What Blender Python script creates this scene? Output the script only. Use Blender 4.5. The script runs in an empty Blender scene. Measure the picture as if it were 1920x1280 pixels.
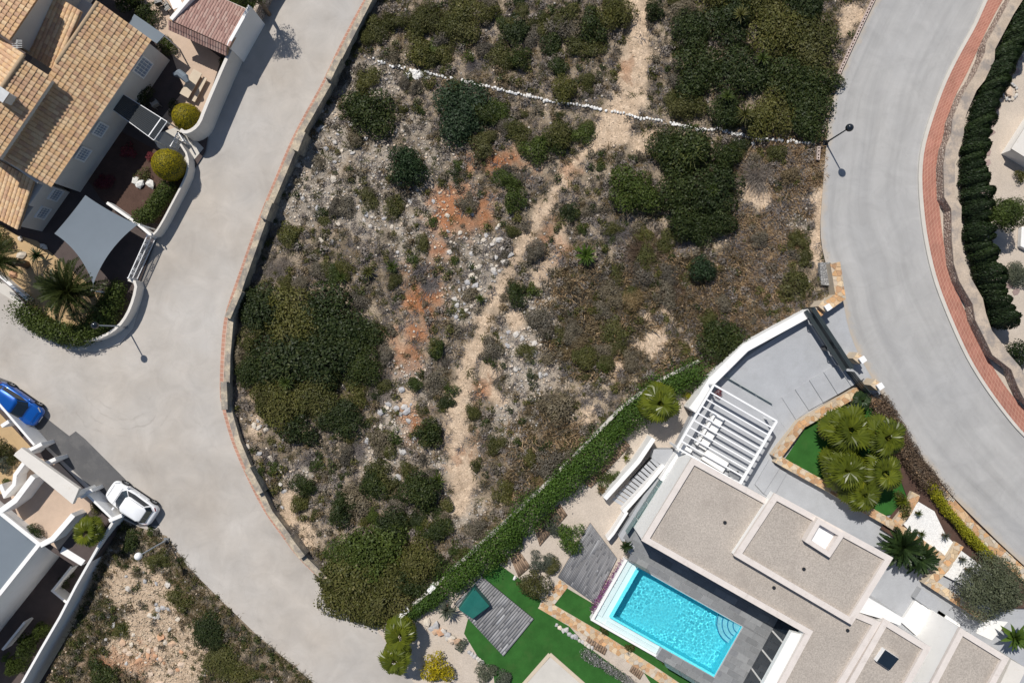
import bpy, bmesh, math, random
import numpy as np
from mathutils import Vector, Matrix
random.seed(7)
RNG = np.random.default_rng(11)
SC = bpy.context.scene
COL = SC.collection

# ---------------------------------------------------------------- camera, sky, sun, exposure
CAM_H = 55.0            # metres above the left road
PPM = 24.0              # photo pixels per metre at z = 0
cam_d = bpy.data.cameras.new('camera'); cam = bpy.data.objects.new('camera', cam_d); COL.objects.link(cam)
cam.location = (0, 0, CAM_H); cam.rotation_euler = (0, 0, 0)
cam_d.sensor_width = 36; cam_d.lens = 18 * CAM_H / (960 / PPM); cam_d.clip_end = 2000; cam_d.clip_start = 0.5
SC.camera = cam
SUN_EL = math.radians(55.5); SH = Vector((0.476, -0.879)).normalized()   # shadow direction on the ground
world = bpy.data.worlds.new('World'); SC.world = world; world.use_nodes = True
wn = world.node_tree; bg = wn.nodes['Background']
sky = wn.nodes.new('ShaderNodeTexSky'); sky.sky_type = 'NISHITA'; sky.sun_disc = False
sky.sun_elevation = SUN_EL; sky.sun_rotation = math.atan2(-SH.x, -SH.y); sky.air_density = 1.0; sky.dust_density = 0.6
wn.links.new(sky.outputs[0], bg.inputs[0]); bg.inputs[1].default_value = 0.075
sun_d = bpy.data.lights.new('sun', 'SUN'); sun_d.energy = 4.3; sun_d.angle = math.radians(0.53); sun_d.color = (1.0, 0.955, 0.89)
sun = bpy.data.objects.new('sun', sun_d); COL.objects.link(sun)
sun.location = (-30, 50, 70)
sun.rotation_euler = Vector((SH.x * math.cos(SUN_EL), SH.y * math.cos(SUN_EL), -math.sin(SUN_EL))).to_track_quat('-Z', 'Y').to_euler()
SC.view_settings.view_transform = 'Standard'; SC.view_settings.look = 'None'
SC.view_settings.exposure = 0.0; SC.view_settings.gamma = 1.0; SC.view_settings.use_curve_mapping = False
SC.cycles.max_bounces = 8; SC.cycles.transparent_max_bounces = 12

# ---------------------------------------------------------------- helpers
def at(px, py, z=0.0):
    f = (CAM_H - z) / CAM_H / PPM
    return Vector(((px - 960) * f, (640 - py) * f, z))
def ats(pts, z=0.0): return [at(p[0], p[1], p[2] if len(p) > 2 else z) for p in pts]
def px_of(v):
    f = (CAM_H - v[2]) / CAM_H / PPM
    return (960 + v[0] / f, 640 - v[1] / f)
def wpos(o):
    p = Vector((0, 0, 0))
    while o is not None: p = p + o.location; o = o.parent
    return p
def tag(o, label=None, cat=None, group=None, kind=None):
    if label: o['label'] = label
    if cat: o['category'] = cat
    if group: o['group'] = group
    if kind: o['kind'] = kind
    return o
def thing(name, label, cat, loc=(0, 0, 0), group=None):
    o = bpy.data.objects.new(name, None); COL.objects.link(o); o.location = loc
    o.empty_display_size = 0.2
    return tag(o, label, cat, group)
def mesh(name, V, F, mats=None, smooth=False):
    me = bpy.data.meshes.new(name)
    me.from_pydata([tuple(v) for v in V], [], [tuple(f) for f in F]); me.update()
    if mats is not None:
        for m in (mats if isinstance(mats, (list, tuple)) else [mats]): me.materials.append(m)
    if smooth:
        for p in me.polygons: p.use_smooth = True
    return me
def fixn(me):
    bm = bmesh.new(); bm.from_mesh(me); bmesh.ops.recalc_face_normals(bm, faces=bm.faces); bm.to_mesh(me); bm.free()
    return me
def link(name, me, parent=None, loc=(0, 0, 0)):
    o = bpy.data.objects.new(name, me); COL.objects.link(o); o.location = loc
    if parent is not None: o.parent = parent
    return o
def obj(name, V, F, mat, parent=None, smooth=False, bevel=0, fix=True, origin=None):
    """world-space geometry -> one mesh object, origin at its parent's base (or its own base)"""
    V = [Vector(v) for v in V]
    if parent is not None: o0 = wpos(parent); loc = (0, 0, 0)
    else:
        xs = [v.x for v in V]; ys = [v.y for v in V]; zs = [v.z for v in V]
        o0 = Vector(((min(xs) + max(xs)) / 2, (min(ys) + max(ys)) / 2, min(zs))); loc = o0
        if origin is not None: o0 = Vector(origin); loc = o0
    me = mesh(name, [v - o0 for v in V], F, mat, smooth)
    if fix: fixn(me)
    o = link(name, me, parent, loc)
    if bevel:
        b = o.modifiers.new('bevel', 'BEVEL'); b.width = bevel; b.segments = 2; b.limit_method = 'ANGLE'
    return o
class MB:
    def __init__(s): s.V = []; s.F = []
    def add(s, V, F):
        n = len(s.V); s.V += [Vector(v) for v in V]; s.F += [tuple(i + n for i in f) for f in F]; return s
    def box(s, c, sx, sy, sz, rz=0.0):      # c = centre of the base
        c = Vector(c); ca, sa = math.cos(rz), math.sin(rz); V = []
        for z in (0, sz):
            for x, y in ((-1, -1), (1, -1), (1, 1), (-1, 1)):
                X, Y = x * sx / 2, y * sy / 2
                V.append((c.x + X * ca - Y * sa, c.y + X * sa + Y * ca, c.z + z))
        return s.add(V, [(3, 2, 1, 0), (4, 5, 6, 7), (0, 1, 5, 4), (1, 2, 6, 5), (2, 3, 7, 6), (3, 0, 4, 7)])
    def bar(s, a, b, w, h=None):            # rectangular bar between two points
        a = Vector(a); b = Vector(b); h = h or w; d = (b - a).normalized()
        up = Vector((0, 0, 1)) if abs(d.z) < 0.95 else Vector((1, 0, 0))
        x = d.cross(up).normalized(); y = x.cross(d).normalized(); V = []
        for p in (a, b):
            for i, j in ((-1, -1), (1, -1), (1, 1), (-1, 1)): V.append(p + x * (i * w / 2) + y * (j * h / 2))
        return s.add(V, [(3, 2, 1, 0), (4, 5, 6, 7), (0, 1, 5, 4), (1, 2, 6, 5), (2, 3, 7, 6), (3, 0, 4, 7)])
    def tube(s, pts, r, n=8, cap=True):
        pts = [Vector(p) for p in pts]; rs = r if isinstance(r, (list, tuple)) else [r] * len(pts); V = []; F = []
        for i, p in enumerate(pts):
            d = (pts[min(i + 1, len(pts) - 1)] - pts[max(i - 1, 0)]).normalized()
            up = Vector((0, 0, 1)) if abs(d.z) < 0.9 else Vector((1, 0, 0))
            x = d.cross(up).normalized(); y = x.cross(d).normalized()
            for k in range(n):
                a = 2 * math.pi * k / n; V.append(p + (x * math.cos(a) + y * math.sin(a)) * rs[i])
        for i in range(len(pts) - 1):
            for k in range(n): F.append((i * n + k, i * n + (k + 1) % n, (i + 1) * n + (k + 1) % n, (i + 1) * n + k))
        if cap: F.append(tuple(range(n - 1, -1, -1))); F.append(tuple((len(pts) - 1) * n + k for k in range(n)))
        return s.add(V, F)
    def prism(s, P, z0, z1):
        n = len(P); V = [(p[0], p[1], z0) for p in P] + [(p[0], p[1], z1) for p in P]
        F = [tuple(range(n - 1, -1, -1)), tuple(range(n, 2 * n))] + [(i, (i + 1) % n, (i + 1) % n + n, i + n) for i in range(n)]
        return s.add(V, F)
    def sphere(s, c, r, nu=14, nv=9, sz=1.0):
        c = Vector(c); V = [c + Vector((0, 0, r * sz))]; F = []
        for j in range(1, nv):
            t = math.pi * j / nv
            for i in range(nu):
                a = 2 * math.pi * i / nu; V.append(c + Vector((r * math.sin(t) * math.cos(a), r * math.sin(t) * math.sin(a), r * sz * math.cos(t))))
        V.append(c - Vector((0, 0, r * sz)))
        for i in range(nu): F.append((0, 1 + i, 1 + (i + 1) % nu))
        for j in range(nv - 2):
            for i in range(nu): F.append((1 + j * nu + i, 1 + (j + 1) * nu + i, 1 + (j + 1) * nu + (i + 1) % nu, 1 + j * nu + (i + 1) % nu))
        L = len(V) - 1
        for i in range(nu): F.append((L, 1 + (nv - 2) * nu + (i + 1) % nu, 1 + (nv - 2) * nu + i))
        return s.add(V, F)
    def build(s, name, mat, parent=None, smooth=False, bevel=0, fix=True): return obj(name, s.V, s.F, mat, parent, smooth, bevel, fix)
def prism(name, P, z0, z1, mat, parent=None, bevel=0): return MB().prism(P, z0, z1).build(name, mat, parent, bevel=bevel)
def sheet(name, pts, z, mat, parent=None, kind=None):
    W = ats(pts, z); o = obj(name, W, [tuple(range(len(W)))], mat, parent, fix=False)
    if o.data.polygons[0].normal.z < 0: o.data.flip_normals()
    if kind: o['kind'] = kind
    return o
def offset_path(pts, half):
    pts = [Vector((p[0], p[1])) for p in pts]; A = []; B = []
    for i, p in enumerate(pts):
        d0 = (p - pts[i - 1]).normalized() if i else None
        d1 = (pts[i + 1] - p).normalized() if i < len(pts) - 1 else None
        if d0 is None: d0 = d1
        if d1 is None: d1 = d0
        t = (d0 + d1); t = t.normalized() if t.length > 1e-6 else d1
        n = Vector((-t.y, t.x)); c = max(0.45, n.dot(Vector((-d1.y, d1.x))))
        A.append(p + n * (half / c)); B.append(p - n * (half / c))
    return A, B
def wallpath(name, pts, width, z0, z1, mat, parent=None, bevel=0.02):
    """wall along world points, flat top at z1 (z1 may be a list)"""
    A, B = offset_path(pts, width / 2); n = len(A); Z1 = z1 if isinstance(z1, (list, tuple)) else [z1] * n
    V = []
    for i in range(n): V += [(A[i].x, A[i].y, z0), (B[i].x, B[i].y, z0), (B[i].x, B[i].y, Z1[i]), (A[i].x, A[i].y, Z1[i])]
    F = [(0, 1, 2, 3), tuple((n - 1) * 4 + k for k in (3, 2, 1, 0))]
    for i in range(n - 1):
        for k in range(4): F.append((i * 4 + k, i * 4 + (k + 1) % 4, (i + 1) * 4 + (k + 1) % 4, (i + 1) * 4 + k))
    return obj(name, V, F, mat, parent, bevel=bevel)
def clip(poly, p, n):
    """keep the part of a convex 2-D polygon on the side (q-p).n <= 0"""
    out = []
    for i in range(len(poly)):
        a = poly[i]; b = poly[(i + 1) % len(poly)]; da = (a - p).dot(n); db = (b - p).dot(n)
        if da <= 0: out.append(a)
        if (da < 0 < db) or (db < 0 < da): out.append(a + (b - a) * (da / (da - db)))
    return out
def area(P): return 0.5 * sum(P[i].x * P[(i + 1) % len(P)].y - P[(i + 1) % len(P)].x * P[i].y for i in range(len(P)))
def inpoly(x, y, P):
    c = False
    for i in range(len(P)):
        x1, y1 = P[i][0], P[i][1]; x2, y2 = P[i - 1][0], P[i - 1][1]
        if (y1 > y) != (y2 > y) and x < (x2 - x1) * (y - y1) / (y2 - y1) + x1: c = not c
    return c
def resample(pts, d):
    pts = [Vector(p) for p in pts]; out = [pts[0].copy()]; acc = 0.0
    for a, b in zip(pts, pts[1:]):
        L = (b - a).length; t = d - acc
        while t <= L: out.append(a + (b - a) * (t / L)); t += d
        acc = L - (t - d)
    return out
def smoothpath(pts, it=2):
    for _ in range(it):
        q = [pts[0]]
        for a, b in zip(pts, pts[1:]): q += [tuple(0.75 * u + 0.25 * v for u, v in zip(a, b)), tuple(0.25 * u + 0.75 * v for u, v in zip(a, b))]
        pts = q + [pts[-1]]
    return pts

# ---------------------------------------------------------------- materials
def nodes(name):
    m = bpy.data.materials.new(name); m.use_nodes = True; nt = m.node_tree
    return m, nt, nt.nodes['Principled BSDF']
def N(nt, t, **k):
    n = nt.nodes.new(t)
    for a, b in k.items(): setattr(n, a, b)
    return n
def ramp(nt, fac, stops):
    r = N(nt, 'ShaderNodeValToRGB'); cr = r.color_ramp
    while len(cr.elements) < len(stops): cr.elements.new(0.5)
    for e, (p, c) in zip(cr.elements, stops): e.position = p; e.color = (*c, 1)
    nt.links.new(fac, r.inputs[0]); return r.outputs[0]
def mixc(nt, fac, a, b, mode='MIX'):
    n = N(nt, 'ShaderNodeMix', data_type='RGBA', blend_type=mode)
    for s, v in ((n.inputs[0], fac), (n.inputs[6], a), (n.inputs[7], b)):
        if hasattr(v, 'node'): nt.links.new(v, s)
        elif isinstance(v, (int, float)): s.default_value = v
        else: s.default_value = (*v, 1)
    return n.outputs[2]
def noise(nt, scale, detail=4, rough=0.6, vec=None, dist=0.0):
    n = N(nt, 'ShaderNodeTexNoise'); n.inputs['Scale'].default_value = scale; n.inputs['Detail'].default_value = detail
    n.inputs['Roughness'].default_value = rough; n.inputs['Distortion'].default_value = dist
    nt.links.new(vec if vec is not None else pos(nt), n.inputs['Vector']); return n.outputs['Fac']
def pos(nt):
    for n in nt.nodes:
        if n.type == 'NEW_GEOMETRY': return n.outputs['Position']
    return N(nt, 'ShaderNodeNewGeometry').outputs['Position']
def scaled(nt, vec, s):
    n = N(nt, 'ShaderNodeVectorMath', operation='MULTIPLY'); nt.links.new(vec, n.inputs[0]); n.inputs[1].default_value = s; return n.outputs[0]
def bump(nt, bsdf, h, strength, dist=0.02):
    b = N(nt, 'ShaderNodeBump'); b.inputs['Strength'].default_value = strength; b.inputs['Distance'].default_value = dist
    nt.links.new(h, b.inputs['Height']); nt.links.new(b.outputs[0], bsdf.inputs['Normal'])
def sc3(c, k): return tuple(min(1, x * k) for x in c)
def plain(name, c, rough=0.8, var=0.12, scale=3.0, fine=0.08, fscale=40.0, bmp=0.15, spec=0.3, metal=0.0, coat=0.0, dirt=None):
    m, nt, b = nodes(name)
    col = ramp(nt, noise(nt, scale, 5), [(0.25, sc3(c, 1 - var)), (0.75, sc3(c, 1 + var))])
    col = mixc(nt, 1.0, col, ramp(nt, noise(nt, fscale, 2), [(0.2, (1 - fine,) * 3), (0.8, (1 + fine,) * 3)]), 'MULTIPLY')
    if dirt: col = mixc(nt, ramp(nt, noise(nt, dirt[1], 6, 0.7), [(dirt[2], (0, 0, 0)), (dirt[2] + 0.16, (dirt[3],) * 3)]), col, dirt[0])
    nt.links.new(col, b.inputs['Base Color']); b.inputs['Roughness'].default_value = rough
    b.inputs['Specular IOR Level'].default_value = spec; b.inputs['Metallic'].default_value = metal
    if coat: b.inputs['Coat Weight'].default_value = coat; b.inputs['Coat Roughness'].default_value = 0.03
    if bmp: bump(nt, b, noise(nt, fscale * 0.7, 3), bmp)
    return m
def attr_mat(name, rough=0.85, fine=0.18, fscale=30.0, bmp=0.3, spec=0.25):
    """base colour from the mesh's own colour attribute"""
    m, nt, b = nodes(name); a = N(nt, 'ShaderNodeAttribute', attribute_name='Col')
    col = mixc(nt, 1.0, a.outputs['Color'], ramp(nt, noise(nt, fscale, 3), [(0.2, (1 - fine,) * 3), (0.8, (1 + fine,) * 3)]), 'MULTIPLY')
    nt.links.new(col, b.inputs['Base Color']); b.inputs['Roughness'].default_value = rough; b.inputs['Specular IOR Level'].default_value = spec
    if bmp: bump(nt, b, noise(nt, fscale, 3), bmp, 0.03)
    return m
def leaf_mat(name, c1, c2, c3=None, trans=0.25, rough=0.55, patchy=False):
    m, nt, b = nodes(name); a = N(nt, 'ShaderNodeAttribute', attribute_name='Col')
    sep = N(nt, 'ShaderNodeSeparateColor'); nt.links.new(a.outputs['Color'], sep.inputs[0])
    oi = N(nt, 'ShaderNodeObjectInfo')
    col = ramp(nt, sep.outputs[0], [(0.0, c1), (0.7, c2), (1.0, c3 or c2)])
    col = mixc(nt, 1.0, col, ramp(nt, oi.outputs['Random'], [(0.0, (0.8, 0.8, 0.85)), (0.5, (1, 1, 1)), (1.0, (1.22, 1.15, 1.0))]), 'MULTIPLY')
    col = mixc(nt, 1.0, col, ramp(nt, noise(nt, 1.1, 3), [(0.3, (0.78, 0.8, 0.8)), (0.7, (1.2, 1.18, 1.1))]), 'MULTIPLY')
    if patchy: col = mixc(nt, ramp(nt, noise(nt, 0.42, 4, .65), [(0.48, (0, 0, 0)), (0.70, (.4,) * 3)]), col, sc3((c3 or c2), 0.95))
    nt.links.new(col, b.inputs['Base Color']); b.inputs['Roughness'].default_value = rough; b.inputs['Specular IOR Level'].default_value = 0.25
    t = N(nt, 'ShaderNodeBsdfTranslucent'); nt.links.new(col, t.inputs[0]); mx = N(nt, 'ShaderNodeMixShader'); mx.inputs[0].default_value = trans
    out = [n for n in nt.nodes if n.type == 'OUTPUT_MATERIAL'][0]
    nt.links.new(b.outputs[0], mx.inputs[1]); nt.links.new(t.outputs[0], mx.inputs[2]); nt.links.new(mx.outputs[0], out.inputs[0])
    return m
def glass_mat(name, tint, mixf=0.12, rough=0.02):
    m, nt, b = nodes(name); out = [n for n in nt.nodes if n.type == 'OUTPUT_MATERIAL'][0]
    tr = N(nt, 'ShaderNodeBsdfTransparent'); tr.inputs[0].default_value = (*tint, 1)
    b.inputs['Base Color'].default_value = (*sc3(tint, 0.8), 1); b.inputs['Roughness'].default_value = rough
    fr = N(nt, 'ShaderNodeFresnel'); fr.inputs[0].default_value = 1.45
    ad = N(nt, 'ShaderNodeMath', operation='ADD'); nt.links.new(fr.outputs[0], ad.inputs[0]); ad.inputs[1].default_value = mixf; ad.use_clamp = True
    mx = N(nt, 'ShaderNodeMixShader'); nt.links.new(ad.outputs[0], mx.inputs[0]); nt.links.new(tr.outputs[0], mx.inputs[1]); nt.links.new(b.outputs[0], mx.inputs[2])
    nt.links.new(mx.outputs[0], out.inputs[0]); return m
def set_col(me, cols):
    """cols: (n,3) per-vertex colours"""
    a = me.color_attributes.new('Col', 'FLOAT_COLOR', 'POINT'); c = np.ones((len(me.vertices), 4), np.float32); c[:, :3] = cols
    a.data.foreach_set('color', c.ravel())
def flat_col(me, c): set_col(me, np.tile(np.array(c, np.float32), (len(me.vertices), 1)))
def np_mesh(name, V, F, mat, cols=None, smooth=False):
    """fast mesh from numpy arrays, F (n,3) or (n,4)"""
    me = bpy.data.meshes.new(name); V = np.asarray(V, np.float32); F = np.asarray(F, np.int32); k = F.shape[1]
    me.vertices.add(len(V)); me.vertices.foreach_set('co', V.ravel())
    me.loops.add(F.size); me.loops.foreach_set('vertex_index', F.ravel())
    me.polygons.add(len(F)); me.polygons.foreach_set('loop_start', np.arange(0, F.size, k, dtype=np.int32))
    me.update(calc_edges=True); me.validate()
    if mat is not None: me.materials.append(mat)
    if cols is not None: set_col(me, cols)
    if smooth: me.polygons.foreach_set('use_smooth', np.ones(len(F), bool))
    return me

M = {}
M['white'] = plain('white_render', (0.80, 0.79, 0.77), 0.85, 0.03, 1.2, 0.03, 30, 0.08, dirt=((0.62, 0.58, 0.52), 1.7, 0.56, 0.35))
M['cream'] = plain('cream_render', (0.66, 0.625, 0.575), 0.9, 0.06, 1.0, 0.05, 30, 0.1, dirt=((0.5, 0.45, 0.38), 2.0, 0.55, 0.5))
M['whitepaint'] = plain('white_paint', (0.82, 0.82, 0.82), 0.45, 0.02, 2, 0.02, 30, 0.0)
M['concrete'] = plain('grey_concrete', (0.385, 0.395, 0.412), 0.8, 0.09, 0.7, 0.08, 14, 0.08, dirt=((0.32, 0.325, 0.335), 1.1, 0.52, 0.45))
M['paleconc'] = plain('pale_concrete', (0.55, 0.52, 0.47), 0.9, 0.08, 1.0, 0.08, 30, 0.1)
M['roofgravel'] = plain('roof_gravel', (0.40, 0.355, 0.31), 0.95, 0.09, 0.35, 0.34, 11, 0.6, dirt=((0.31, 0.27, 0.235), 0.5, 0.52, 0.5))
M['gravel'] = plain('cream_gravel', (0.50, 0.43, 0.36), 0.95, 0.10, 0.8, 0.22, 16, 0.5)
M['whitegravel'] = plain('white_gravel', (0.74, 0.73, 0.71), 0.95, 0.05, 1.0, 0.25, 14, 0.5)
M['sand'] = plain('ochre_sand', (0.47, 0.33, 0.18), 0.95, 0.10, 1.0, 0.12, 30, 0.3)
M['bark_mulch'] = plain('red_brown_mulch', (0.085, 0.050, 0.038), 0.95, 0.2, 2.0, 0.4, 25, 0.6)  # colour lowered to stand in for a longer house shadow over the bed
M['darkpave'] = plain('dark_paving', (0.085, 0.065, 0.06), 0.85, 0.15, 1.5, 0.15, 20, 0.2)
M['tanpave'] = plain('tan_paving', (0.50, 0.38, 0.29), 0.85, 0.08, 1.5, 0.08, 20, 0.15)
M['blackmetal'] = plain('black_metal', (0.02, 0.022, 0.025), 0.4, 0.1, 3, 0.05, 30, 0, spec=0.5)
M['darkgate'] = plain('dark_green_grey_metal', (0.035, 0.045, 0.048), 0.35, 0.1, 2, 0.05, 30, 0, spec=0.5)
M['greymetal'] = plain('galvanised_metal', (0.35, 0.36, 0.37), 0.4, 0.1, 3, 0.05, 30, 0, spec=0.5, metal=0.6)
M['limestone'] = plain('weathered_limestone_cap', (0.48, 0.405, 0.30), 0.95, 0.25, 1.3, 0.3, 6, 0.6, dirt=((0.22, 0.20, 0.18), 1.1, 0.43, 0.9))
M['rubble'] = None
M['turf'] = plain('artificial_turf', (0.030, 0.108, 0.021), 0.95, 0.26, 0.8, 0.3, 40, 0.6, spec=0.15, dirt=((0.055, 0.115, 0.03), 0.6, 0.52, 0.6))
M['tyre'] = plain('tyre_rubber', (0.015, 0.015, 0.016), 0.8, 0.1, 5, 0.1, 40, 0.1)
M['carglass'] = plain('car_glass', (0.012, 0.02, 0.03), 0.06, 0.1, 3, 0, 30, 0, spec=0.7, coat=0.6)
M['bark'] = plain('bark', (0.16, 0.12, 0.085), 0.95, 0.25, 3, 0.25, 20, 0.5)
M['trunk'] = plain('palm_trunk', (0.17, 0.12, 0.08), 0.95, 0.25, 6, 0.25, 25, 0.6)
M['bluecanvas'] = plain('grey_shade_cloth', (0.165, 0.195, 0.225), 0.9, 0.05, 0.7, 0.03, 50, 0.08)
M['rockm'] = attr_mat('limestone_rock', 0.95, 0.22, 6.0, 0.5)
M['tile'] = attr_mat('terracotta_tile', 0.9, 0.16, 9.0, 0.15)
M['flag'] = attr_mat('flagstone', 0.85, 0.14, 7.0, 0.25)
M['mortar'] = plain('sandy_mortar', (0.56, 0.47, 0.36), 0.95, 0.08, 2, 0.1, 25, 0.2)
M['slab'] = attr_mat('slate_grey_slab', 0.6, 0.12, 5.0, 0.1, 0.4)

def brick_mat(name, c1, c2, mortar, scale, w, h, msize, off=0.0):
    m, nt, b = nodes(name); uv = N(nt, 'ShaderNodeUVMap'); t = N(nt, 'ShaderNodeTexBrick')
    t.offset = off; t.inputs['Scale'].default_value = scale; t.inputs['Brick Width'].default_value = w; t.inputs['Row Height'].default_value = h
    t.inputs['Mortar Size'].default_value = msize; t.inputs['Color1'].default_value = (*c1, 1); t.inputs['Color2'].default_value = (*c2, 1); t.inputs['Mortar'].default_value = (*mortar, 1)
    nt.links.new(uv.outputs[0], t.inputs[0])
    col = mixc(nt, 1.0, t.outputs['Color'], ramp(nt, noise(nt, 0.9, 5), [(0.25, (0.82, 0.82, 0.82)), (0.75, (1.14, 1.12, 1.1))]), 'MULTIPLY')
    nt.links.new(col, b.inputs['Base Color']); b.inputs['Roughness'].default_value = 0.9
    bump(nt, b, t.outputs['Fac'], 0.4, 0.01); return m
M['redtile'] = brick_mat('red_pavement_tile', (0.335, 0.145, 0.105), (0.395, 0.18, 0.135), (0.52, 0.30, 0.22), 1.0, 0.33, 0.33, 0.016)
M['redstrip'] = brick_mat('red_kerb_tile', (0.40, 0.21, 0.15), (0.46, 0.26, 0.19), (0.54, 0.43, 0.36), 1.0, 0.30, 0.34, 0.02)

def rubble_mat(name, stops, scale, joint):
    m, nt, b = nodes(name); v = N(nt, 'ShaderNodeTexVoronoi'); v.inputs['Scale'].default_value = scale
    e = N(nt, 'ShaderNodeTexVoronoi', feature='DISTANCE_TO_EDGE'); e.inputs['Scale'].default_value = scale
    for n in (v, e): nt.links.new(pos(nt), n.inputs['Vector'])
    sep = N(nt, 'ShaderNodeSeparateColor'); nt.links.new(v.outputs['Color'], sep.inputs[0])
    col = ramp(nt, sep.outputs[0], stops); f = ramp(nt, e.outputs['Distance'], [(0.03, (1, 1, 1)), (0.10, (0, 0, 0))])
    nt.links.new(mixc(nt, f, col, joint), b.inputs['Base Color']); b.inputs['Roughness'].default_value = 0.95
    bump(nt, b, e.outputs['Distance'], 0.9, 0.12); return m
M['rubble'] = rubble_mat('rubble_stone_face', [(0, (0.30, 0.235, 0.19)), (0.5, (0.42, 0.34, 0.275)), (1, (0.50, 0.43, 0.36))], 4.2, (0.16, 0.12, 0.10))
M['greyrubble'] = rubble_mat('grey_rubble_face', [(0, (0.22, 0.22, 0.22)), (1, (0.38, 0.37, 0.36))], 5.0, (0.12, 0.12, 0.12))

def wood_mat(name, c1, c2, c3, along=14.0):
    m, nt, b = nodes(name); a = N(nt, 'ShaderNodeAttribute', attribute_name='Col'); sep = N(nt, 'ShaderNodeSeparateColor'); nt.links.new(a.outputs['Color'], sep.inputs[0])
    col = ramp(nt, sep.outputs[0], [(0, c1), (0.6, c2), (1, c3)])
    col = mixc(nt, 1.0, col, ramp(nt, noise(nt, along, 4), [(0.2, (0.85,) * 3), (0.8, (1.15,) * 3)]), 'MULTIPLY')
    nt.links.new(col, b.inputs['Base Color']); b.inputs['Roughness'].default_value = 0.8; return m
M['deckgrey'] = wood_mat('weathered_grey_decking', (0.19, 0.188, 0.192), (0.265, 0.262, 0.268), (0.40, 0.40, 0.41))
M['deckbrown'] = wood_mat('brown_decking', (0.20, 0.135, 0.09), (0.28, 0.19, 0.125), (0.34, 0.24, 0.17))

L = {}
L['dark'] = leaf_mat('dark_evergreen_leaf', (0.016, 0.028, 0.008), (0.042, 0.060, 0.016), (0.105, 0.118, 0.040), 0.2)
L['deep'] = leaf_mat('deep_green_leaf', (0.020, 0.038, 0.017), (0.040, 0.070, 0.030), (0.075, 0.11, 0.055))
L['olive'] = leaf_mat('olive_green_leaf', (0.048, 0.054, 0.014), (0.098, 0.102, 0.027), (0.20, 0.180, 0.075), patchy=True)
L['mid'] = leaf_mat('mid_green_leaf', (0.036, 0.056, 0.012), (0.074, 0.105, 0.021), (0.135, 0.165, 0.05))
L['bright'] = leaf_mat('bright_green_leaf', (0.045, 0.095, 0.018), (0.10, 0.165, 0.026), (0.20, 0.26, 0.06), 0.3)
L['yellow'] = leaf_mat('yellow_green_leaf', (0.16, 0.17, 0.012), (0.30, 0.30, 0.018), (0.42, 0.38, 0.04), 0.3)
L['topiary'] = leaf_mat('golden_topiary_leaf', (0.24, 0.195, 0.006), (0.43, 0.35, 0.010), (0.55, 0.44, 0.02), 0.25)
L['grey'] = leaf_mat('grey_green_leaf', (0.07, 0.085, 0.06), (0.12, 0.135, 0.10), (0.19, 0.20, 0.16))
L['scrub'] = leaf_mat('grey_brown_scrub', (0.085, 0.072, 0.052), (0.15, 0.13, 0.098), (0.24, 0.215, 0.175), 0.1)
L['brown'] = leaf_mat('brown_scrub', (0.11, 0.080, 0.042), (0.195, 0.145, 0.080), (0.29, 0.22, 0.13), 0.1)
L['mauve'] = leaf_mat('mauve_dead_scrub', (0.15, 0.13, 0.125), (0.235, 0.21, 0.205), (0.34, 0.31, 0.305), 0.1)
L['hedge'] = leaf_mat('hedge_leaf', (0.034, 0.070, 0.012), (0.075, 0.142, 0.022), (0.18, 0.26, 0.055), 0.28)
L['red'] = leaf_mat('dark_red_leaf', (0.11, 0.018, 0.03), (0.20, 0.04, 0.055), (0.30, 0.09, 0.09))
L['cypress'] = leaf_mat('cypress_leaf', (0.010, 0.020, 0.006), (0.022, 0.040, 0.012), (0.045, 0.065, 0.022), 0.1)
L['palm'] = leaf_mat('fan_palm_leaf', (0.046, 0.066, 0.008), (0.125, 0.150, 0.014), (0.29, 0.28, 0.04), 0.28, 0.32)
L['phoenix'] = leaf_mat('feather_palm_leaf', (0.026, 0.036, 0.010), (0.050, 0.066, 0.018), (0.10, 0.11, 0.04), 0.2, 0.45)
L['cycas'] = leaf_mat('cycas_leaf', (0.012, 0.026, 0.009), (0.030, 0.055, 0.017), (0.06, 0.09, 0.03), 0.15, 0.4)
L['purple'] = leaf_mat('purple_flower', (0.16, 0.04, 0.14), (0.28, 0.08, 0.25), (0.5, 0.35, 0.55))
L['whiteflower'] = leaf_mat('pale_flower', (0.05, 0.09, 0.03), (0.34, 0.32, 0.36), (0.85, 0.80, 0.88))

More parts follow.
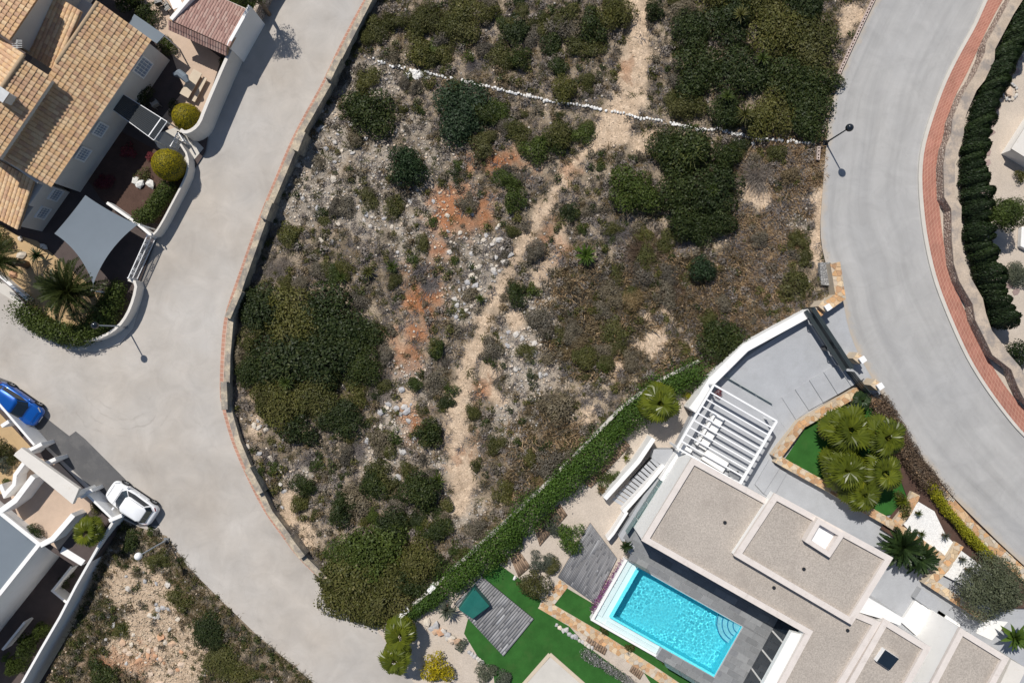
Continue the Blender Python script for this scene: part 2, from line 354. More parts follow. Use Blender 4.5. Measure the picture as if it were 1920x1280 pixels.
# ================================================================ THE SETTING
# ---- numpy value noise and masks (photo pixels as ground coordinates)
_perm = np.random.default_rng(5).random((256, 256))
def vnoise(x, y):
    x = np.asarray(x, float); y = np.asarray(y, float)
    xi = np.floor(x).astype(int); yi = np.floor(y).astype(int); fx = x - xi; fy = y - yi
    fx = fx * fx * (3 - 2 * fx); fy = fy * fy * (3 - 2 * fy)
    g = lambda a, b: _perm[a % 256, b % 256]
    return (g(xi, yi) * (1 - fx) + g(xi + 1, yi) * fx) * (1 - fy) + (g(xi, yi + 1) * (1 - fx) + g(xi + 1, yi + 1) * fx) * fy
def fbm(x, y, s, o=4):
    v = 0; a = 0.5; t = 0
    for k in range(o): v = v + a * vnoise(np.asarray(x) / s + 17 * k, np.asarray(y) / s + 31 * k); t += a; a *= 0.55; s = s / 2.1
    return v / t
def seg_d(x, y, pts):
    """smallest distance to a polyline minus the local half-width (pts: x, y, hw)"""
    d = np.full(np.shape(x), 1e9)
    for (x0, y0, w0), (x1, y1, w1) in zip(pts, pts[1:]):
        dx, dy = x1 - x0, y1 - y0; t = np.clip(((x - x0) * dx + (y - y0) * dy) / (dx * dx + dy * dy + 1e-9), 0, 1)
        d = np.minimum(d, np.hypot(x - x0 - t * dx, y - y0 - t * dy) - (w0 + t * (w1 - w0)))
    return d
def blob_d(x, y, bl):
    d = np.full(np.shape(x), 1e9)
    for b in bl:
        cx, cy, r = b[:3]; ry = b[3] if len(b) > 3 else r
        d = np.minimum(d, (np.hypot((x - cx) / r, (y - cy) / ry) - 1) * min(r, ry))
    return d
def soft(d, w): return np.clip(0.5 - d / w, 0, 1)
TRAIL = [(1195, -300, 30), (1192, 0, 30), (1195, 60, 24), (1190, 120, 29), (1182, 190, 30), (1152, 240, 34), (1090, 285, 13), (1050, 345, 10), (1020, 390, 12), (995, 430, 10), (965, 480, 11), (945, 530, 12), (915, 580, 12), (893, 640, 14), (872, 700, 18), (858, 760, 20), (858, 830, 22), (868, 900, 26), (865, 950, 16)]
TRAIL2 = [(1062, 415, 8), (1045, 455, 12), (1020, 500, 10), (1000, 525, 9)]
SANDY = [(1535, 410, 12, 60), (1522, 470, 20, 36), (1225, 640, 42, 34), (1215, 600, 20), (1150, 700, 22), (1105, 775, 18), (1205, 265, 22), (1600, 25, 26), (1580, 45, 18), (1420, 360, 34, 30), (930, 740, 16), (915, 700, 14), (970, 600, 16), (1250, 590, 14), (760, 640, 12), (765, 745, 18, 26), (545, 950, 16, 34), (575, 1010, 16, 30), (480, 800, 10, 40), (865, 850, 34, 22)]
RED = [(850, 395, 44, 46), (792, 560, 40, 50), (772, 640, 22, 44), (930, 300, 38, 24), (1042, 465, 16, 32), (866, 850, 24, 20), (905, 400, 20, 24), (770, 780, 14, 20), (855, 385, 30, 26), (850, 425, 20, 22), (790, 540, 26, 30), (795, 580, 24), (765, 620, 16, 26), (760, 680, 12, 26), (950, 300, 22, 16), (890, 310, 14), (1040, 460, 14, 18), (1068, 315, 10, 12), (868, 850, 18, 14), (905, 735, 12), (1140, 690, 12), (880, 350, 16), (830, 465, 14), (1180, 130, 10)]
SCREE = [(600, 290, 50, 60), (640, 250, 40, 40), (560, 370, 60, 55), (640, 380, 40), (700, 410, 55, 45), (770, 440, 50), (690, 330, 40), (720, 290, 30), (830, 450, 40), (890, 470, 50, 40), (900, 520, 40), (860, 570, 34), (740, 800, 40, 50), (720, 860, 40), (770, 720, 40, 50), (980, 640, 50, 40), (1000, 700, 50), (960, 790, 40), (800, 300, 40), (770, 240, 26), (820, 380, 50), (1010, 580, 40), (800, 960, 30), (870, 960, 30), (1420, 360, 40, 36), (1500, 400, 60, 40), (560, 900, 30), (700, 150, 50), (640, 200, 30), (820, 870, 26)]
def px_left(py): return np.interp(py, [-300, 0, 60, 105, 150, 250, 320, 405, 530, 592, 665, 740, 825, 880, 957, 1010, 1087, 1162, 1230], [860, 690, 662, 640, 618, 565, 535, 498, 452, 428, 424, 421, 446, 470, 506, 545, 612, 705, 760])
def px_road(py): return np.interp(py, [-300, 0, 32, 107, 175, 212, 262, 325, 387, 440, 500, 557], [1780, 1640, 1625, 1590, 1565, 1555, 1550, 1545, 1540, 1537, 1572, 1584])
def py_villa(px): return np.interp(px, [690, 820, 1010, 1200, 1330, 1400, 1500, 1560, 1600], [1190, 1098, 932, 760, 690, 650, 592, 560, 550])
def in_lot(px, py, m=0): return (px > px_left(py) + m) & (px < px_road(py) - m) & (py < py_villa(px) - m)
def zlot(px, py):
    z = np.interp(px, [380, 430, 700, 1100, 1400, 1545], [-0.4, -0.35, -0.3, 0.1, 0.8, 1.22]) - np.interp(py, [560, 760], [.45, 0]) * np.interp(px, [500, 900], [1, 0])
    z = z + (fbm(px, py, 90, 4) - 0.5) * 0.5 + (fbm(px + 500, py, 18, 3) - 0.5) * 0.16
    d = px_road(py) - px; return np.where(d < 40, np.minimum(z, 1.34 + 0.004 * np.maximum(d, 0)), z)
def masks(px, py):
    j = (fbm(px, py, 26, 4) - 0.5); k = (fbm(px + 999, py + 77, 12, 3) - 0.5)
    sand = np.maximum(soft(np.minimum(seg_d(px, py, TRAIL), seg_d(px, py, TRAIL2)) + 26 * j + 14 * k, 16), soft(blob_d(px, py, SANDY) + 34 * j + 10 * k, 14))
    red = soft(blob_d(px, py, RED) + 70 * j + 30 * k, 46)
    scree = soft(blob_d(px, py, SCREE) + 60 * j + 16 * k, 30)
    return sand, red, scree
def ground_cols(px, py):
    s, r, c = masks(px, py); n = fbm(px + 40, py + 90, 40, 5); m = fbm(px + 400, py + 9, 7, 3); q = fbm(px + 123, py + 321, 15, 3)
    def lerp(a, b, t): return a + (b - a) * t[..., None]
    A = np.array
    base = lerp(A([0.175, 0.138, 0.097]), A([0.33, 0.265, 0.195]), np.clip((n - 0.3) * 2.5, 0, 1))
    brownz = soft(blob_d(px, py, [(1450, 350, 110, 110), (1500, 300, 70, 80), (1380, 560, 150, 90), (1120, 620, 130, 110), (1250, 680, 110, 60), (1010, 880, 90, 70), (1330, 480, 100, 60)]), 120)
    base = lerp(base, lerp(A([0.21, 0.155, 0.095]), A([0.44, 0.35, 0.255]), np.clip((n - 0.32) * 2.6, 0, 1)), brownz * 0.8)
    col = lerp(base, lerp(A([0.27, 0.235, 0.195]), A([0.44, 0.395, 0.34]), q), c * 0.62)
    col = lerp(col, lerp(A([0.255, 0.095, 0.036]), A([0.37, 0.165, 0.08]), q), r * 0.92)
    col = lerp(col, lerp(A([0.45, 0.33, 0.225]), A([0.55, 0.43, 0.315]), m), np.where(r > 0.5, s * 0.45, s) * 0.95)
    return col * (0.98 + 0.46 * m)[..., None]
def ground_mat():
    m, nt, b = nodes('stony_ground'); a = N(nt, 'ShaderNodeAttribute', attribute_name='Col')
    v = N(nt, 'ShaderNodeTexVoronoi'); v.inputs['Scale'].default_value = 11.0; nt.links.new(pos(nt), v.inputs['Vector'])
    sep = N(nt, 'ShaderNodeSeparateColor'); nt.links.new(v.outputs['Color'], sep.inputs[0])
    peb = ramp(nt, sep.outputs[1], [(0.0, (0.80,) * 3), (0.6, (1, 1, 1)), (0.9, (1.12,) * 3), (1.0, (1.35,) * 3)])
    col = mixc(nt, 1.0, a.outputs['Color'], peb, 'MULTIPLY')
    col = mixc(nt, 1.0, col, ramp(nt, noise(nt, 22, 3), [(0.2, (0.75,) * 3), (0.8, (1.25,) * 3)]), 'MULTIPLY')
    nt.links.new(col, b.inputs['Base Color']); b.inputs['Roughness'].default_value = 0.97; b.inputs['Specular IOR Level'].default_value = 0.1
    bump(nt, b, noise(nt, 9, 6, 0.75), 0.9, 0.12); return m
M['ground'] = ground_mat()
def terrain(name, x0, x1, y0, y1, step, keep, zf):
    xs = np.arange(x0, x1 + 1, step); ys = np.arange(y0, y1 + 1, step); PX, PY = np.meshgrid(xs, ys)
    Z = zf(PX, PY); f = (CAM_H - Z) / CAM_H / PPM
    V = np.stack([(PX - 960) * f, (640 - PY) * f, Z], -1).reshape(-1, 3); C = ground_cols(PX, PY).reshape(-1, 3)
    nx, ny = len(xs), len(ys); I = np.arange(nx * ny).reshape(ny, nx)
    F = np.stack([I[:-1, :-1], I[1:, :-1], I[1:, 1:], I[:-1, 1:]], -1).reshape(-1, 4)
    cx = (PX[:-1, :-1] + step / 2).ravel(); cy = (PY[:-1, :-1] + step / 2).ravel()
    F = F[keep(cx, cy)]
    used = np.unique(F); mp = np.zeros(nx * ny, int); mp[used] = np.arange(len(used))
    me = np_mesh(name, V[used], mp[F], M['ground'], C[used], True)
    return tag(link(name, me), kind='structure')
terrain('scrub_ground', 380, 1760, -260, 1240, 4.0, lambda x, y: in_lot(x, y, -9), zlot)
SLOPE = [(228, 972), (262, 985), (312, 1002), (330, 1030), (352, 1062), (420, 1130), (480, 1188), (545, 1243), (600, 1290), (700, 1420), (20, 1420), (95, 1262), (150, 1150), (205, 1020)]
def zslope(x, y):
    d = (np.asarray(x) - 312) * -0.719 + (np.asarray(y) - 1002) * 0.695
    return -0.06 - 2.4 * np.clip((d - 12) / 190, 0, 1) + 0.16 * (fbm(x, y, 50, 4) - .3) + 0.10 * (fbm(x, y, 12, 3) - .5)
_sl = np.array(SLOPE)
def in_slope(x, y):
    x = np.asarray(x, float); y = np.asarray(y, float); c = np.zeros(x.shape, bool)
    for i in range(len(_sl)):
        x1, y1 = _sl[i]; x2, y2 = _sl[i - 1]
        if y1 != y2: c ^= ((y1 > y) != (y2 > y)) & (x < (x2 - x1) * (y - y1) / (y2 - y1) + x1)
    return c
SANDY += [(290, 1150, 60, 70), (330, 1230, 60, 60), (230, 1100, 34, 44), (260, 1220, 60, 40), (255, 1060, 24, 14)]
RED += [(215, 1245, 40, 16), (260, 1235, 22)]
SCREE += [(280, 1170, 60, 80), (340, 1240, 70, 50)]
terrain('slope_ground', 10, 710, 950, 1424, 3.0, in_slope, zslope)

# base sheet to the horizon
M['far'] = plain('dry_hillside', (0.16, 0.13, 0.09), 0.97, 0.3, 0.05, 0.3, 0.6, 0.3)
tag(obj('ground', [(-900, -900, -6), (900, -900, -6), (900, 900, -6), (-900, 900, -6)], [(0, 1, 2, 3)], M['far'], fix=False), kind='structure')

# ---- roads
def scaled1(nt, v, k):
    n = N(nt, 'ShaderNodeMath', operation='MULTIPLY'); nt.links.new(v, n.inputs[0]); n.inputs[1].default_value = k; return n.outputs[0]
def road_mat(name, c, streak, blue, turn=None, edge=False):
    m, nt, b = nodes(name); uv = N(nt, 'ShaderNodeUVMap')
    st = noise(nt, 1.0, 6, 0.6, scaled(nt, uv.outputs[0], streak), 0.4)
    big = noise(nt, 0.10, 5, 0.6); mid = noise(nt, 0.55, 5, 0.65, None, 0.8); fine = noise(nt, 30, 2)
    col = ramp(nt, st, [(0.28, sc3(c, 0.85)), (0.5, c), (0.74, sc3(c, 1.08))])
    col = mixc(nt, ramp(nt, big, [(0.36, (0, 0, 0)), (0.68, (0.75,) * 3)]), col, blue)
    col = mixc(nt, 1.0, col, ramp(nt, mid, [(0.25, (0.86,) * 3), (0.75, (1.08,) * 3)]), 'MULTIPLY')
    col = mixc(nt, 1.0, col, ramp(nt, fine, [(0.2, (0.90,) * 3), (0.8, (1.10,) * 3)]), 'MULTIPLY')
    if turn:      # tyre scuffs left by cars turning at the junction
        dvv = N(nt, 'ShaderNodeVectorMath', operation='DISTANCE'); nt.links.new(pos(nt), dvv.inputs[0]); dvv.inputs[1].default_value = tuple(turn)
        wv = N(nt, 'ShaderNodeMath', operation='MULTIPLY_ADD'); nt.links.new(noise(nt, 0.5, 3), wv.inputs[0]); wv.inputs[1].default_value = 1.1; nt.links.new(dvv.outputs['Value'], wv.inputs[2])
        sn = N(nt, 'ShaderNodeMath', operation='SINE'); ml = N(nt, 'ShaderNodeMath', operation='MULTIPLY'); nt.links.new(wv.outputs[0], ml.inputs[0]); ml.inputs[1].default_value = 9.0; nt.links.new(ml.outputs[0], sn.inputs[0])
        band = ramp(nt, sn.outputs[0], [(0.72, (0, 0, 0)), (0.98, (1, 1, 1))]); msk = ramp(nt, scaled1(nt, dvv.outputs['Value'], 0.1), [(0.12, (0, 0, 0)), (0.3, (.35,) * 3), (0.45, (.3,) * 3), (0.55, (0, 0, 0))])
        sx_ = N(nt, 'ShaderNodeSeparateXYZ'); nt.links.new(pos(nt), sx_.inputs[0]); sy_ = N(nt, 'ShaderNodeMath', operation='MULTIPLY_ADD'); nt.links.new(sx_.outputs[1], sy_.inputs[0]); sy_.inputs[1].default_value = -0.25; sy_.inputs[2].default_value = turn[1] * .25
        msk = mixc(nt, 1.0, msk, ramp(nt, sy_.outputs[0], [(0.1, (0, 0, 0)), (0.5, (1, 1, 1))]), 'MULTIPLY')
        brk = ramp(nt, noise(nt, 0.7, 4), [(0.46, (0, 0, 0)), (0.6, (1, 1, 1))])
        col = mixc(nt, mixc(nt, 1.0, mixc(nt, 1.0, band, msk, 'MULTIPLY'), brk, 'MULTIPLY'), col, sc3(c, 0.62))
    lane = noise(nt, 1.0, 3, 0.5, scaled(nt, uv.outputs[0], (streak[0] * .55, streak[1] * .5, .1)), 0.2)
    col = mixc(nt, 1.0, col, ramp(nt, lane, [(0.30, (0.88, 0.885, 0.895)), (0.5, (1, 1, 1)), (0.7, (1.05,) * 3)]), 'MULTIPLY')
    spot = noise(nt, 2.6, 5, 0.75); col = mixc(nt, ramp(nt, spot, [(0.66, (0, 0, 0)), (0.74, (0.35,) * 3)]), col, sc3(c, 0.66))
    if edge:      # sandy grit washed onto the unkerbed side
        su = N(nt, 'ShaderNodeSeparateXYZ'); nt.links.new(uv.outputs[0], su.inputs[0]); ed = N(nt, 'ShaderNodeMath', operation='MULTIPLY_ADD'); nt.links.new(noise(nt, 1.3, 5, .7), ed.inputs[0]); ed.inputs[1].default_value = 1.5; nt.links.new(su.outputs[0], ed.inputs[2])
        col = mixc(nt, ramp(nt, scaled1(nt, ed.outputs[0], .4), [(0.30, (.75,) * 3), (0.52, (0, 0, 0))]), col, (0.45, 0.375, 0.29))
    # cracks
    w = N(nt, 'ShaderNodeTexVoronoi', feature='DISTANCE_TO_EDGE'); w.inputs['Scale'].default_value = 0.23
    dv = N(nt, 'ShaderNodeVectorMath', operation='ADD'); nz = N(nt, 'ShaderNodeTexNoise'); nz.inputs['Scale'].default_value = 0.9; nz.inputs['Detail'].default_value = 4
    nt.links.new(pos(nt), nz.inputs['Vector']); nt.links.new(pos(nt), dv.inputs[0]); nt.links.new(scaled(nt, nz.outputs['Color'], (1.6, 1.6, 1.6)), dv.inputs[1]); nt.links.new(dv.outputs[0], w.inputs['Vector'])
    cr = ramp(nt, w.outputs['Distance'], [(0.0, (0.12,) * 3), (0.010, (0, 0, 0))])
    col = mixc(nt, cr, col, sc3(c, 0.6))
    nt.links.new(col, b.inputs['Base Color']); b.inputs['Roughness'].default_value = 0.9; b.inputs['Specular IOR Level'].default_value = 0.2
    bump(nt, b, noise(nt, 45, 3), 0.15); return m
M['road_l'] = road_mat('worn_beige_asphalt', (0.445, 0.40, 0.35), (0.22, 0.22, 0.1), (0.50, 0.48, 0.455), at(232, 712, 0))
M['road_r'] = road_mat('worn_grey_asphalt', (0.40, 0.391, 0.378), (1.1, 0.045, 0.1), (0.38, 0.377, 0.375), None, True)
M['patch'] = plain('newer_grey_asphalt', (0.105, 0.104, 0.106), 0.9, 0.10, 0.7, 0.14, 25, 0.2, dirt=((0.16, 0.155, 0.15), 0.6, 0.5, 0.6))
def strip(name, A, B, z, mat, parent=None, kind='structure', zb=None):
    """sheet between two polylines with metre UVs (u across, v along)"""
    n = len(A); V = []; uv = []; F = []; d = 0.0
    for i in range(n):
        if i: d += ((A[i] - A[i - 1]).length + (B[i] - B[i - 1]).length) / 2
        V += [A[i], B[i]]; w = (B[i] - A[i]).length; uv += [(0, d), (w, d)]
    F = [(2 * i, 2 * i + 1, 2 * i + 3, 2 * i + 2) for i in range(n - 1)]
    o = obj(name, V, F, mat, parent, fix=False); me = o.data
    if me.polygons[0].normal.z < 0: me.flip_normals()
    ul = me.uv_layers.new(name='UVMap')
    for lp in me.loops: ul.data[lp.index].uv = uv[lp.vertex_index]
    if kind: o['kind'] = kind
    return o
def both(A, B, z, n=60):
    """resample two pixel polylines to the same count, as world points"""
    out = []
    for P in (A, B):
        P = smoothpath(P, 2); W = ats(P, z); L = [0]
        for a, b in zip(W, W[1:]): L.append(L[-1] + (b - a).length)
        L = np.array(L) / L[-1]; t = np.linspace(0, 1, n)
        out.append([Vector((np.interp(q, L, [w.x for w in W]), np.interp(q, L, [w.y for w in W]), z)) for q in t])
    return out
RL = [(1790, -300), (1640, 0), (1590, 107), (1565, 175), (1555, 212), (1550, 262), (1545, 325), (1540, 387), (1537, 440), (1548, 500), (1580, 557), (1590, 617), (1612, 670), (1652, 737), (1677, 780), (1700, 822), (1737, 870), (1772, 915), (1805, 950), (1920, 1062), (2200, 1300)]
RR = [(2010, -300), (1842, 0), (1825, 45), (1790, 105), (1762, 162), (1740, 225), (1725, 275), (1720, 320), (1721, 362), (1727, 425), (1737, 480), (1750, 530), (1770, 582), (1795, 640), (1815, 680), (1840, 720), (1870, 762), (1902, 802), (1920, 820), (2200, 1090)]
ZR = 1.4
A, B = both(RL, RR, ZR, 80); strip('road_right', A, B, ZR, M['road_r'])
# kerb, red pavement
RK = [(p[0] + 7, p[1]) for p in RR]; PR = [(2060, -300), (1879, 0), (1847, 62), (1815, 135), (1790, 180), (1772, 237), (1761, 287), (1757, 320), (1760, 375), (1767, 440), (1777, 500), (1800, 562), (1825, 617), (1837, 640), (1862, 690), (1890, 732), (1920, 767), (2200, 1045)]
K0, K1 = both(RR, RK, ZR, 80)
kb = MB()
for i in range(79):
    q = [K0[i], K1[i], K1[i + 1], K0[i + 1]]; V = [(p.x, p.y, ZR - 0.2) for p in q] + [(p.x, p.y, ZR + 0.13) for p in q]
    kb.add(V, [(4, 5, 6, 7), (0, 3, 7, 4), (1, 5, 6, 2)])
tag(kb.build('kerb', M['paleconc']), kind='structure')
P0, P1 = both(RK, PR, ZR + 0.125, 80); strip('pavement', P0, P1, ZR + 0.125, M['redtile'])
# left road: one sheet, everything on its left stands on it
LE = [(880, -320), (690, 0), (640, 104), (615, 150), (562, 250), (532, 320), (495, 405), (450, 530), (427, 592), (421, 665), (419, 740), (424, 768), (442, 825), (466, 880), (502, 957), (542, 1010), (567, 1045), (610, 1087), (705, 1165), (726, 1195), (800, 1320), (860, 1420)]
sheet('road_left', [(-500, -320)] + LE + [(700, 1420), (600, 1290), (545, 1243), (480, 1188), (420, 1130), (352, 1062), (330, 1030), (312, 1004), (262, 988), (228, 972), (165, 924), (85, 844), (0, 754), (-300, 566), (-500, 440)], 0.0, M['road_l'], kind='structure')
_me = bpy.data.objects['road_left'].data; _ul = _me.uv_layers.new(name='UVMap')
for lp in _me.loops: co = _me.vertices[lp.vertex_index].co; _ul.data[lp.index].uv = (co.x, co.y)
sheet('road_patch', [(-200, 610), (0, 708), (22, 716), (60, 760), (94, 789), (130, 817), (142, 808), (160, 823), (233, 896), (275, 945), (300, 985), (262, 987), (228, 968), (85, 832), (0, 742), (-200, 560)], 0.006, M['patch'], kind='structure')
# short footway kerb round the corner garden
tag(prism('corner_kerb', ats([(20, 560), (58, 600), (100, 636), (140, 655), (180, 659), (225, 645), (250, 615), (262, 575), (240, 560), (40, 520), (-60, 470), (-60, 510)], 0), 0.001, 0.10, M['paleconc']), kind='structure')

# ---- left road wall, red tile strip beside it
LR = [(680, 0), (626, 105), (607, 150), (550, 250), (521, 320), (485, 405), (441, 530), (419, 592), (413, 665), (411, 740), (416, 768), (432, 825), (455, 880), (492, 957), (532, 1010), (557, 1045), (601, 1087), (697, 1162)]
A, B = both([(870, -320)] + LR, [(880, -316)] + [(p[0] + (8 if p[1] > 560 else 5), p[1] + 1) for p in LR], 0.012, 70); strip('tile_strip', A, B, 0.012, M['redstrip'])
lw = thing('boundary_wall', 'low weathered stone wall with stepped piers between left road and scrub lot', 'wall', at(420, 700, 0))
base = [(p[0] + (14 if p[1] > 560 else 11), p[1] + 3) for p in [(864, -320)] + LR[:-1] + [(660, 1137)]]
wallpath('wall_body', ats(base, 0.45), 0.40, -1.6, 0.42, M['limestone'], lw, bevel=0.03)
wallpath('coping', ats(base, 0.45), 0.46, 0.425, 0.50, M['limestone'], lw, bevel=0.02)
for (x0, y0), (x1, y1) in [((734, -130), (716, -95)), ((634, 107), (614, 148)), ((566, 246), (552, 282)), ((504, 378), (492, 410)), ((447, 545), (425, 596)), ((418, 716), (420, 768)), ((462, 878), (487, 925)), ((538, 1008), (566, 1045))]:
    wallpath('pier', ats([(x0 + 1, y0), (x1 + 1, y1)], 0.95), 0.50, -1.6, 0.95, M['limestone'], lw, bevel=0.03)

# ---- right pavement wall, zigzag in plan
CI = [(2090, -300), (1895, 0), (1875, 37), (1850, 82), (1848, 100), (1830, 140), (1810, 170), (1792, 212), (1787, 225), (1785, 250), (1775, 275), (1770, 310), (1772, 370), (1785, 392), (1786, 450), (1790, 495), (1800, 527), (1825, 570), (1830, 600), (1840, 620), (1850, 640), (1862, 665), (1897, 692), (1910, 725), (1920, 745), (2200, 1020)]
CO = [(2115, -300), (1917, 0), (1900, 27), (1865, 92), (1864, 112), (1846, 150), (1830, 170), (1812, 212), (1807, 228), (1806, 250), (1800, 275), (1790, 303), (1789, 367), (1802, 387), (1801, 450), (1807, 490), (1820, 522), (1842, 560), (1848, 588), (1859, 620), (1875, 640), (1886, 658), (1912, 688), (1926, 712), (1940, 735), (2230, 1010)]
ZW = 2.55
rw = thing('garden_wall', 'zigzag rubble stone wall with smooth coping beside the red tiled pavement', 'wall', at(1790, 400, 1.5))
ci = ats(CI, ZW); co = ats(CO, ZW); V = []; F = []
for i in range(len(ci)): V += [(ci[i].x, ci[i].y, 1.0), (ci[i].x, ci[i].y, ZW - 0.08), (co[i].x, co[i].y, ZW - 0.08), (co[i].x, co[i].y, 1.0)]
for i in range(len(ci) - 1):
    for k in range(3): F.append((4 * i + k, 4 * i + k + 1, 4 * i + 5 + k, 4 * i + 4 + k))
obj('stone_face', V, F, M['rubble'], rw)
V = []; F = []
for i in range(len(ci)):
    d = (co[i] - ci[i]).normalized() * 0.04; a = ci[i] - d; b = co[i] + d
    V += [(a.x, a.y, ZW - 0.079), (a.x, a.y, ZW), (b.x, b.y, ZW), (b.x, b.y, ZW - 0.079)]
for i in range(len(ci) - 1):
    for k in range(4): F.append((4 * i + k, 4 * i + (k + 1) % 4, 4 * i + 4 + (k + 1) % 4, 4 * i + 4 + k))
M['capstone'] = plain('pale_stone_coping', (0.47, 0.385, 0.305), 0.95, 0.2, 1.0, 0.2, 9, 0.4, dirt=((0.25, 0.225, 0.21), 0.9, 0.46, 0.85))
obj('coping', V, F, M['capstone'], rw)
# ground strip between pavement and wall, and the gravel garden behind it
P2, P3 = both(PR, [(p[0] + 26, p[1] - 2) for p in PR], ZR + 0.06, 80); strip('verge', P2, P3, ZR + 0.06, M['gravel'])
tag(sheet('gravel_garden', [(2095, -300), (1905, -5), (1840, 130), (1800, 200), (1782, 280), (1782, 420), (1800, 520), (1835, 590), (1870, 660), (1915, 720), (2210, 1000), (2500, 600), (2500, -300)], 1.58, M['gravel']), kind='structure')

# ---- crazy paving and generic stones
STONE = [(0.50, 0.30, 0.15), (0.56, 0.38, 0.22), (0.60, 0.46, 0.30), (0.45, 0.27, 0.15), (0.52, 0.42, 0.31), (0.58, 0.34, 0.17), (0.50, 0.44, 0.36)]
def stone_cells(quad, d, rng):
    """voronoi cells inside a convex quad (2-D vectors)"""
    xs = [p.x for p in quad]; ys = [p.y for p in quad]; pts = []
    q = quad if area(quad) > 0 else quad[::-1]
    x = min(xs) - d
    row = 0
    while x < max(xs) + d:
        y = min(ys) - d + (row % 2) * d / 2
        while y < max(ys) + d:
            pts.append(Vector((x + rng.uniform(-.36, .36) * d, y + rng.uniform(-.36, .36) * d))); y += d
        x += d * 0.9; row += 1
    out = []
    for i, p in enumerate(pts):
        c = [v.copy() for v in q]
        for j, r in enumerate(pts):
            if i != j and (r - p).length < 2.6 * d:
                c = clip(c, (p + r) / 2, (r - p))
                if len(c) < 3: break
        if len(c) >= 3 and area(c) > 0.012: out.append(c)
    return out
def lay_stones(parent, quads, z, d, h=0.035, gap=0.022, palette=STONE, name='flagstone', zf=None):
    rng = random.Random(len(quads) * 31 + int(z * 100)); n = 0; o0 = wpos(parent)
    for q in quads:
        q = [Vector((p[0], p[1])) for p in q]
        for c in stone_cells(q, d, rng):
            cx = sum((v for v in c), Vector((0, 0))) / len(c); cc = []
            for v in c:
                w = v - cx; L = w.length
                cc.append(cx + w * max(0.5, (L - gap) / max(L, 1e-6)))
            z0 = z if zf is None else zf(cx)
            m = MB().prism(cc, 0, h + rng.uniform(-.008, .012)); me = mesh(name, [v - Vector((cx.x, cx.y, 0)) for v in m.V], m.F, M['flag']); fixn(me)
            k = rng.uniform(0.85, 1.15); flat_col(me, sc3(rng.choice(palette), k))
            link(name, me, parent, (cx.x - o0.x, cx.y - o0.y, z0 - o0.z)); n += 1
    return n
def quads_of(path, width):
    A, B = offset_path(path, width / 2); return [[A[i], B[i], B[i + 1], A[i + 1]] for i in range(len(A) - 1)]
def stone_wall(name, label, pts, width, z0, z1, cat='wall', d=0.40, group=None):
    """wall in mortar with a crazy-paved top; pts in pixels at z1"""
    W = ats(pts, z1); t = thing(name, label, cat, (W[0].x, W[0].y, z0), group)
    wallpath('wall_body', W, width, z0, z1 - 0.03, M['mortar'], t, bevel=0)
    lay_stones(t, quads_of(W, width + 0.04), z1 - 0.028, d)
    return t

# ================================================================ VILLA AT THE LOWER RIGHT
ZG = 0.03; ZT = 0.9
tag(sheet('garden_ground', [(718, 1196), (706, 1180), (820, 1103), (1010, 937), (1200, 765), (1326, 694), (1340, 722), (1290, 850), (1180, 960), (1190, 1060), (1135, 1160), (1250, 1232), (1420, 1330), (1420, 1430), (870, 1430), (790, 1300)], ZG, M['gravel']), kind='structure')
U = (at(1510, 1187, ZT) - at(1203, 1013, ZT)); U = Vector((U.x, U.y)).normalized(); Vv = Vector((U.y, -U.x))    # along the house, towards the garden
wp = ats([(1201, 1066), (1390, 1179), (1334, 1268), (1147, 1154)], ZT)
pc = Vector((wp[0].x, wp[0].y)); PLn = 0.5 * ((wp[1] - wp[0]).length + (wp[2] - wp[3]).length); PWd = 0.5 * ((wp[3] - wp[0]).length + (wp[2] - wp[1]).length)
def pl(u, v): return pc + U * u + Vv * v
tag(prism('terrace', ats([(1328, 716), (1400, 660), (1525, 585), (1600, 690), (1640, 735), (1700, 830), (1800, 955), (1960, 1090), (2120, 1250), (2120, 1450), (1400, 1450)], ZT) + [pl(PLn, PWd + 1.1), pl(PLn, 0), pl(0, 0), pl(-0.15, 0)] + ats([(1160, 1005), (1206, 930), (1268, 838)], ZT), -1.5, ZT, M['concrete']), kind='structure')
# sloping drive from the gate down to the terrace
W = [at(1343, 724, 0.908), at(1400, 668, 1.05), at(1518, 592, 1.42), at(1545, 575, 1.42), at(1595, 640, 1.42), at(1632, 706, 1.42), at(1600, 722, 1.30), at(1497, 786, 1.02), at(1455, 845, 0.908)]
dr = obj('driveway', W, [(0, 1, 8), (1, 7, 8), (1, 2, 7), (2, 6, 7), (2, 3, 6), (3, 4, 6), (4, 5, 6)], M['concrete']); tag(dr, kind='structure')
ln = [((1596, 672), (1622, 708)), ((1570, 685), (1597, 724)), ((1545, 698), (1571, 739)), ((1518, 713), (1544, 754)), ((1491, 730), (1517, 769)), ((1466, 745), (1493, 787)), ((1443, 760), (1478, 812))]
st = thing('garden_steps', 'wide grey concrete steps along the stone planter inside the gate', 'steps', at(1530, 740, 0.9))
for k in range(6):
    (a, b), (c, d) = ln[k], ln[k + 1]; z = 1.60 - 0.12 * k
    prism('step', ats([a, b, d, c], z), 0.9, z, M['concrete'], st, bevel=0.01)
st2 = thing('path_steps', 'shallow grey steps beside the planter corner leading along the house', 'steps', at(1440, 890, 0.5))
for k, q in enumerate([((1443, 862), (1462, 878), (1432, 925), (1416, 908)), ((1462, 878), (1476, 886), (1448, 936), (1432, 925))]):
    prism('step', ats(q, 1.08 - 0.08 * k), 0.5, 1.08 - 0.08 * k, M['concrete'], st2, bevel=0.01)

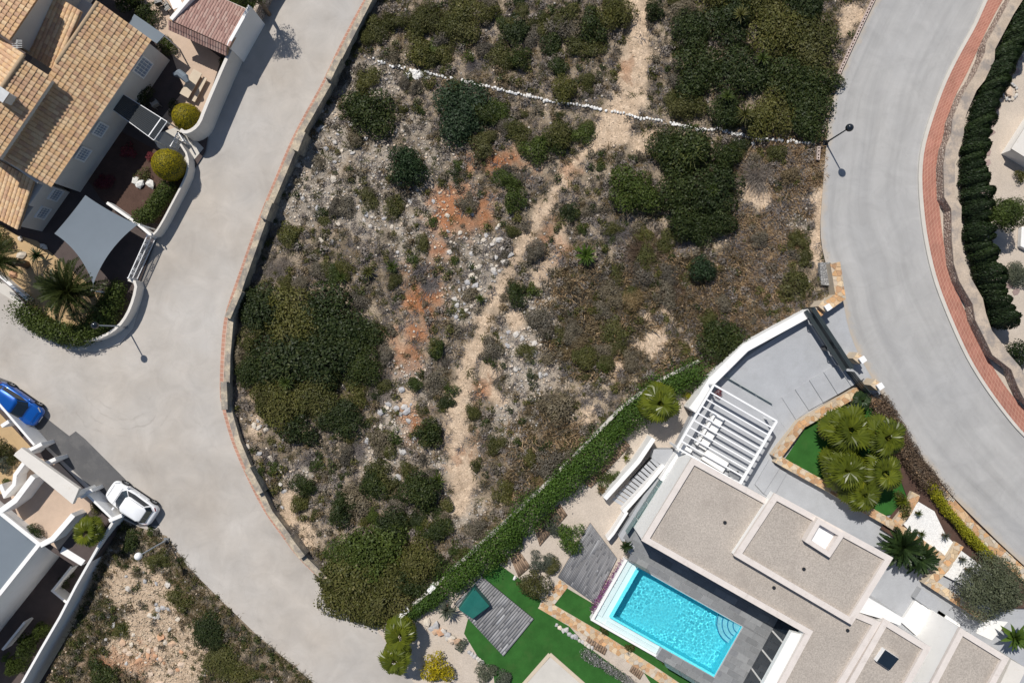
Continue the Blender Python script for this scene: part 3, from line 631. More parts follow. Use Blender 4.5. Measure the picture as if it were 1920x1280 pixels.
# ---- flat roofed house
house = thing('flat_roofed_house', 'modern white house with gravel flat roofs beside the pool', 'house', at(1450, 1060, ZT))
def inset(P, d):
    """inward offset of a simple polygon (2-D)"""
    P = [Vector((p[0], p[1])) for p in P]
    s = 1 if area(P) > 0 else -1; out = []; n = len(P)
    for i in range(n):
        d0 = (P[i] - P[i - 1]).normalized(); d1 = (P[(i + 1) % n] - P[i]).normalized()
        n0 = Vector((-d0.y, d0.x)) * s; n1 = Vector((-d1.y, d1.x)) * s; b = n0 + n1; b.normalize()
        out.append(P[i] + b * (d / max(0.3, b.dot(n0))))
    return out
def ring(name, P, Q, z0, z1, mat, parent):
    n = len(P); V = [(p[0], p[1], z0) for p in P] + [(p[0], p[1], z1) for p in P] + [(q[0], q[1], z1) for q in Q] + [(q[0], q[1], z0) for q in Q]; F = []
    for i in range(n):
        j = (i + 1) % n
        for k in range(4): a = k * n; b = ((k + 1) % 4) * n; F.append((a + i, a + j, b + j, b + i))
    return obj(name, V, F, mat, parent)
M['parapet'] = plain('rough_pale_parapet', (0.66, 0.60, 0.555), 0.95, 0.06, 1.4, 0.08, 18, 0.3, dirt=((0.46, 0.40, 0.36), 2.2, 0.55, 0.5))
def flat_roof(pts, z, z0, drop=0.24, wd=0.42, parent=house):
    P = [Vector((w.x, w.y)) for w in ats(pts, z)]; Q = inset(P, wd)
    prism('wall', inset(P, 0.03), z0, z - drop, M['white'], parent)
    prism('roof_gravel', inset(P, wd - 0.02), z - drop + 0.002, z - drop + 0.03, M['roofgravel'], parent)
    return ring('parapet', P, Q, z - drop + 0.001, z, M['parapet'], parent)
flat_roof([(1298, 857), (1640, 1045), (1590, 1140), (1652, 1166), (1545, 1345), (1425, 1345), (1510, 1187), (1203, 1013)], 5.1, ZT)
flat_roof([(1453, 924), (1675, 1045), (1597, 1171), (1376, 1041)], 5.6, 4.7)
flat_roof([(1658, 1159), (1746, 1213), (1672, 1345), (1553, 1345)], 5.17, ZT)
flat_roof([(1801, 1176), (1893, 1233), (1832, 1345), (1712, 1345)], 4.8, ZT)
prism('entrance_roof', ats([(1722, 1117), (1802, 1171), (1762, 1230), (1690, 1166)], 1.2), ZT, 1.2, M['white'], house, bevel=0.02)
prism('link_roof', ats([(1738, 1222), (1768, 1234), (1752, 1262), (1728, 1250)], 1.3), ZT, 1.3, M['white'], house)
prism('link_wall', ats([(1626, 1118), (1694, 1158), (1688, 1172), (1656, 1160), (1606, 1146)], 4.9), ZT, 4.9, M['white'], house)
prism('end_wall', ats([(1896, 1236), (1925, 1252), (1880, 1345), (1846, 1345)], 4.0), ZT, 4.0, M['cream'], house)
# skylight well on the upper roof
sw = ats([(1534, 971), (1585, 1001), (1556, 1045), (1509, 1015)], 6.0); P = [Vector((w.x, w.y)) for w in sw]; Q = inset(P, 0.33)
lw_ = ring('light_well', P, Q, 5.36, 6.0, M['parapet'], house); prism('well_floor', Q, 5.2, 5.45, M['whitepaint'], lw_)
# roof dome on the lower roof
rl = ats([(1660, 1217), (1686, 1234), (1668, 1256), (1644, 1240)], 5.4); P = [Vector((w.x, w.y)) for w in rl]
dm = prism('roof_hatch', P, 4.8, 5.34, M['whitepaint'], house); prism('dark_pane', inset(P, 0.012), 5.342, 5.44, M['carglass'], dm, bevel=0.03)
for p, z in (((1359, 979), 4.87), ((1451, 1101), 4.87), ((1507, 1066), 5.37), ((1589, 1181), 4.87), ((1651, 1180), 4.94)):
    c = at(p[0], p[1], z + .03); MB().tube([c, c + Vector((0, 0, 0.06))], 0.13, 10).build('roof_drain', M['blackmetal'], house)
# recessed pool-side glass and white return wall
prism('canopy_band', ats([(1484, 1184), (1507, 1190), (1427, 1330), (1404, 1330)], 4.6), 4.2, 4.6, M['white'], house)
for k in range(4):
    a = at(1509 - 21 * k, 1190 + 38 * k, 5.1); b = at(1509 - 21 * k - 19, 1190 + 38 * k + 35, 5.1); n_ = Vector((-0.88, 0.47, 0)) * .04
    obj('window_pane', [(a.x + n_.x, a.y + n_.y, .95), (b.x + n_.x, b.y + n_.y, .95), (b.x + n_.x, b.y + n_.y, 4.15), (a.x + n_.x, a.y + n_.y, 4.15)], [(0, 1, 2, 3)], M['carglass'], house, fix=False)
M['winglass'] = glass_mat('window_glass', (0.55, 0.68, 0.70), 0.25)
for k in range(5):
    a = at(1215 + 52 * k, 1022 + 30 * k, 5.1); b = at(1215 + 52 * k + 47, 1022 + 30 * k + 27, 5.1)
    n_ = Vector((0.5, 0.86, 0)) * -0.02
    obj('window_pane', [(a.x + n_.x, a.y + n_.y, 1.0), (b.x + n_.x, b.y + n_.y, 1.0), (b.x + n_.x, b.y + n_.y, 3.2), (a.x + n_.x, a.y + n_.y, 3.2)], [(0, 1, 2, 3)], M['carglass'], house, fix=False)

# ---- pool and its grey slab deck
pool = thing('swimming_pool', 'rectangular turquoise pool with curved corner steps beside the flat roofed house', 'pool', (pc.x, pc.y, -1.0))
def pool_mat():
    m, nt, b = nodes('pool_mosaic'); v = N(nt, 'ShaderNodeTexVoronoi'); v.inputs['Scale'].default_value = 14; nt.links.new(pos(nt), v.inputs['Vector'])
    sep = N(nt, 'ShaderNodeSeparateColor'); nt.links.new(v.outputs['Color'], sep.inputs[0])
    nt.links.new(ramp(nt, sep.outputs[0], [(0, (0.09, 0.68, 0.82)), (1, (0.15, 0.82, 0.90))]), b.inputs['Base Color']); b.inputs['Roughness'].default_value = 0.5; return m
M['pool'] = pool_mat(); M['poolstep'] = plain('pale_pool_step', (0.30, 0.70, 0.78), 0.5, 0.05, 4, 0.08, 20, 0)
def watermat():
    m, nt, b = nodes('pool_water'); b.inputs['Base Color'].default_value = (0.90, 0.99, 1.0, 1); b.inputs['Roughness'].default_value = 0.0
    b.inputs['IOR'].default_value = 1.33; b.inputs['Transmission Weight'].default_value = 1.0; return m
M['water'] = watermat()
def uvq(u0, v0, u1, v1): return [pl(u0, v0), pl(u1, v0), pl(u1, v1), pl(u0, v1)]
prism('basin_floor', uvq(0, 0, PLn, PWd), -1.0, -0.55, M['pool'], pool)
prism('basin_wall', uvq(-0.18, 0, 0, PWd + 0.18), -1.0, 0.79, M['pool'], pool)
prism('basin_wall', uvq(0.001, PWd, PLn, PWd + 0.18), -1.0, 0.79, M['pool'], pool)
prism('basin_wall', uvq(0.002, -0.06, PLn + .05, 0.03), -0.9, 0.86, M['pool'], pool)
prism('basin_wall', uvq(PLn - 0.03, 0.031, PLn + 0.05, PWd + .18), -0.9, 0.86, M['pool'], pool)
cn = pl(PLn - 0.03, 0.03)
for k, (r, z) in enumerate(((1.75, 0.0), (1.38, 0.2), (1.0, 0.4), (0.62, 0.6))):
    P = [cn] + [cn + U * (-r * math.cos(t)) + Vv * (r * math.sin(t)) for t in np.linspace(0, math.pi / 2, 14)]
    prism('pool_step', P, -0.56, z, M['poolstep'], pool)
    ep = [cn + U * (-(r - .02) * math.cos(t)) + Vv * ((r - .02) * math.sin(t)) for t in np.linspace(0.03, math.pi / 2 - .03, 14)]
    A, B = offset_path(ep, 0.035); V = [(p.x, p.y, z + .004) for p in A] + [(p.x, p.y, z + .004) for p in B]
    obj('step_edge_band', V, [(i, i + 1, i + 15, i + 14) for i in range(13)], plain('blue_edge_tile', (0.03, 0.22, 0.42), 0.4, 0.1, 5, 0.05, 30, 0) if k == 0 else bpy.data.materials['blue_edge_tile'], pool)
# water surface: real ripples, refracting; the sun draws its own caustics on the floor
nu, nv = 300, 170; uu, vv_ = np.meshgrid(np.linspace(-.02, PLn, nu + 1), np.linspace(.01, PWd + .02, nv + 1))
amp = .15 + 1.0 * np.clip(fbm(uu * 10 + 50, vv_ * 10, 26, 2) * 2.2 - .55, 0, 1)
hz = (fbm(uu * 10, vv_ * 10, 3.2, 2) - .5) * 0.032 * amp
XY = np.array(pc)[None, None, :] + uu[..., None] * np.array(U) + vv_[..., None] * np.array(Vv)
V = np.concatenate([XY, (0.80 + hz)[..., None]], -1).reshape(-1, 3); I = np.arange((nu + 1) * (nv + 1)).reshape(nv + 1, nu + 1)
F = np.stack([I[:-1, :-1], I[1:, :-1], I[1:, 1:], I[:-1, 1:]], -1).reshape(-1, 4); o0 = np.array(wpos(pool))
wo = link('water_surface', np_mesh('water_surface', V - o0, F, M['water'], None, True), pool)
if wo.data.polygons[0].normal.z < 0: wo.data.flip_normals()
wo.cycles.is_caustics_caster = True; sun_d.cycles.is_caustics_light = True
for o in pool.children:
    if o.name.startswith(('basin', 'pool_step', 'step_edge')): o.cycles.is_caustics_receiver = True
# overflow channel round two sides
M['channel'] = plain('pale_aqua_channel', (0.60, 0.72, 0.72), 0.5, 0.04, 1, 0.03, 30, 0)
GW = 0.95
prism('channel_floor', uvq(-0.18 - GW, -0.02, -0.181, PWd + 0.9), -1.0, 0.45, M['channel'], pool)
prism('channel_floor', uvq(-0.18, PWd + .181, 4.4, PWd + 0.9), -1.0, 0.45, M['channel'], pool)
prism('channel_wall', uvq(-0.4 - GW, -0.05, -0.181 - GW, PWd + 1.1), -1.2, 0.74, M['white'], pool, bevel=0.02)
prism('channel_wall', uvq(-0.18 - GW, PWd + 0.901, 4.4, PWd + 1.1), -1.2, 0.74, M['white'], pool, bevel=0.02)
prism('channel_step', uvq(-0.18, PWd + 0.55, 4.38, PWd + 0.9), 0.452, 0.56, M['channel'], pool)
prism('channel_step', uvq(-0.18 - GW, 0.0, -0.65, PWd + .5), 0.452, 0.56, M['channel'], pool)
prism('deck_edge', uvq(4.401, PWd + .181, PLn, PWd + 1.1), -1.2, 0.895, M['concrete'], pool)
GREYS = [(0.20, 0.205, 0.21), (0.215, 0.22, 0.225), (0.235, 0.24, 0.245), (0.205, 0.21, 0.22), (0.26, 0.265, 0.27), (0.19, 0.195, 0.20)]
deck = thing('pool_deck', 'dark grey slate slab paving around the swimming pool', 'paving', (pc.x, pc.y, ZT))
def slabs(poly, su, sv, z, parent, palette, name='slab', gap=0.012, h=0.03, ax=None):
    ux, vx = ax or (U, Vv); rng = random.Random(int(poly[0].x * 1000)); o0 = wpos(parent)
    us = [(p - pc).dot(ux) for p in poly]; vs = [(p - pc).dot(vx) for p in poly]; v = min(vs); r = 0
    base = poly if area(poly) > 0 else poly[::-1]
    while v < max(vs):
        u = min(us) - (r % 3) * su / 3
        while u < max(us):
            c = [q.copy() for q in base]
            for p, n in ((pc + ux * (u + gap), -ux), (pc + ux * (u + su - gap), ux), (pc + vx * (v + gap), -vx), (pc + vx * (v + sv - gap), vx)):
                c = clip(c, p, n)
                if len(c) < 3: break
            if len(c) >= 3 and abs(area(c)) > 0.02:
                cx = sum((q for q in c), Vector((0, 0))) / len(c); m = MB().prism([q - cx for q in c], 0, h); me = fixn(mesh(name, m.V, m.F, M['slab']))
                flat_col(me, sc3(rng.choice(palette), rng.uniform(0.9, 1.1))); link(name, me, parent, (cx.x - o0.x, cx.y - o0.y, z - o0.z))
            u += su
        v += sv; r += 1
hw = (Vector((at(1203, 1013, 5.1).x, at(1203, 1013, 5.1).y)) - pc).dot(Vv)
slabs(uvq(-1.2, hw, PLn + 5.6, -0.08), 0.95, 0.48, ZT + .004, deck, GREYS)
slabs(uvq(PLn + 0.07, -0.08, PLn + 5.6, PWd + 1.2), 0.95, 0.48, ZT + .004, deck, GREYS)
slabs(uvq(4.42, PWd + .2, PLn + .06, PWd + 1.08), 0.95, 0.44, ZT + .004, deck, GREYS)
slabs([Vector((p.x, p.y)) for p in ats([(1232, 905), (1262, 905), (1206, 1035), (1168, 1008)], ZT)], 0.95, 0.48, ZT + .005, deck, GREYS)

# ---- stair beside the house, its white walls and the glass screens
sr = thing('garden_stair', 'grey stair between white walls going down from the pergola to the garden', 'stair', at(1150, 940, 0))
a0, a1 = at(1224, 858, .9), at(1238, 872, .9); b0, b1 = at(1146, 938, .05), at(1166, 950, .05)
for k in range(13):
    t0, t1 = k / 13, (k + 1) / 13; z = 0.88 - 0.86 * (k + 0.5) / 13
    t1 -= .018; q = [a0.lerp(b0, t0), a1.lerp(b1, t0), a1.lerp(b1, t1), a0.lerp(b0, t1)]; prism('tread', q, z - .06, z, M['concrete'], sr)
_sb = [a0, a1, Vector((b1.x, b1.y, -.2)), Vector((b0.x, b0.y, -.2))]; obj('stair_base', [v + Vector((0, 0, -.28)) for v in _sb] + [Vector((v.x, v.y, -.9)) for v in _sb], [(0, 1, 2, 3), (0, 4, 5, 1), (1, 5, 6, 2), (2, 6, 7, 3), (3, 7, 4, 0)], M['blackmetal'], sr)  # black base: the shade in the gaps between treads is its colour
wallpath('stair_wall', ats([(1226, 822), (1197, 865), (1136, 938)], 1.75), 0.34, -0.3, [1.75, 1.75, 1.2], M['white'], sr)
wallpath('stair_wall', ats([(1245, 872), (1212, 912), (1170, 962)], 1.3), 0.30, -0.3, [1.3, 1.3, 1.0], M['white'], sr)
prism('landing', ats([(1226, 842), (1262, 842), (1256, 876), (1240, 872), (1222, 858)], .91), -.3, .912, M['concrete'], sr)
M['glass'] = glass_mat('balustrade_glass', (0.72, 0.86, 0.84), 0.10)
def glass_panel(label, a, b, z0, h, n=1):
    A_, B_ = at(a[0], a[1], z0), at(b[0], b[1], z0); t = thing('glass_balustrade', label, 'balustrade', A_)
    for k in range(n):
        p = A_.lerp(B_, (k + .02) / n); q = A_.lerp(B_, (k + .98) / n); d = (q - p).normalized(); nn = Vector((-d.y, d.x, 0)) * 0.008
        obj('pane', [p - nn, q - nn, q - nn + Vector((0, 0, h)), p - nn + Vector((0, 0, h)), p + nn, q + nn, q + nn + Vector((0, 0, h)), p + nn + Vector((0, 0, h))], [(0, 1, 2, 3), (4, 5, 6, 7), (3, 2, 6, 7), (0, 4, 7, 3), (1, 2, 6, 5)], M['glass'], t)
        for s in (0.15, 0.85):
            c = p.lerp(q, s); MB().bar(c, c + Vector((0, 0, 0.22)), 0.05).build('clamp', M['greymetal'], t)
glass_panel('clear glass balustrade between stair wall and pool terrace', (1248, 880), (1172, 995), 0.92, 1.0, 4)
glass_panel('short glass screen at the house end of the pool', (1186, 1052), (1216, 1068), 0.93, 1.0, 1)
glass_panel('glass screen along the grey deck edge below the pool', (1243, 1238), (1330, 1290), 0.90, 1.0, 3)
glass_panel('green tinted glass pane leaning out beside the house corner', (1252, 912), (1222, 962), 0.92, 1.2, 1)
glass_panel('long low glass screen across the drive in front of the pergola', (1357, 705), (1446, 757), 0.92, 0.4, 3)
wl = wallpath('terrace_edge_wall', ats([(1176, 960), (1150, 1000), (1140, 1012)], 1.15), 0.22, 0, 1.15, M['white']); tag(wl, 'small white wall stub at the corner of the grey wooden deck', 'wall')
wl = wallpath('house_side_wall', ats([(1290, 838), (1262, 880), (1247, 905)], 1.9), 0.85, 0.5, 1.9, M['white']); tag(wl, 'broad white wall between pergola and flat roofed house', 'wall')

# ---- pergola with sofa
pg = thing('pergola', 'white slatted pergola over a sofa beside the driveway', 'pergola', at(1360, 815, ZT))
ZP = 3.3; TL, TR, BR, BL = ats([(1338, 721), (1456, 789), (1387, 907), (1269, 839)], ZP)
M['wp'] = M['whitepaint']
for a, b in ((TL, BL), (TR, BR)): MB().bar(a, b, 0.16, 0.22).build('beam', M['wp'], pg, bevel=0.01)
for k in range(10):
    t = k / 9; a = TL.lerp(BL, t); b = TR.lerp(BR, t); up = Vector((0, 0, 0.004))
    MB().bar(a + up, b + up, 0.13 if k in (0, 9) else 0.10, 0.235 if k in (0, 9) else 0.17).build('slat', M['wp'], pg)
for p in (TL, TR, BR, BL): q = p.lerp((TL + BR) / 2, 0.015); MB().bar((q.x, q.y, ZT), (q.x, q.y, ZP - 0.1), 0.13).build('post', M['wp'], pg)
sf = thing('garden_sofa', 'white corner sofa under the slatted pergola', 'sofa', at(1320, 800, ZT))
M['cushion'] = plain('white_cushion', (0.78, 0.77, 0.75), 0.9, 0.03, 3, 0.03, 30, 0.1)
sa, sb = at(1348, 778, ZT), at(1312, 838, ZT); sd = (sb - sa).normalized(); sn = Vector((sd.y, -sd.x, 0)); rz = math.atan2(sd.y, sd.x)
if sn.x < 0: sn = -sn
for k in range(4):
    c = sa.lerp(sb, (k + .5) / 4); MB().box((c.x, c.y, ZT + .3), (sb - sa).length / 4 - .03, 0.8, 0.18, rz).build('seat_cushion', M['cushion'], sf, bevel=0.04)
    c2 = c - sn * 0.52; MB().box((c2.x, c2.y, ZT + .3), (sb - sa).length / 4 - .03, 0.2, 0.5, rz).build('back_cushion', M['cushion'], sf, bevel=0.05)
c = (sa + sb) / 2; MB().box((c.x, c.y, ZT + .05), (sb - sa).length, 0.95, 0.24, rz).build('frame', M['wp'], sf)
c3, c4 = at(1318, 850, ZT), at(1358, 875, ZT); d2 = (c4 - c3); cm = (c3 + c4) / 2
MB().box((cm.x, cm.y, ZT + .05), d2.length, 0.9, 0.42, math.atan2(d2.y, d2.x)).build('chaise', M['cushion'], sf, bevel=0.05)
tb = thing('coffee_table', 'small dark table with a plant pot beneath the pergola corner', 'table', at(1378, 892, ZT))
c = at(1374, 888, ZT); MB().box((c.x, c.y, ZT + .36), 0.9, 0.5, 0.05, -0.5).build('table_top', M['deckbrown'] if 0 else M['greymetal'], tb)
for i, j in ((-1, -1), (1, -1), (1, 1), (-1, 1)): MB().box((c.x + i * .33, c.y + j * .22, ZT), .05, .05, .36).build('leg', M['blackmetal'], tb)

# ---- drive gate, white wall, stone piers
wv = wallpath('drive_wall', ats([(1524, 583), (1398, 652), (1336, 715), (1318, 745), (1300, 770)], 2.25), 0.62, 0.2, [2.3, 2.25, 2.1, 2.0, 1.9], M['white']); tag(wv, 'thick white rendered wall between the driveway and the scrub lot', 'wall')
stone_wall('stone_pier_wall', 'crazy paved stone wall corner at the top of the driveway', [(1566, 492), (1576, 556), (1530, 588)], 0.72, 0.8, 2.3)
tag(prism('render_block', ats([(1537, 492), (1558, 492), (1560, 536), (1540, 534)], 1.55), 0.8, 1.55, M['greyrubble']), 'grey rubble stone block behind the stone wall corner at the road', 'wall')
gt = thing('sliding_gate', 'dark metal sliding gate with curved motor arms across the driveway', 'gate', at(1570, 640, 1.4))
g0, g1 = at(1524, 577, 3.0), at(1598, 690, 3.0)
for z in (1.5, 1.85, 2.2, 2.55, 2.9):
    MB().bar((g0.x, g0.y, z), (g1.x, g1.y, z), 0.09, 0.30).build('board', M['darkgate'], gt)
for t in (0, .33, .66, 1):
    p = g0.lerp(g1, t); MB().bar((p.x, p.y, 1.4), (p.x, p.y, 3.1), 0.12).build('gate_post', M['darkgate'], gt)
gn = Vector((-(g1 - g0).y, (g1 - g0).x, 0)).normalized() * -0.35
for dd in (0.0, 1.0):
    MB().bar((g0.x + gn.x * dd, g0.y + gn.y * dd, 2.95 - .5 * dd), (g1.x + gn.x * dd, g1.y + gn.y * dd, 2.95 - .5 * dd), 0.30, 0.14).build('rail', M['darkgate'], gt)
for t in (0.10, 0.62):
    p = g0.lerp(g1, t) - gn * -1.2; q = g0.lerp(g1, t + .16) - gn * -.9
    MB().tube([(p.x, p.y, 2.2), (p.x + .1, p.y - .5, 2.3), (q.x, q.y, 2.35), (q.x + .15, q.y - .25, 2.2)], 0.05, 6).build('motor_arm', M['greymetal'], gt)
    MB().box((p.x, p.y, 1.4), 0.25, 0.3, 0.75, 0.6).build('motor_box', M['blackmetal'], gt)
g2, g3 = at(1602, 697, 2.9), at(1634, 738, 2.9)
pgt = thing('pedestrian_gate', 'narrow dark metal gate between two stone piers with white lamps', 'gate', at(1615, 715, 1.4))
for z in (1.5, 1.9, 2.3, 2.7): MB().bar((g2.x, g2.y, z), (g3.x, g3.y, z), 0.05, 0.3).build('board', M['darkgate'], pgt)
for i, (px, py, lab) in enumerate(((1547, 574, 'by the driveway wall corner'), (1612, 672, 'between the driveway gate and the narrow gate'), (1645, 722, 'at the planter end of the narrow gate'))):
    stone_wall('stone_pier', 'stone gate pier ' + lab, [(px - 8, py - 6), (px + 6, py + 5)], 0.6, 1.2, 2.75, 'pier', 0.3)
    c = at(px + 8 - 3, py + 2, 2.95); tt = thing('pier_lamp', 'white cube lamp on the stone pier ' + lab, 'lamp', (c.x, c.y, 2.77))
    MB().box((c.x, c.y, 2.77), 0.40, 0.40, 0.26, 0.6).build('shade', M['wp'], tt, bevel=0.02); MB().box((c.x, c.y, 3.031), 0.44, 0.44, 0.03, 0.6).build('cap', M['wp'], tt)

# ---- planters with crazy paved walls
tag(sheet('planter_turf', [(1470, 862), (1512, 800), (1556, 778), (1600, 760), (1640, 760), (1690, 850), (1720, 900), (1690, 960), (1640, 970), (1560, 925), (1512, 900)], 1.12, M['turf']), kind='structure')
tag(sheet('roadside_bed', [(1632, 742), (1652, 740), (1702, 826), (1775, 917), (1925, 1066), (2000, 1140), (1900, 1140), (1760, 1060), (1650, 990), (1700, 930)], 1.20, M['bark_mulch']), kind='structure')
tag(sheet('white_gravel_bed', [(1722, 940), (1752, 958), (1772, 1000), (1800, 1030), (1840, 1060), (1870, 1085), (1850, 1120), (1770, 1078), (1720, 1010), (1690, 978)], 1.25, M['whitegravel']), kind='structure')
stone_wall('planter_wall', 'crazy paved planter wall curving past the driveway steps', [(1612, 732), (1560, 762), (1503, 795), (1455, 858)], 0.66, 0.9, 1.62, 'planter')
stone_wall('planter_wall', 'crazy paved planter wall running along the grey path to the house', [(1457, 860), (1500, 884), (1560, 917), (1598, 940), (1660, 975), (1700, 1000)], 0.62, 0.9, 1.60, 'planter')
stone_wall('planter_wall', 'crazy paved wall dividing turf bed from white gravel', [(1718, 925), (1700, 960), (1680, 985)], 0.7, 0.9, 1.52, 'planter')
stone_wall('planter_wall', 'crazy paved wall between white gravel bed and cycad', [(1702, 1003), (1757, 1040), (1768, 1050)], 0.70, 0.9, 1.55, 'planter')
stone_wall('planter_wall', 'crazy paved wall beside the dark steps and olive tree', [(1800, 1020), (1775, 1060), (1745, 1092), (1785, 1118), (1850, 1160)], 0.66, 0.9, 1.55, 'planter')
stone_wall('roadside_wall', 'long crazy paved wall along the right road below the yellow hedge', [(1640, 745), (1664, 785), (1690, 830), (1730, 885), (1775, 935), (1820, 985), (1880, 1040), (1940, 1095)], 0.80, 0.9, 1.60, 'wall', 0.42)
stp = thing('entrance_steps', 'grey steps going down beside the olive tree wall', 'steps', at(1760, 1130, .9))
for k in range(6):
    a, b = (1728 + 13 * k, 1103 + 9 * k), (1716 + 13 * k, 1122 + 9 * k)
    prism('step', ats([a, (a[0] + 14, a[1] + 10), (b[0] + 14, b[1] + 10), b], 1.5 - .1 * k), .9, 1.5 - .1 * k, M['concrete'], stp)
tag(sheet('white_paving', [(1840, 1160), (1890, 1165), (1860, 1200), (1830, 1186)], 0.96, M['white']), kind='structure')

# ---- lower garden: turf, wooden decks, paths
tag(sheet('lawn', [(902, 1079), (928, 1052), (975, 1085), (1015, 1125), (1010, 1138), (1060, 1165), (1100, 1210), (1170, 1262), (1200, 1300), (1210, 1430), (945, 1430), (925, 1262), (897, 1232), (870, 1187), (880, 1150)], ZG + .012, M['turf']), kind='structure')
tag(sheet('lawn_strip', [(1053, 1096), (1117, 1134), (1125, 1165), (1245, 1236), (1330, 1300), (1370, 1430), (1320, 1430), (1190, 1235), (1030, 1133)], ZG + .014, M['turf']), kind='structure')
def planks(name, label, q, n, mat, z0, z1, along=True, cat='deck', seed=3):
    """q: four pixel corners; boards run from side q0q1 to side q3q2"""
    W = [Vector((w.x, w.y)) for w in ats(q, z1)]; rng = np.random.default_rng(seed); Vs = []; Fs = []; Cs = []
    for k in range(n):
        t0, t1 = (k + .06) / n, (k + .94) / n; s = 0.0
        a0, a1 = W[0].lerp(W[1], t0), W[0].lerp(W[1], t1); b0, b1 = W[3].lerp(W[2], t0), W[3].lerp(W[2], t1)
        cuts = [0.0] + sorted(rng.random(2)) + [1.0]
        for c0, c1 in zip(cuts, cuts[1:]):
            P = [a0.lerp(b0, c0 + .002), a1.lerp(b1, c0 + .002), a1.lerp(b1, c1 - .002), a0.lerp(b0, c1 - .002)]; i = len(Vs)
            Vs += [(p.x, p.y, z1 - .03) for p in P] + [(p.x, p.y, z1) for p in P]; Fs += [(i + 4, i + 5, i + 6, i + 7), (i, i + 1, i + 5, i + 4), (i + 1, i + 2, i + 6, i + 5), (i + 2, i + 3, i + 7, i + 6), (i + 3, i, i + 4, i + 7)]
            c = float(np.clip(rng.normal(0.42, 0.22), 0, 1)); Cs += [(c, c, c)] * 8
    t = thing(name, label, cat, at(q[0][0], q[0][1], z0)); o0 = t.location
    prism('joists', [W[0], W[1], W[2], W[3]], z0, z1 - .031, M['blackmetal'], t)
    me = np_mesh('planks', np.array([(v[0] - o0.x, v[1] - o0.y, v[2] - o0.z) for v in Vs]), np.array(Fs), mat, np.array(Cs)); fixn(me)
    return tag(link('planks', me, t), kind='stuff') and t
planks('wooden_deck', 'weathered grey wooden deck with the green covered box on the lawn', [(852, 1132), (902, 1079), (1001, 1160), (944, 1230)][1:] + [(852, 1132)], 26, M['deckgrey'], 0, 0.2, seed=4)
planks('wooden_deck', 'weathered grey wooden deck between pool wall and shrubs', [(1107, 980), (1157, 1046), (1115, 1131), (1046, 1082)][::-1], 30, M['deckgrey'], 0, 0.2, seed=5)
planks('wooden_path', 'brown wooden plank path behind the hedge near the fan palm', [(1094, 905), (1172, 825), (1182, 835), (1108, 915)], 22, M['deckbrown'], 0, 0.12, cat='path', seed=6)
planks('wooden_path', 'brown wooden plank path between hedge and grey shrubs', [(1000, 985), (1050, 945), (1064, 965), (1012, 1024)], 14, M['deckbrown'], 0, 0.12, cat='path', seed=7)
planks('wooden_path', 'short brown plank path beside the yellow shrub', [(955, 1042), (972, 1030), (995, 1062), (972, 1082)], 7, M['deckbrown'], 0, 0.12, cat='path', seed=8)
planks('wooden_path', 'brown planks set beside the flower border near the pool', [(1104, 1190), (1142, 1210), (1134, 1228), (1096, 1206)], 9, M['deckbrown'], 0, 0.10, cat='path', seed=9)
planks('wooden_path', 'brown planks at the far end of the flower border', [(1190, 1240), (1212, 1252), (1200, 1274), (1180, 1258)], 6, M['deckbrown'], 0, 0.10, cat='path', seed=10)
cp = thing('crazy_paving_path', 'cream and orange crazy paving path between two strips of turf', 'path', at(1100, 1185, 0))
W = ats([(1058, 1092), (1024, 1136), (1120, 1192), (1230, 1262), (1330, 1330)], ZG); wallpath('mortar_bed', W, 0.86, 0, ZG + .05, M['mortar'], cp, bevel=0)
lay_stones(cp, quads_of(W, 0.84), ZG + .052, 0.36)
cs = thing('concrete_square', 'cream concrete square with brown timber edging on the lawn', 'paving', at(1030, 1260, 0))
prism('paving_slab', ats([(1033, 1230), (1100, 1290), (1010, 1420), (950, 1320)], .1), 0, .10, M['paleconc'], cs)
A_, B_ = ats([(1031, 1226), (1106, 1292)], .12), ats([(1031, 1226), (975, 1290), (930, 1350)], .12)
wallpath('timber_edging', A_, 0.28, 0, .13, M['mortar'], cs); wallpath('timber_edging', B_, 0.28, 0, .132, M['mortar'], cs)
for q in ([(1052, 1168), (1098, 1192), (1090, 1206), (1046, 1184)], [(1142, 1214), (1188, 1240), (1178, 1256), (1134, 1230)], [(1212, 1256), (1240, 1272), (1230, 1292), (1202, 1274)]):
    pass
# green covered box
bx = thing('covered_box', 'teal green tarpaulin covered box standing on the grey wooden deck', 'box', at(888, 1132, .2))
q = ats([(889, 1102), (918, 1136), (886, 1160), (860, 1142)], 1.0); qb = [Vector((v.x, v.y, .21)) + (Vector((v.x, v.y, .21)) - (q[0] + q[2]) / 2).normalized() * .05 for v in q]
ctr = (q[0] + q[1] + q[2] + q[3]) / 4 + Vector((0, 0, -.04)); mids = [(q[i] + q[(i + 1) % 4]) / 2 for i in range(4)]
V = q + mids + [ctr] + [Vector((v.x, v.y, .21)) for v in qb]
F = [(0, 4, 8, 7), (4, 1, 5, 8), (8, 5, 2, 6), (7, 8, 6, 3)] + [(0, 9, 10, 1, 4), (1, 10, 11, 2, 5), (2, 11, 12, 3, 6), (3, 12, 9, 0, 7)]
M['tarp'] = plain('teal_tarpaulin', (0.010, 0.115, 0.095), 0.5, 0.15, 1.5, 0.08, 9, 0.3, spec=0.4)
obj('tarpaulin', V, F, M['tarp'], bx, bevel=0.04)
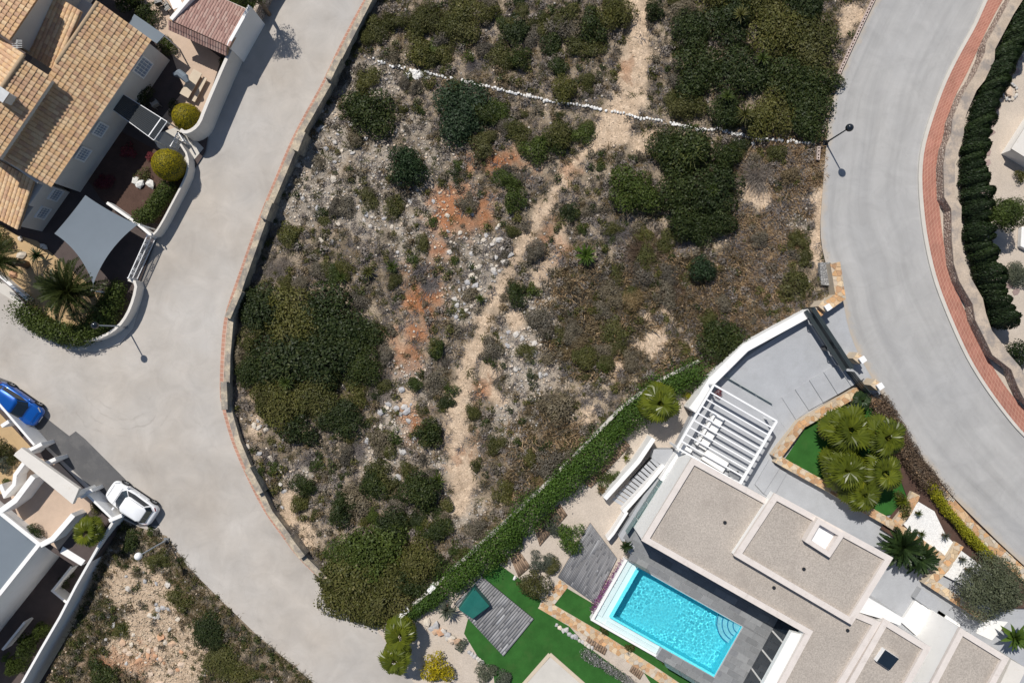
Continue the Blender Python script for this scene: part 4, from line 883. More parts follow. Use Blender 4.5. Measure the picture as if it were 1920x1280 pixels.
# boundary wall of the garden towards the lot
bw = thing('garden_boundary_wall', 'thin white boundary wall beside the long green hedge', 'wall', at(1000, 930, 0))
bl = [(762, 1148), (780, 1132), (808, 1106), (830, 1086), (905, 1020), (958, 972), (1010, 922), (1060, 872), (1110, 822), (1160, 770), (1200, 738), (1250, 706), (1310, 676)]
wallpath('wall_body', ats(bl, 0.75), 0.24, -0.9, [0.5, 0.5, 0.5, 0.5, 0.55, 0.55, 0.6, 0.6, 0.65, 0.7, 0.8, 0.9, 1.0], M['paleconc'], bw)
for (x0, y0), (x1, y1) in (((744, 1160), (766, 1142)), ((803, 1110), (815, 1099))): wallpath('wall_cap', ats([(x0, y0), (x1, y1)], 0.85), 0.34, -0.6, 0.85, M['white'], bw)

# ================================================================ TERRACOTTA HOUSE AT THE UPPER LEFT
tag(sheet('house_garden', [(-300, -320), (560, -320), (505, -60), (478, 40), (440, 130), (395, 230), (385, 285), (350, 340), (300, 430), (262, 530), (235, 600), (190, 640), (120, 640), (60, 585), (20, 540), (-40, 490), (-300, 330)], 0.115, M['darkpave']), kind='structure')
TILEC = [(0.63, 0.42, 0.235), (0.61, 0.40, 0.22), (0.64, 0.45, 0.265), (0.58, 0.37, 0.21), (0.54, 0.345, 0.215), (0.63, 0.435, 0.27), (0.50, 0.315, 0.20), (0.66, 0.475, 0.29)]
PINKC = [(0.36, 0.225, 0.19), (0.40, 0.255, 0.215), (0.33, 0.20, 0.17), (0.42, 0.29, 0.245)]
def tile_geo(w, l):
    n = 8; V = []; F = []
    for y, r, dz in ((-0.06 * l, w * 0.51, 0.05), (l * 1.0, w * 0.47, 0.012), (-0.06 * l, w * 0.51, 0.05)):
        for i in range(n): a = math.pi * i / (n - 1); V.append((-r * math.cos(a), y, dz + r * 0.46 * math.sin(a)))
    for i in range(n - 1): F.append((i, i + 1, n + i + 1, n + i))
    F += [(2 * n + i, 2 * n + n - 1 - i, 2 * n + n - 2 - i, 2 * n + i + 1) for i in range(3)]; return V, F
_tiles = {}
def tile_mesh(w, l, pal, k):
    key = (round(w, 3), round(l, 3), id(pal), k)
    if key not in _tiles:
        V, F = tile_geo(w, l); me = mesh('tile', V, F, M['tile'], True); flat_col(me, pal[k]); _tiles[key] = me
    return _tiles[key]
def tile_roof(parent, P0, P1, P2, tw=0.305, tl=0.335, pal=TILEC, limit=300, name='roof', seed=1, under=(0.42, 0.28, 0.175)):
    """P0,P1 the eave corners, P2 the ridge corner above P0"""
    P0, P1, P2 = Vector(P0), Vector(P1), Vector(P2); u = (P1 - P0); Lu = u.length; u.normalize(); v = (P2 - P0); v -= u * v.dot(u); Lv = v.length; v.normalize()
    w = u.cross(v)
    if w.z < 0: w = -w
    nu, nv = max(1, round(Lu / tw)), max(1, round(Lv / tl)); tw, tl = Lu / nu, Lv / nv
    mir = u.cross(v).z < 0
    o0 = wpos(parent); a = P0; b = P1; c = P1 + v * Lv; d = P0 + v * Lv; t = w * 0.14
    rf = obj(name, [a - t, b - t, c - t, d - t, a, b, c, d], [(0, 1, 2, 3), (4, 5, 6, 7), (0, 1, 5, 4), (1, 2, 6, 5), (2, 3, 7, 6), (3, 0, 4, 7)], bpy.data.materials.get('roof_underlay') or plain('roof_underlay', under, 0.95, 0.15, 3, 0.1, 20, 0.2), parent)
    rng = random.Random(seed); R = Matrix((u * (-1 if mir else 1), v, w)).transposed().to_4x4(); done = 0; rest = []
    cells = [(i, j) for j in range(nv) for i in range(nu)]
    vis = []
    for i, j in cells:
        p = P0 + u * (tw * (i + .5)) + v * (tl * j) + w * 0.01; x, y = px_of(p)
        if -25 < x < 1945 and -25 < y < 1305: vis.append((i, j, p, x > 0 and y > 0))
    vis.sort(key=lambda q: not q[3])
    for n_, (i, j, p, ins) in enumerate(vis):
        k = rng.randrange(len(pal)); jit = Matrix.Rotation(rng.uniform(-.02, .02), 4, 'Z')
        mt = Matrix.Translation(p - o0 + w * rng.uniform(0, .012)) @ R @ jit
        if n_ < limit and ins: o = link('tile', tile_mesh(tw, tl, pal, k), rf); o.matrix_local = mt
        else: rest.append((mt, k))
    if rest:
        V0, F0 = tile_geo(tw, tl); F0 = np.array(F0); V0 = np.array(V0); n = len(V0); Vs = []; Fs = []; Cs = []
        for q, (mt, k) in enumerate(rest):
            A_ = np.array(mt); Vs.append(V0 @ A_[:3, :3].T + A_[:3, 3]); Fs.append(F0 + q * n); Cs.append(np.tile(pal[k], (n, 1)))
        tag(link('tile_courses', np_mesh('tile_courses', np.concatenate(Vs), np.concatenate(Fs), M['tile'], np.concatenate(Cs), True), rf), kind='stuff')
    return rf
vh = thing('tile_roofed_house', 'cream house with several terracotta tile roofs beside the left road', 'house', at(190, 230, 0.12))
E1, E2, R1 = at(284, 75, 3.9), at(96, 351, 3.9), at(184, 4, 5.7)
tile_roof(vh, E1, E2, R1, limit=300, name='roof', seed=2)
tile_roof(vh, at(100, 147, 6.25), at(-6, 304, 6.25), at(45, 103, 7.25), limit=120, seed=3)
tile_roof(vh, at(-14, 60, 6.25), at(-120, 217, 6.25), at(45, 103, 7.25), limit=60, seed=4)
tile_roof(vh, at(105, 133, 5.1), at(36, 90, 5.1), at(166, 30, 6.0), limit=120, seed=5)
tile_roof(vh, at(76, -10, 7.5), at(18, 76, 7.5), at(-40, -90, 8.5), limit=120, seed=6)
tile_roof(vh, at(35, 430, 2.75), at(-80, 368, 2.75), at(76, 343, 3.75), limit=120, seed=7)
# ridge rolls
def ridge(a, b, name='ridge_roll'):
    a, b = Vector(a), Vector(b); V = []; F = []; n = 7; d = (b - a).normalized(); s = Vector((0, 0, 1)).cross(d).normalized()
    for p in (a, b):
        for i in range(n): t = math.pi * i / (n - 1); V.append(p + s * (.15 * math.cos(t)) + Vector((0, 0, .14 * math.sin(t))))
    F = [(i, i + 1, n + i + 1, n + i) for i in range(n - 1)]
    o = obj(name, V, F, M['tile'], vh, True); flat_col(o.data, (0.42, 0.31, 0.20))
dd = (E2 - E1).normalized()
ridge(R1, R1 + dd * 5.2); ridge(at(45, 103, 7.31), at(45, 103, 7.31) + dd * 6.5)
# walls
up = Vector((R1.x - E1.x, R1.y - E1.y, 0)).normalized()
p1, p2 = E1 + up * .42 + dd * .25, E2 + up * .42 - dd * .25
prism('wall', [p1, p2, p2 + up * 6, p1 + up * 6], 0, 3.88, M['cream'], vh)
c1, c2 = at(100, 147, 6.25) + up * .3 + dd * .2, at(-6, 304, 6.25) + up * .3 - dd * .2
prism('wall', [c1, c2, c2 + up * 6, c1 + up * 6], 3, 6.15, M['cream'], vh)
d1, d2 = at(76, -10, 7.5) + up * .3, at(18, 76, 7.5) + up * .3
prism('wall', [d1 - dd * 4, d2, d2 + up * 6, d1 + up * 6 - dd * 4], 3, 7.4, M['cream'], vh)
f1 = at(76, 343, 3.7); f2 = at(35, 430, 2.75); fd = (f2 - f1); fd.z = 0; fl = fd.length; fd.normalize(); fu = Vector((fd.y, -fd.x, 0)); fu = fu if fu.x < 0 else -fu
q1 = f1 + fu * .15; q2 = f1 + fd * (fl - .2) + fu * .15
prism('wall', [q1, q2, q2 + fu * 5, q1 + fu * 5], 0, 2.6, M['cream'], vh)
e = q1.copy(); prism('wall', [q1, f1 + fd * (fl * .5) + fu * .15, f1 + fd * (fl * .5) + fu * 5, q1 + fu * 5], 2.6, 3.1, M['cream'], vh)
wallpath('verge', [f1, f1 + fu * 3.2], 0.22, 3.0, 3.95, M['cream'], vh)
ch = at(4, 178, 7.6); MB().box((ch.x, ch.y, 6.3), 0.7, 0.7, 1.3, 0.97).build('chimney', M['cream'], vh); MB().box((ch.x, ch.y, 7.602), 0.82, 0.82, 0.1, 0.97).build('chimney_cap', M['greymetal'], vh)
an = at(53, 95, 6.2); am = MB().tube([(an.x, an.y, 6.0), (an.x, an.y, 7.4)], 0.025, 6)
for k in range(5): am.bar((an.x - .35, an.y + .12 * k - .25, 7.3), (an.x + .35, an.y + .12 * k - .25, 7.3), .025)
am.bar((an.x, an.y - .35, 7.3), (an.x, an.y + .4, 7.3), .03); am.build('antenna', M['greymetal'], vh)
# windows on the road side wall: white grille frames
def wall_hit(px, py, P, n):
    """where the view ray through a pixel meets a vertical wall plane"""
    c = Vector((0, 0, CAM_H)); d = at(px, py, 0) - c; n = Vector((n.x, n.y, 0)); P = Vector(P); t = (P - c).dot(n) / d.dot(n); return c + d * t
M['blind'] = plain('blue_grey_blind', (0.30, 0.36, 0.45), 0.35, .05, 2, .03, 20, 0, spec=.5)
def window(px, py, w, h, P, along, n):
    c = wall_hit(px, py, P, n); a = along.normalized(); f = n.normalized()
    wnd = MB()
    for s in (-1, 1): wnd.bar(c + a * (s * w / 2) + Vector((0, 0, -h / 2)) + f * .03, c + a * (s * w / 2) + Vector((0, 0, h / 2)) + f * .03, 0.12, .1)
    for s in (-1, 1): wnd.bar(c - a * (w / 2 + .06) + Vector((0, 0, s * h / 2)) + f * .03, c + a * (w / 2 + .06) + Vector((0, 0, s * h / 2)) + f * .03, 0.1, .12)
    o = wnd.build('window', M['whitepaint'], vh)
    V = [c + a * (i * w / 2) + Vector((0, 0, j * h / 2)) + f * .012 for i, j in ((-1, -1), (1, -1), (1, 1), (-1, 1))]
    obj('pane', V, [(0, 1, 2, 3)], M['blind'], o, fix=False)
    for k in range(1, 5): x = a * (w * (k / 5 - .5)); MB().bar(c + x + Vector((0, 0, -h / 2)) + f * .06, c + x + Vector((0, 0, h / 2)) + f * .06, .035).build('grille_bar', M['whitepaint'], o)
    for z in (-.15, .2): MB().bar(c - a * (w / 2) + Vector((0, 0, z * h)) + f * .06, c + a * (w / 2) + Vector((0, 0, z * h)) + f * .06, .03).build('grille_bar', M['whitepaint'], o)
for x, y, w, h in ((267, 126, 1.3, 1.5), (187, 243, 1.0, 1.1), (155, 289, 1.0, 1.1)): window(x, y, w, h, p1, dd, -up)
wn1, wn2 = at(100, 300, 2.3), at(84, 425, 2.3)
for x, y in ((104, 365), (80, 399)): window(x, y, .95, 1.0, q1, fd, -fu)

# grey metal awning at the far end of the house
aw = thing('awning', 'flat blue grey metal awning on the end wall of the tile roofed house', 'awning', at(290, 70, 0.1))
prism('awning_sheet', ats([(252, 27), (309, 66), (294, 82), (240, 48)], 2.6), 2.54, 2.62, M['bluecanvas'], aw)
for p in ((253, 30), (307, 66)): c = at(p[0], p[1], 2.6); MB().bar((c.x, c.y, .1), (c.x, c.y, 2.54), .08).build('post', M['whitepaint'], aw)

# barbecue shelter: white gables and two tiled slopes
bq = thing('barbecue_shelter', 'small shelter with white gable walls and reddish tile roof at the patio wall', 'shelter', at(390, 60, .1))
tile_roof(bq, at(426, 104, 2.35), at(317, 55, 2.35), at(429, 88, 2.85), tw=.22, tl=.30, pal=PINKC, limit=60, seed=8)
tile_roof(bq, at(468, 22, 2.45), at(362, -26, 2.45), at(429, 88, 2.90), tw=.22, tl=.42, pal=PINKC, limit=200, seed=9)
g = ats([(456, 38), (428, 88)], 2.75); wallpath('gable_wall', [g[0].lerp(g[1], -.5), g[1]], 0.26, 0, 2.95, M['white'], bq)
g = ats([(372, -20), (322, 38)], 2.95); wallpath('gable_wall', [g[0].lerp(g[1], -.2), g[1]], 0.30, 0, 3.1, M['white'], bq)
prism('back_wall', ats([(470, 20), (366, -26), (362, -20), (466, 28)], 2.0), 0, 2.0, M['cream'], bq)

# patio wall curving along the road
pw = wallpath('patio_wall', ats(smoothpath([(466, 26), (440, 76), (418, 124), (400, 166), (383, 206), (374, 230), (362, 243), (346, 249), (338, 243)], 1), 2.15), 0.26, 0, 2.15, M['cream']); tag(pw, 'tall cream patio wall curving along the left road', 'wall')
tw_ = wallpath('tall_garden_wall', ats([(600, -320), (520, -60), (496, -20), (468, 40)], 1.5), 0.3, 0, 1.5, M['rubble']); tag(tw_, 'brownish stone garden wall beside the road above the shelter', 'wall')
tag(sheet('patio_paving', [(250, -60), (372, -40), (330, 45), (415, 110), (375, 235), (330, 255), (300, 225), (345, 170), (318, 90), (262, 10)], 0.14, M['tanpave']), kind='structure')
tag(sheet('entrance_paving', [(283, 255), (340, 235), (382, 278), (345, 322), (330, 300), (296, 276)], 0.15, M['paleconc']), kind='structure')
lwl = wallpath('low_garden_wall', ats(smoothpath([(338, 270), (352, 292), (352, 320), (340, 348), (322, 382), (303, 418), (290, 438), (282, 440)], 1), 1.15), 0.16, 0, 1.15, M['cream']); tag(lwl, 'low white wall with rounded end below the golden topiary', 'wall')
lw2 = wallpath('corner_garden_wall', ats(smoothpath([(240, 524), (256, 530), (250, 560), (238, 590), (222, 612), (196, 630), (160, 640), (120, 632), (92, 610)], 1), 1.1), 0.22, 0, 1.1, M['cream']); tag(lw2, 'curved garden wall round the street corner under the dark hedge', 'wall')
lw3 = wallpath('white_kerb_wall', ats([(-60, 470), (6, 522), (52, 562)], .7), 0.26, 0, .7, M['white']); tag(lw3, 'short straight white wall beside the sandy palm bed', 'wall')
dv = wallpath('divider_wall', ats([(200, 380), (258, 420), (284, 442)], .95), 0.22, 0, .95, M['white']); tag(dv, 'thin white wall between shaded parking and hedge', 'wall')
tag(sheet('mulch_bed', [(205, 235), (290, 280), (345, 300), (345, 340), (300, 420), (250, 410), (190, 375), (160, 330)], 0.13, M['bark_mulch']), kind='structure')
tag(sheet('sand_bed', [(-60, 380), (30, 440), (70, 452), (150, 520), (205, 560), (200, 590), (140, 620), (70, 585), (48, 562), (0, 520), (-60, 470)], 0.135, M['sand']), kind='structure')

# wrought iron gates in white
def iron_gate(name, label, a, b, z0, h, nb, deco=0):
    A_, B_ = at(a[0], a[1], z0), at(b[0], b[1], z0); t = thing(name, label, 'gate', A_); Z = Vector((0, 0, 1))
    for z in (0.08, h * .55, h): MB().bar(A_ + Z * z, B_ + Z * z, .06, .05).build('rail', M['whitepaint'], t)
    for p in (A_, B_): MB().bar(p, p + Z * (h + .05), .09).build('post', M['whitepaint'], t)
    for k in range(1, nb): p = A_.lerp(B_, k / nb); MB().bar(p + Z * .08, p + Z * h, .028).build('bar', M['whitepaint'], t)
    for k in range(deco):
        p = A_.lerp(B_, (k + .5) / deco) + Z * h * .78; d = (B_ - A_).normalized()
        for s in (-1, 1): MB().tube([p + d * (s * .16 + .12 * math.cos(q)) + Z * .14 * math.sin(q) for q in np.linspace(0, 6.28, 9)], .025, 5, False).build('scroll', M['whitepaint'], t)
    return t
iron_gate('vehicle_gate', 'white wrought iron sliding gate of the shaded parking place', (293, 446), (258, 524), .1, 1.35, 34, 3)
iron_gate('pedestrian_gate', 'small white wrought iron gate at the front path', (347, 256), (334, 282), .14, 1.2, 10, 2)
iron_gate('pedestrian_gate', 'second leaf of the white front gate standing open', (347, 256), (357, 272), .14, 1.2, 8, 1)

# entrance canopy of dark corrugated sheet on white frame
ec = thing('entrance_canopy', 'dark corrugated canopy on a white frame over the front path', 'canopy', at(270, 225, .1))
ca = ats([(232, 178), (312, 228), (288, 262), (212, 206)], 2.4); V = []; n = 24
for k in range(n + 1):
    t = k / n; a = ca[0].lerp(ca[3], t) + Vector((0, 0, .03 * (k % 2))); b = ca[1].lerp(ca[2], t) + Vector((0, 0, .03 * (k % 2))); V += [a, b]
M['smoked'] = glass_mat('smoked_corrugated_sheet', (0.10, 0.11, 0.12), 0.35, 0.25)
obj('corrugated_sheet', V, [(2 * k, 2 * k + 1, 2 * k + 3, 2 * k + 2) for k in range(n)], M['smoked'], ec, fix=False)
for i in range(4): MB().bar(ca[i] + Vector((0, 0, -.06)), ca[(i + 1) % 4] + Vector((0, 0, -.06)), .09).build('frame_bar', M['whitepaint'], ec)
for i in (1, 2): MB().bar((ca[i].x, ca[i].y, .1), ca[i], .08).build('post', M['whitepaint'], ec)
MB().bar(ca[1].lerp(ca[0], .12), ca[2].lerp(ca[3], .12), .07).build('frame_bar', M['whitepaint'], ec)

# picnic table and chairs on the patio
pt = thing('picnic_table', 'pale wooden table and bench casting dark shadows on the patio', 'table', at(360, 160, .14))
for (a, b, w, z) in (((371, 134), (345, 180), .75, .78), ((385, 146), (362, 190), .32, .48)):
    A_, B_ = at(a[0], a[1], z), at(b[0], b[1], z); MB().bar(A_, B_, w, .06).build('board', M['mortar'], pt)
    for p in (A_.lerp(B_, .1), A_.lerp(B_, .9)): MB().bar((p.x, p.y, .14), (p.x, p.y, z - .03), .1).build('leg', M['mortar'], pt)
hm = thing('covered_swing', 'rounded grey canopy of a garden seat in the patio shade', 'seat', at(338, 160, .14))
hp = ats([(326, 140), (336, 137), (347, 146), (352, 155)], 1.6); MB().tube(hp, [.15, .3, .3, .15], 8).build('canopy', M['mortar'] if 0 else M['bluecanvas'], hm); c = hp[1]; MB().bar((c.x, c.y, .14), c, .06).build('post', M['greymetal'], hm)
def garden_chair(label, px, py, rz, m):
    c = at(px, py, .14); t = thing('garden_chair', label, 'chair', c); ca_, sa_ = math.cos(rz), math.sin(rz)
    r = lambda x, y, z: (c.x + x * ca_ - y * sa_, c.y + x * sa_ + y * ca_, .14 + z)
    MB().box(r(0, 0, .42), .5, .5, .05, rz).build('seat', m, t); MB().box(r(0, -.24, .47), .5, .05, .45, rz).build('backrest', m, t)
    for i in (-1, 1):
        MB().box(r(.23 * i, 0, .62), .05, .5, .04, rz).build('armrest', m, t)
        for j in (-1, 1): MB().box(r(.21 * i, .2 * j, 0), .05, .05, .42, rz).build('leg', m, t)
garden_chair('dark metal garden chair beside the entrance canopy', 297, 199, .6, M['greymetal'])
garden_chair('black garden chair left of the white patio table at the top edge', 304, 10, .3, M['blackmetal'])
garden_chair('black garden chair below the white patio table at the top edge', 318, 18, 2.2, M['blackmetal'])
t = thing('patio_table', 'small white patio table with a plant at the top edge', 'table', at(330, 5, .14)); c = at(330, 5, .85)
MB().box((c.x, c.y, .8), .8, .8, .04, .4).build('table_top', M['whitepaint'], t); MB().box((c.x, c.y, .14), .1, .1, .66).build('leg', M['whitepaint'], t); MB().box((c.x, c.y, .14), .5, .5, .03).build('foot', M['whitepaint'], t)

# shade sail
sl = thing('shade_sail', 'large grey four cornered shade sail over the parking place', 'sail', at(175, 450, .1))
cs_ = [at(160, 366, 2.6), at(258, 421, 2.5), at(175, 533, 2.55), at(102, 438, 2.5)]; n = 14; V = []
def edge(a, b, t, sag): p = a.lerp(b, t); m = (a + b) / 2; ctr = (cs_[0] + cs_[2]) / 2; return p + (ctr - m).normalized() * (sag * 4 * t * (1 - t))
for j in range(n + 1):
    for i in range(n + 1):
        s, t = i / n, j / n
        top, bot = edge(cs_[0], cs_[1], s, .12), edge(cs_[3], cs_[2], s, .42); lf, rt = edge(cs_[0], cs_[3], t, .05), edge(cs_[1], cs_[2], t, .42)
        bil = cs_[0] * (1 - s) * (1 - t) + cs_[1] * s * (1 - t) + cs_[3] * (1 - s) * t + cs_[2] * s * t
        p = top * (1 - t) + bot * t + lf * (1 - s) + rt * s - bil; p.z -= .25 * 16 * s * (1 - s) * t * (1 - t) * .5; V.append(p)
F = [(j * (n + 1) + i, j * (n + 1) + i + 1, (j + 1) * (n + 1) + i + 1, (j + 1) * (n + 1) + i) for j in range(n) for i in range(n)]
obj('sail_cloth', V, F, M['bluecanvas'], sl, True, fix=False)
for p, h in ((cs_[2], at(173, 545, 2.6)), (cs_[1], at(261, 421, 2.5))): MB().tube([(h.x, h.y, .1), (h.x, h.y, h.z)], .06, 8).build('mast', M['whitepaint'], sl); MB().bar(p, (h.x, h.y, h.z - .05), .02).build('rope', M['greymetal'], sl)
MB().sphere(at(173, 545, 2.65), .10).build('finial', M['whitepaint'], sl, True)

# ================================================================ WHITE HOUSE AT THE LOWER LEFT
tag(sheet('lower_court', [(-300, 820), (60, 960), (150, 1000), (240, 960), (215, 1020), (160, 1130), (105, 1240), (20, 1420), (-300, 1420)], -4.5, M['darkpave']), kind='structure')
tag(prism('white_house_yard', ats([(-300, 560), (0, 750), (85, 840), (165, 920), (228, 970), (206, 1010), (172, 1052), (138, 1060), (100, 1035), (40, 995), (-100, 900), (-300, 800)], 0.02), -4.8, 0.02, M['darkpave']), kind='structure')
tag(sheet('yard_paving', [(45, 850), (110, 868), (172, 930), (175, 950), (110, 1030), (40, 985), (20, 930)], 0.05, M['tanpave']), kind='structure')
tag(sheet('ochre_bed', [(-100, 720), (0, 775), (60, 840), (40, 880), (20, 930), (-100, 900)], 0.055, M['sand']), kind='structure')
wh = thing('white_house', 'white walled house with a flat blue grey roof at the lower left corner', 'house', at(30, 1040, 0))
def wroof(pts, z, z0, rm=M['bluecanvas'], drop=.2, wd=.3):
    P = [Vector((w.x, w.y)) for w in ats(pts, z)]
    prism('wall', inset(P, .02), z0, z - drop, M['white'], wh); prism('roof_sheet', inset(P, wd - .02), z - drop + .002, z - drop + .03, rm, wh); ring('parapet', P, inset(P, wd), z - drop + .001, z, M['white'], wh)
wroof([(2, 958), (78, 1019), (-150, 1306), (-300, 1180), (-150, 830)], 0.95, -4.7)
W = [(70, 895), (62, 902), (20, 952), (6, 962), (-6, 950), (12, 938), (52, 890), (60, 888)]
wallpath('yard_wall', ats([(62, 893), (28, 938), (0, 958)], 1.7), .42, 0, 1.7, M['white'], wh)
wallpath('yard_wall', ats([(137, 965), (98, 1010), (75, 1022)], 1.5), .40, -4.7, 1.5, M['white'], wh)
wallpath('yard_wall', ats([(44, 868), (28, 890), (26, 908), (8, 928), (0, 908)], 1.2), .3, 0, 1.2, M['white'], wh)
wallpath('yard_wall', ats([(134, 1062), (98, 1107), (134, 1137)], -3.5), .2, -4.6, -3.5, M['white'], wh)
wallpath('yard_wall', ats([(46, 1166), (4, 1218)], -3.5), .2, -4.6, -3.5, M['white'], wh)
prism('lintel', ats([(25, 853), (40, 839), (148, 916), (136, 945)], 2.9), 2.55, 2.9, M['cream'], wh, bevel=.02)
for x, y in ((36, 850), (140, 928)): c = at(x, y, 2.5); MB().box((c.x, c.y, 0), .4, .4, 2.56, .7).build('lintel_post', M['white'], wh)
fw = thing('street_wall', 'white street wall with stepped piers beside the parked cars', 'wall', at(80, 830, 0))
wallpath('wall_body', ats([(-200, 580), (-4, 755), (64, 834)], 1.5), .18, 0, 1.5, M['white'], fw)
wallpath('wall_body', ats([(164, 928), (212, 974)], 1.5), .18, 0, 1.5, M['white'], fw)
for a, b in (((78, 832), (50, 846)), ((104, 860), (78, 872)), ((16, 790), (2, 799)), ((172, 918), (150, 932)), ((228, 966), (204, 976))): wallpath('pier', ats([a, b], 1.52), .28, 0, 1.52, M['white'], fw)
lb = thing('side_boundary_wall', 'long white boundary wall running down from the street corner beside the wild slope', 'wall', at(160, 1100, 0))
wallpath('wall_body', ats([(214, 974, 1.3), (192, 1010, .6), (167, 1054, .1), (142, 1098, -.3), (112, 1156, -.6), (77, 1216, -.9), (42, 1278, -1.1), (-30, 1400, -1.3)]), .20, -4.8, [1.3, .6, .1, -.3, -.6, -.9, -1.1, -1.3], M['white'], lb)
prism('ledge', ats([(118, 1024), (160, 1050), (152, 1060), (112, 1036)], .05), -4.6, .05, M['white'], lb)

# ================================================================ STREET FURNITURE
def lamp(label, bx, by, zb, hx, hy, globe, gm, pm):
    b = at(bx, by, zb); r = math.hypot(bx - 960, by - 640); r2 = math.hypot(hx - 960, hy - 640)
    H = CAM_H - (CAM_H - zb) * r / r2; t = thing('street_lamp', label, 'street lamp', b)
    MB().tube([b, (b.x, b.y, zb + .5), (b.x, b.y, zb + .52), (b.x, b.y, H - .2)], [.10, .09, .06, .045], 10).build('post', pm, t, True)
    MB().tube([(b.x, b.y, H - .26), (b.x, b.y, H - .12)], [.05, .13], 10).build('collar', pm, t)
    MB().sphere((b.x, b.y, H), globe, 20, 12).build('globe', gm, t, True, fix=True); MB().box((b.x, b.y, zb - .02), .36, .36, .06).build('base_plate', pm, t)
M['blackglobe'] = plain('black_gloss_globe', (0.012, 0.016, 0.022), 0.12, 0.1, 3, 0, 30, 0, spec=0.6)
lamp('black globe street lamp at the left edge of the right road', 1548, 268, 1.38, 1595, 243, .28, M['blackglobe'], M['blackmetal'])
lamp('dark globe street lamp leaning over the corner hedge by the junction', 236, 612, .1, 178, 605, .26, M['blackglobe'], M['greymetal'])
lamp('white globe street lamp on the wild slope below the white car', 312, 1012, .1, 258, 1040, .27, M['whitepaint'], M['greymetal'])

# breeze block row at the right road
bl = thing('block_wall', 'row of hollow breeze blocks edging the scrub lot at the right road', 'wall', at(1570, 150, 1.2))
M['block'] = plain('breeze_block', (0.52, 0.42, 0.37), .95, .08, 3, .15, 25, .3)
def block_mesh():
    l, w, h = .50, .22, .24; xs = [-l / 2, -l / 2 + .06, -.045, .045, l / 2 - .06, l / 2]; ys = [-w / 2, -w / 2 + .05, w / 2 - .05, w / 2]; m = MB()
    for i in range(5):
        for j in range(3):
            if j == 1 and i in (1, 3): m.box(((xs[i] + xs[i + 1]) / 2, 0, 0), xs[i + 1] - xs[i], ys[2] - ys[1], .03); continue
            m.box(((xs[i] + xs[i + 1]) / 2, (ys[j] + ys[j + 1]) / 2, 0), xs[i + 1] - xs[i], ys[j + 1] - ys[j], h)
    return mesh('block', m.V, m.F, M['block'])
_bm = block_mesh(); o0 = wpos(bl)
for path in ([(1700, -130), (1640, -4), (1626, 25), (1592, 98), (1575, 135), (1563, 172)], [(1548, 222), (1543, 255)], [(1536, 274), (1534, 312)]):
    W = resample(ats(path, 1.62), .52)
    for a, b in zip(W, W[1:]):
        o = link('block', _bm, bl, (a + b) / 2 - o0 - Vector((0, 0, .24))); o.rotation_euler.z = math.atan2((b - a).y, (b - a).x) + random.uniform(-.03, .03)

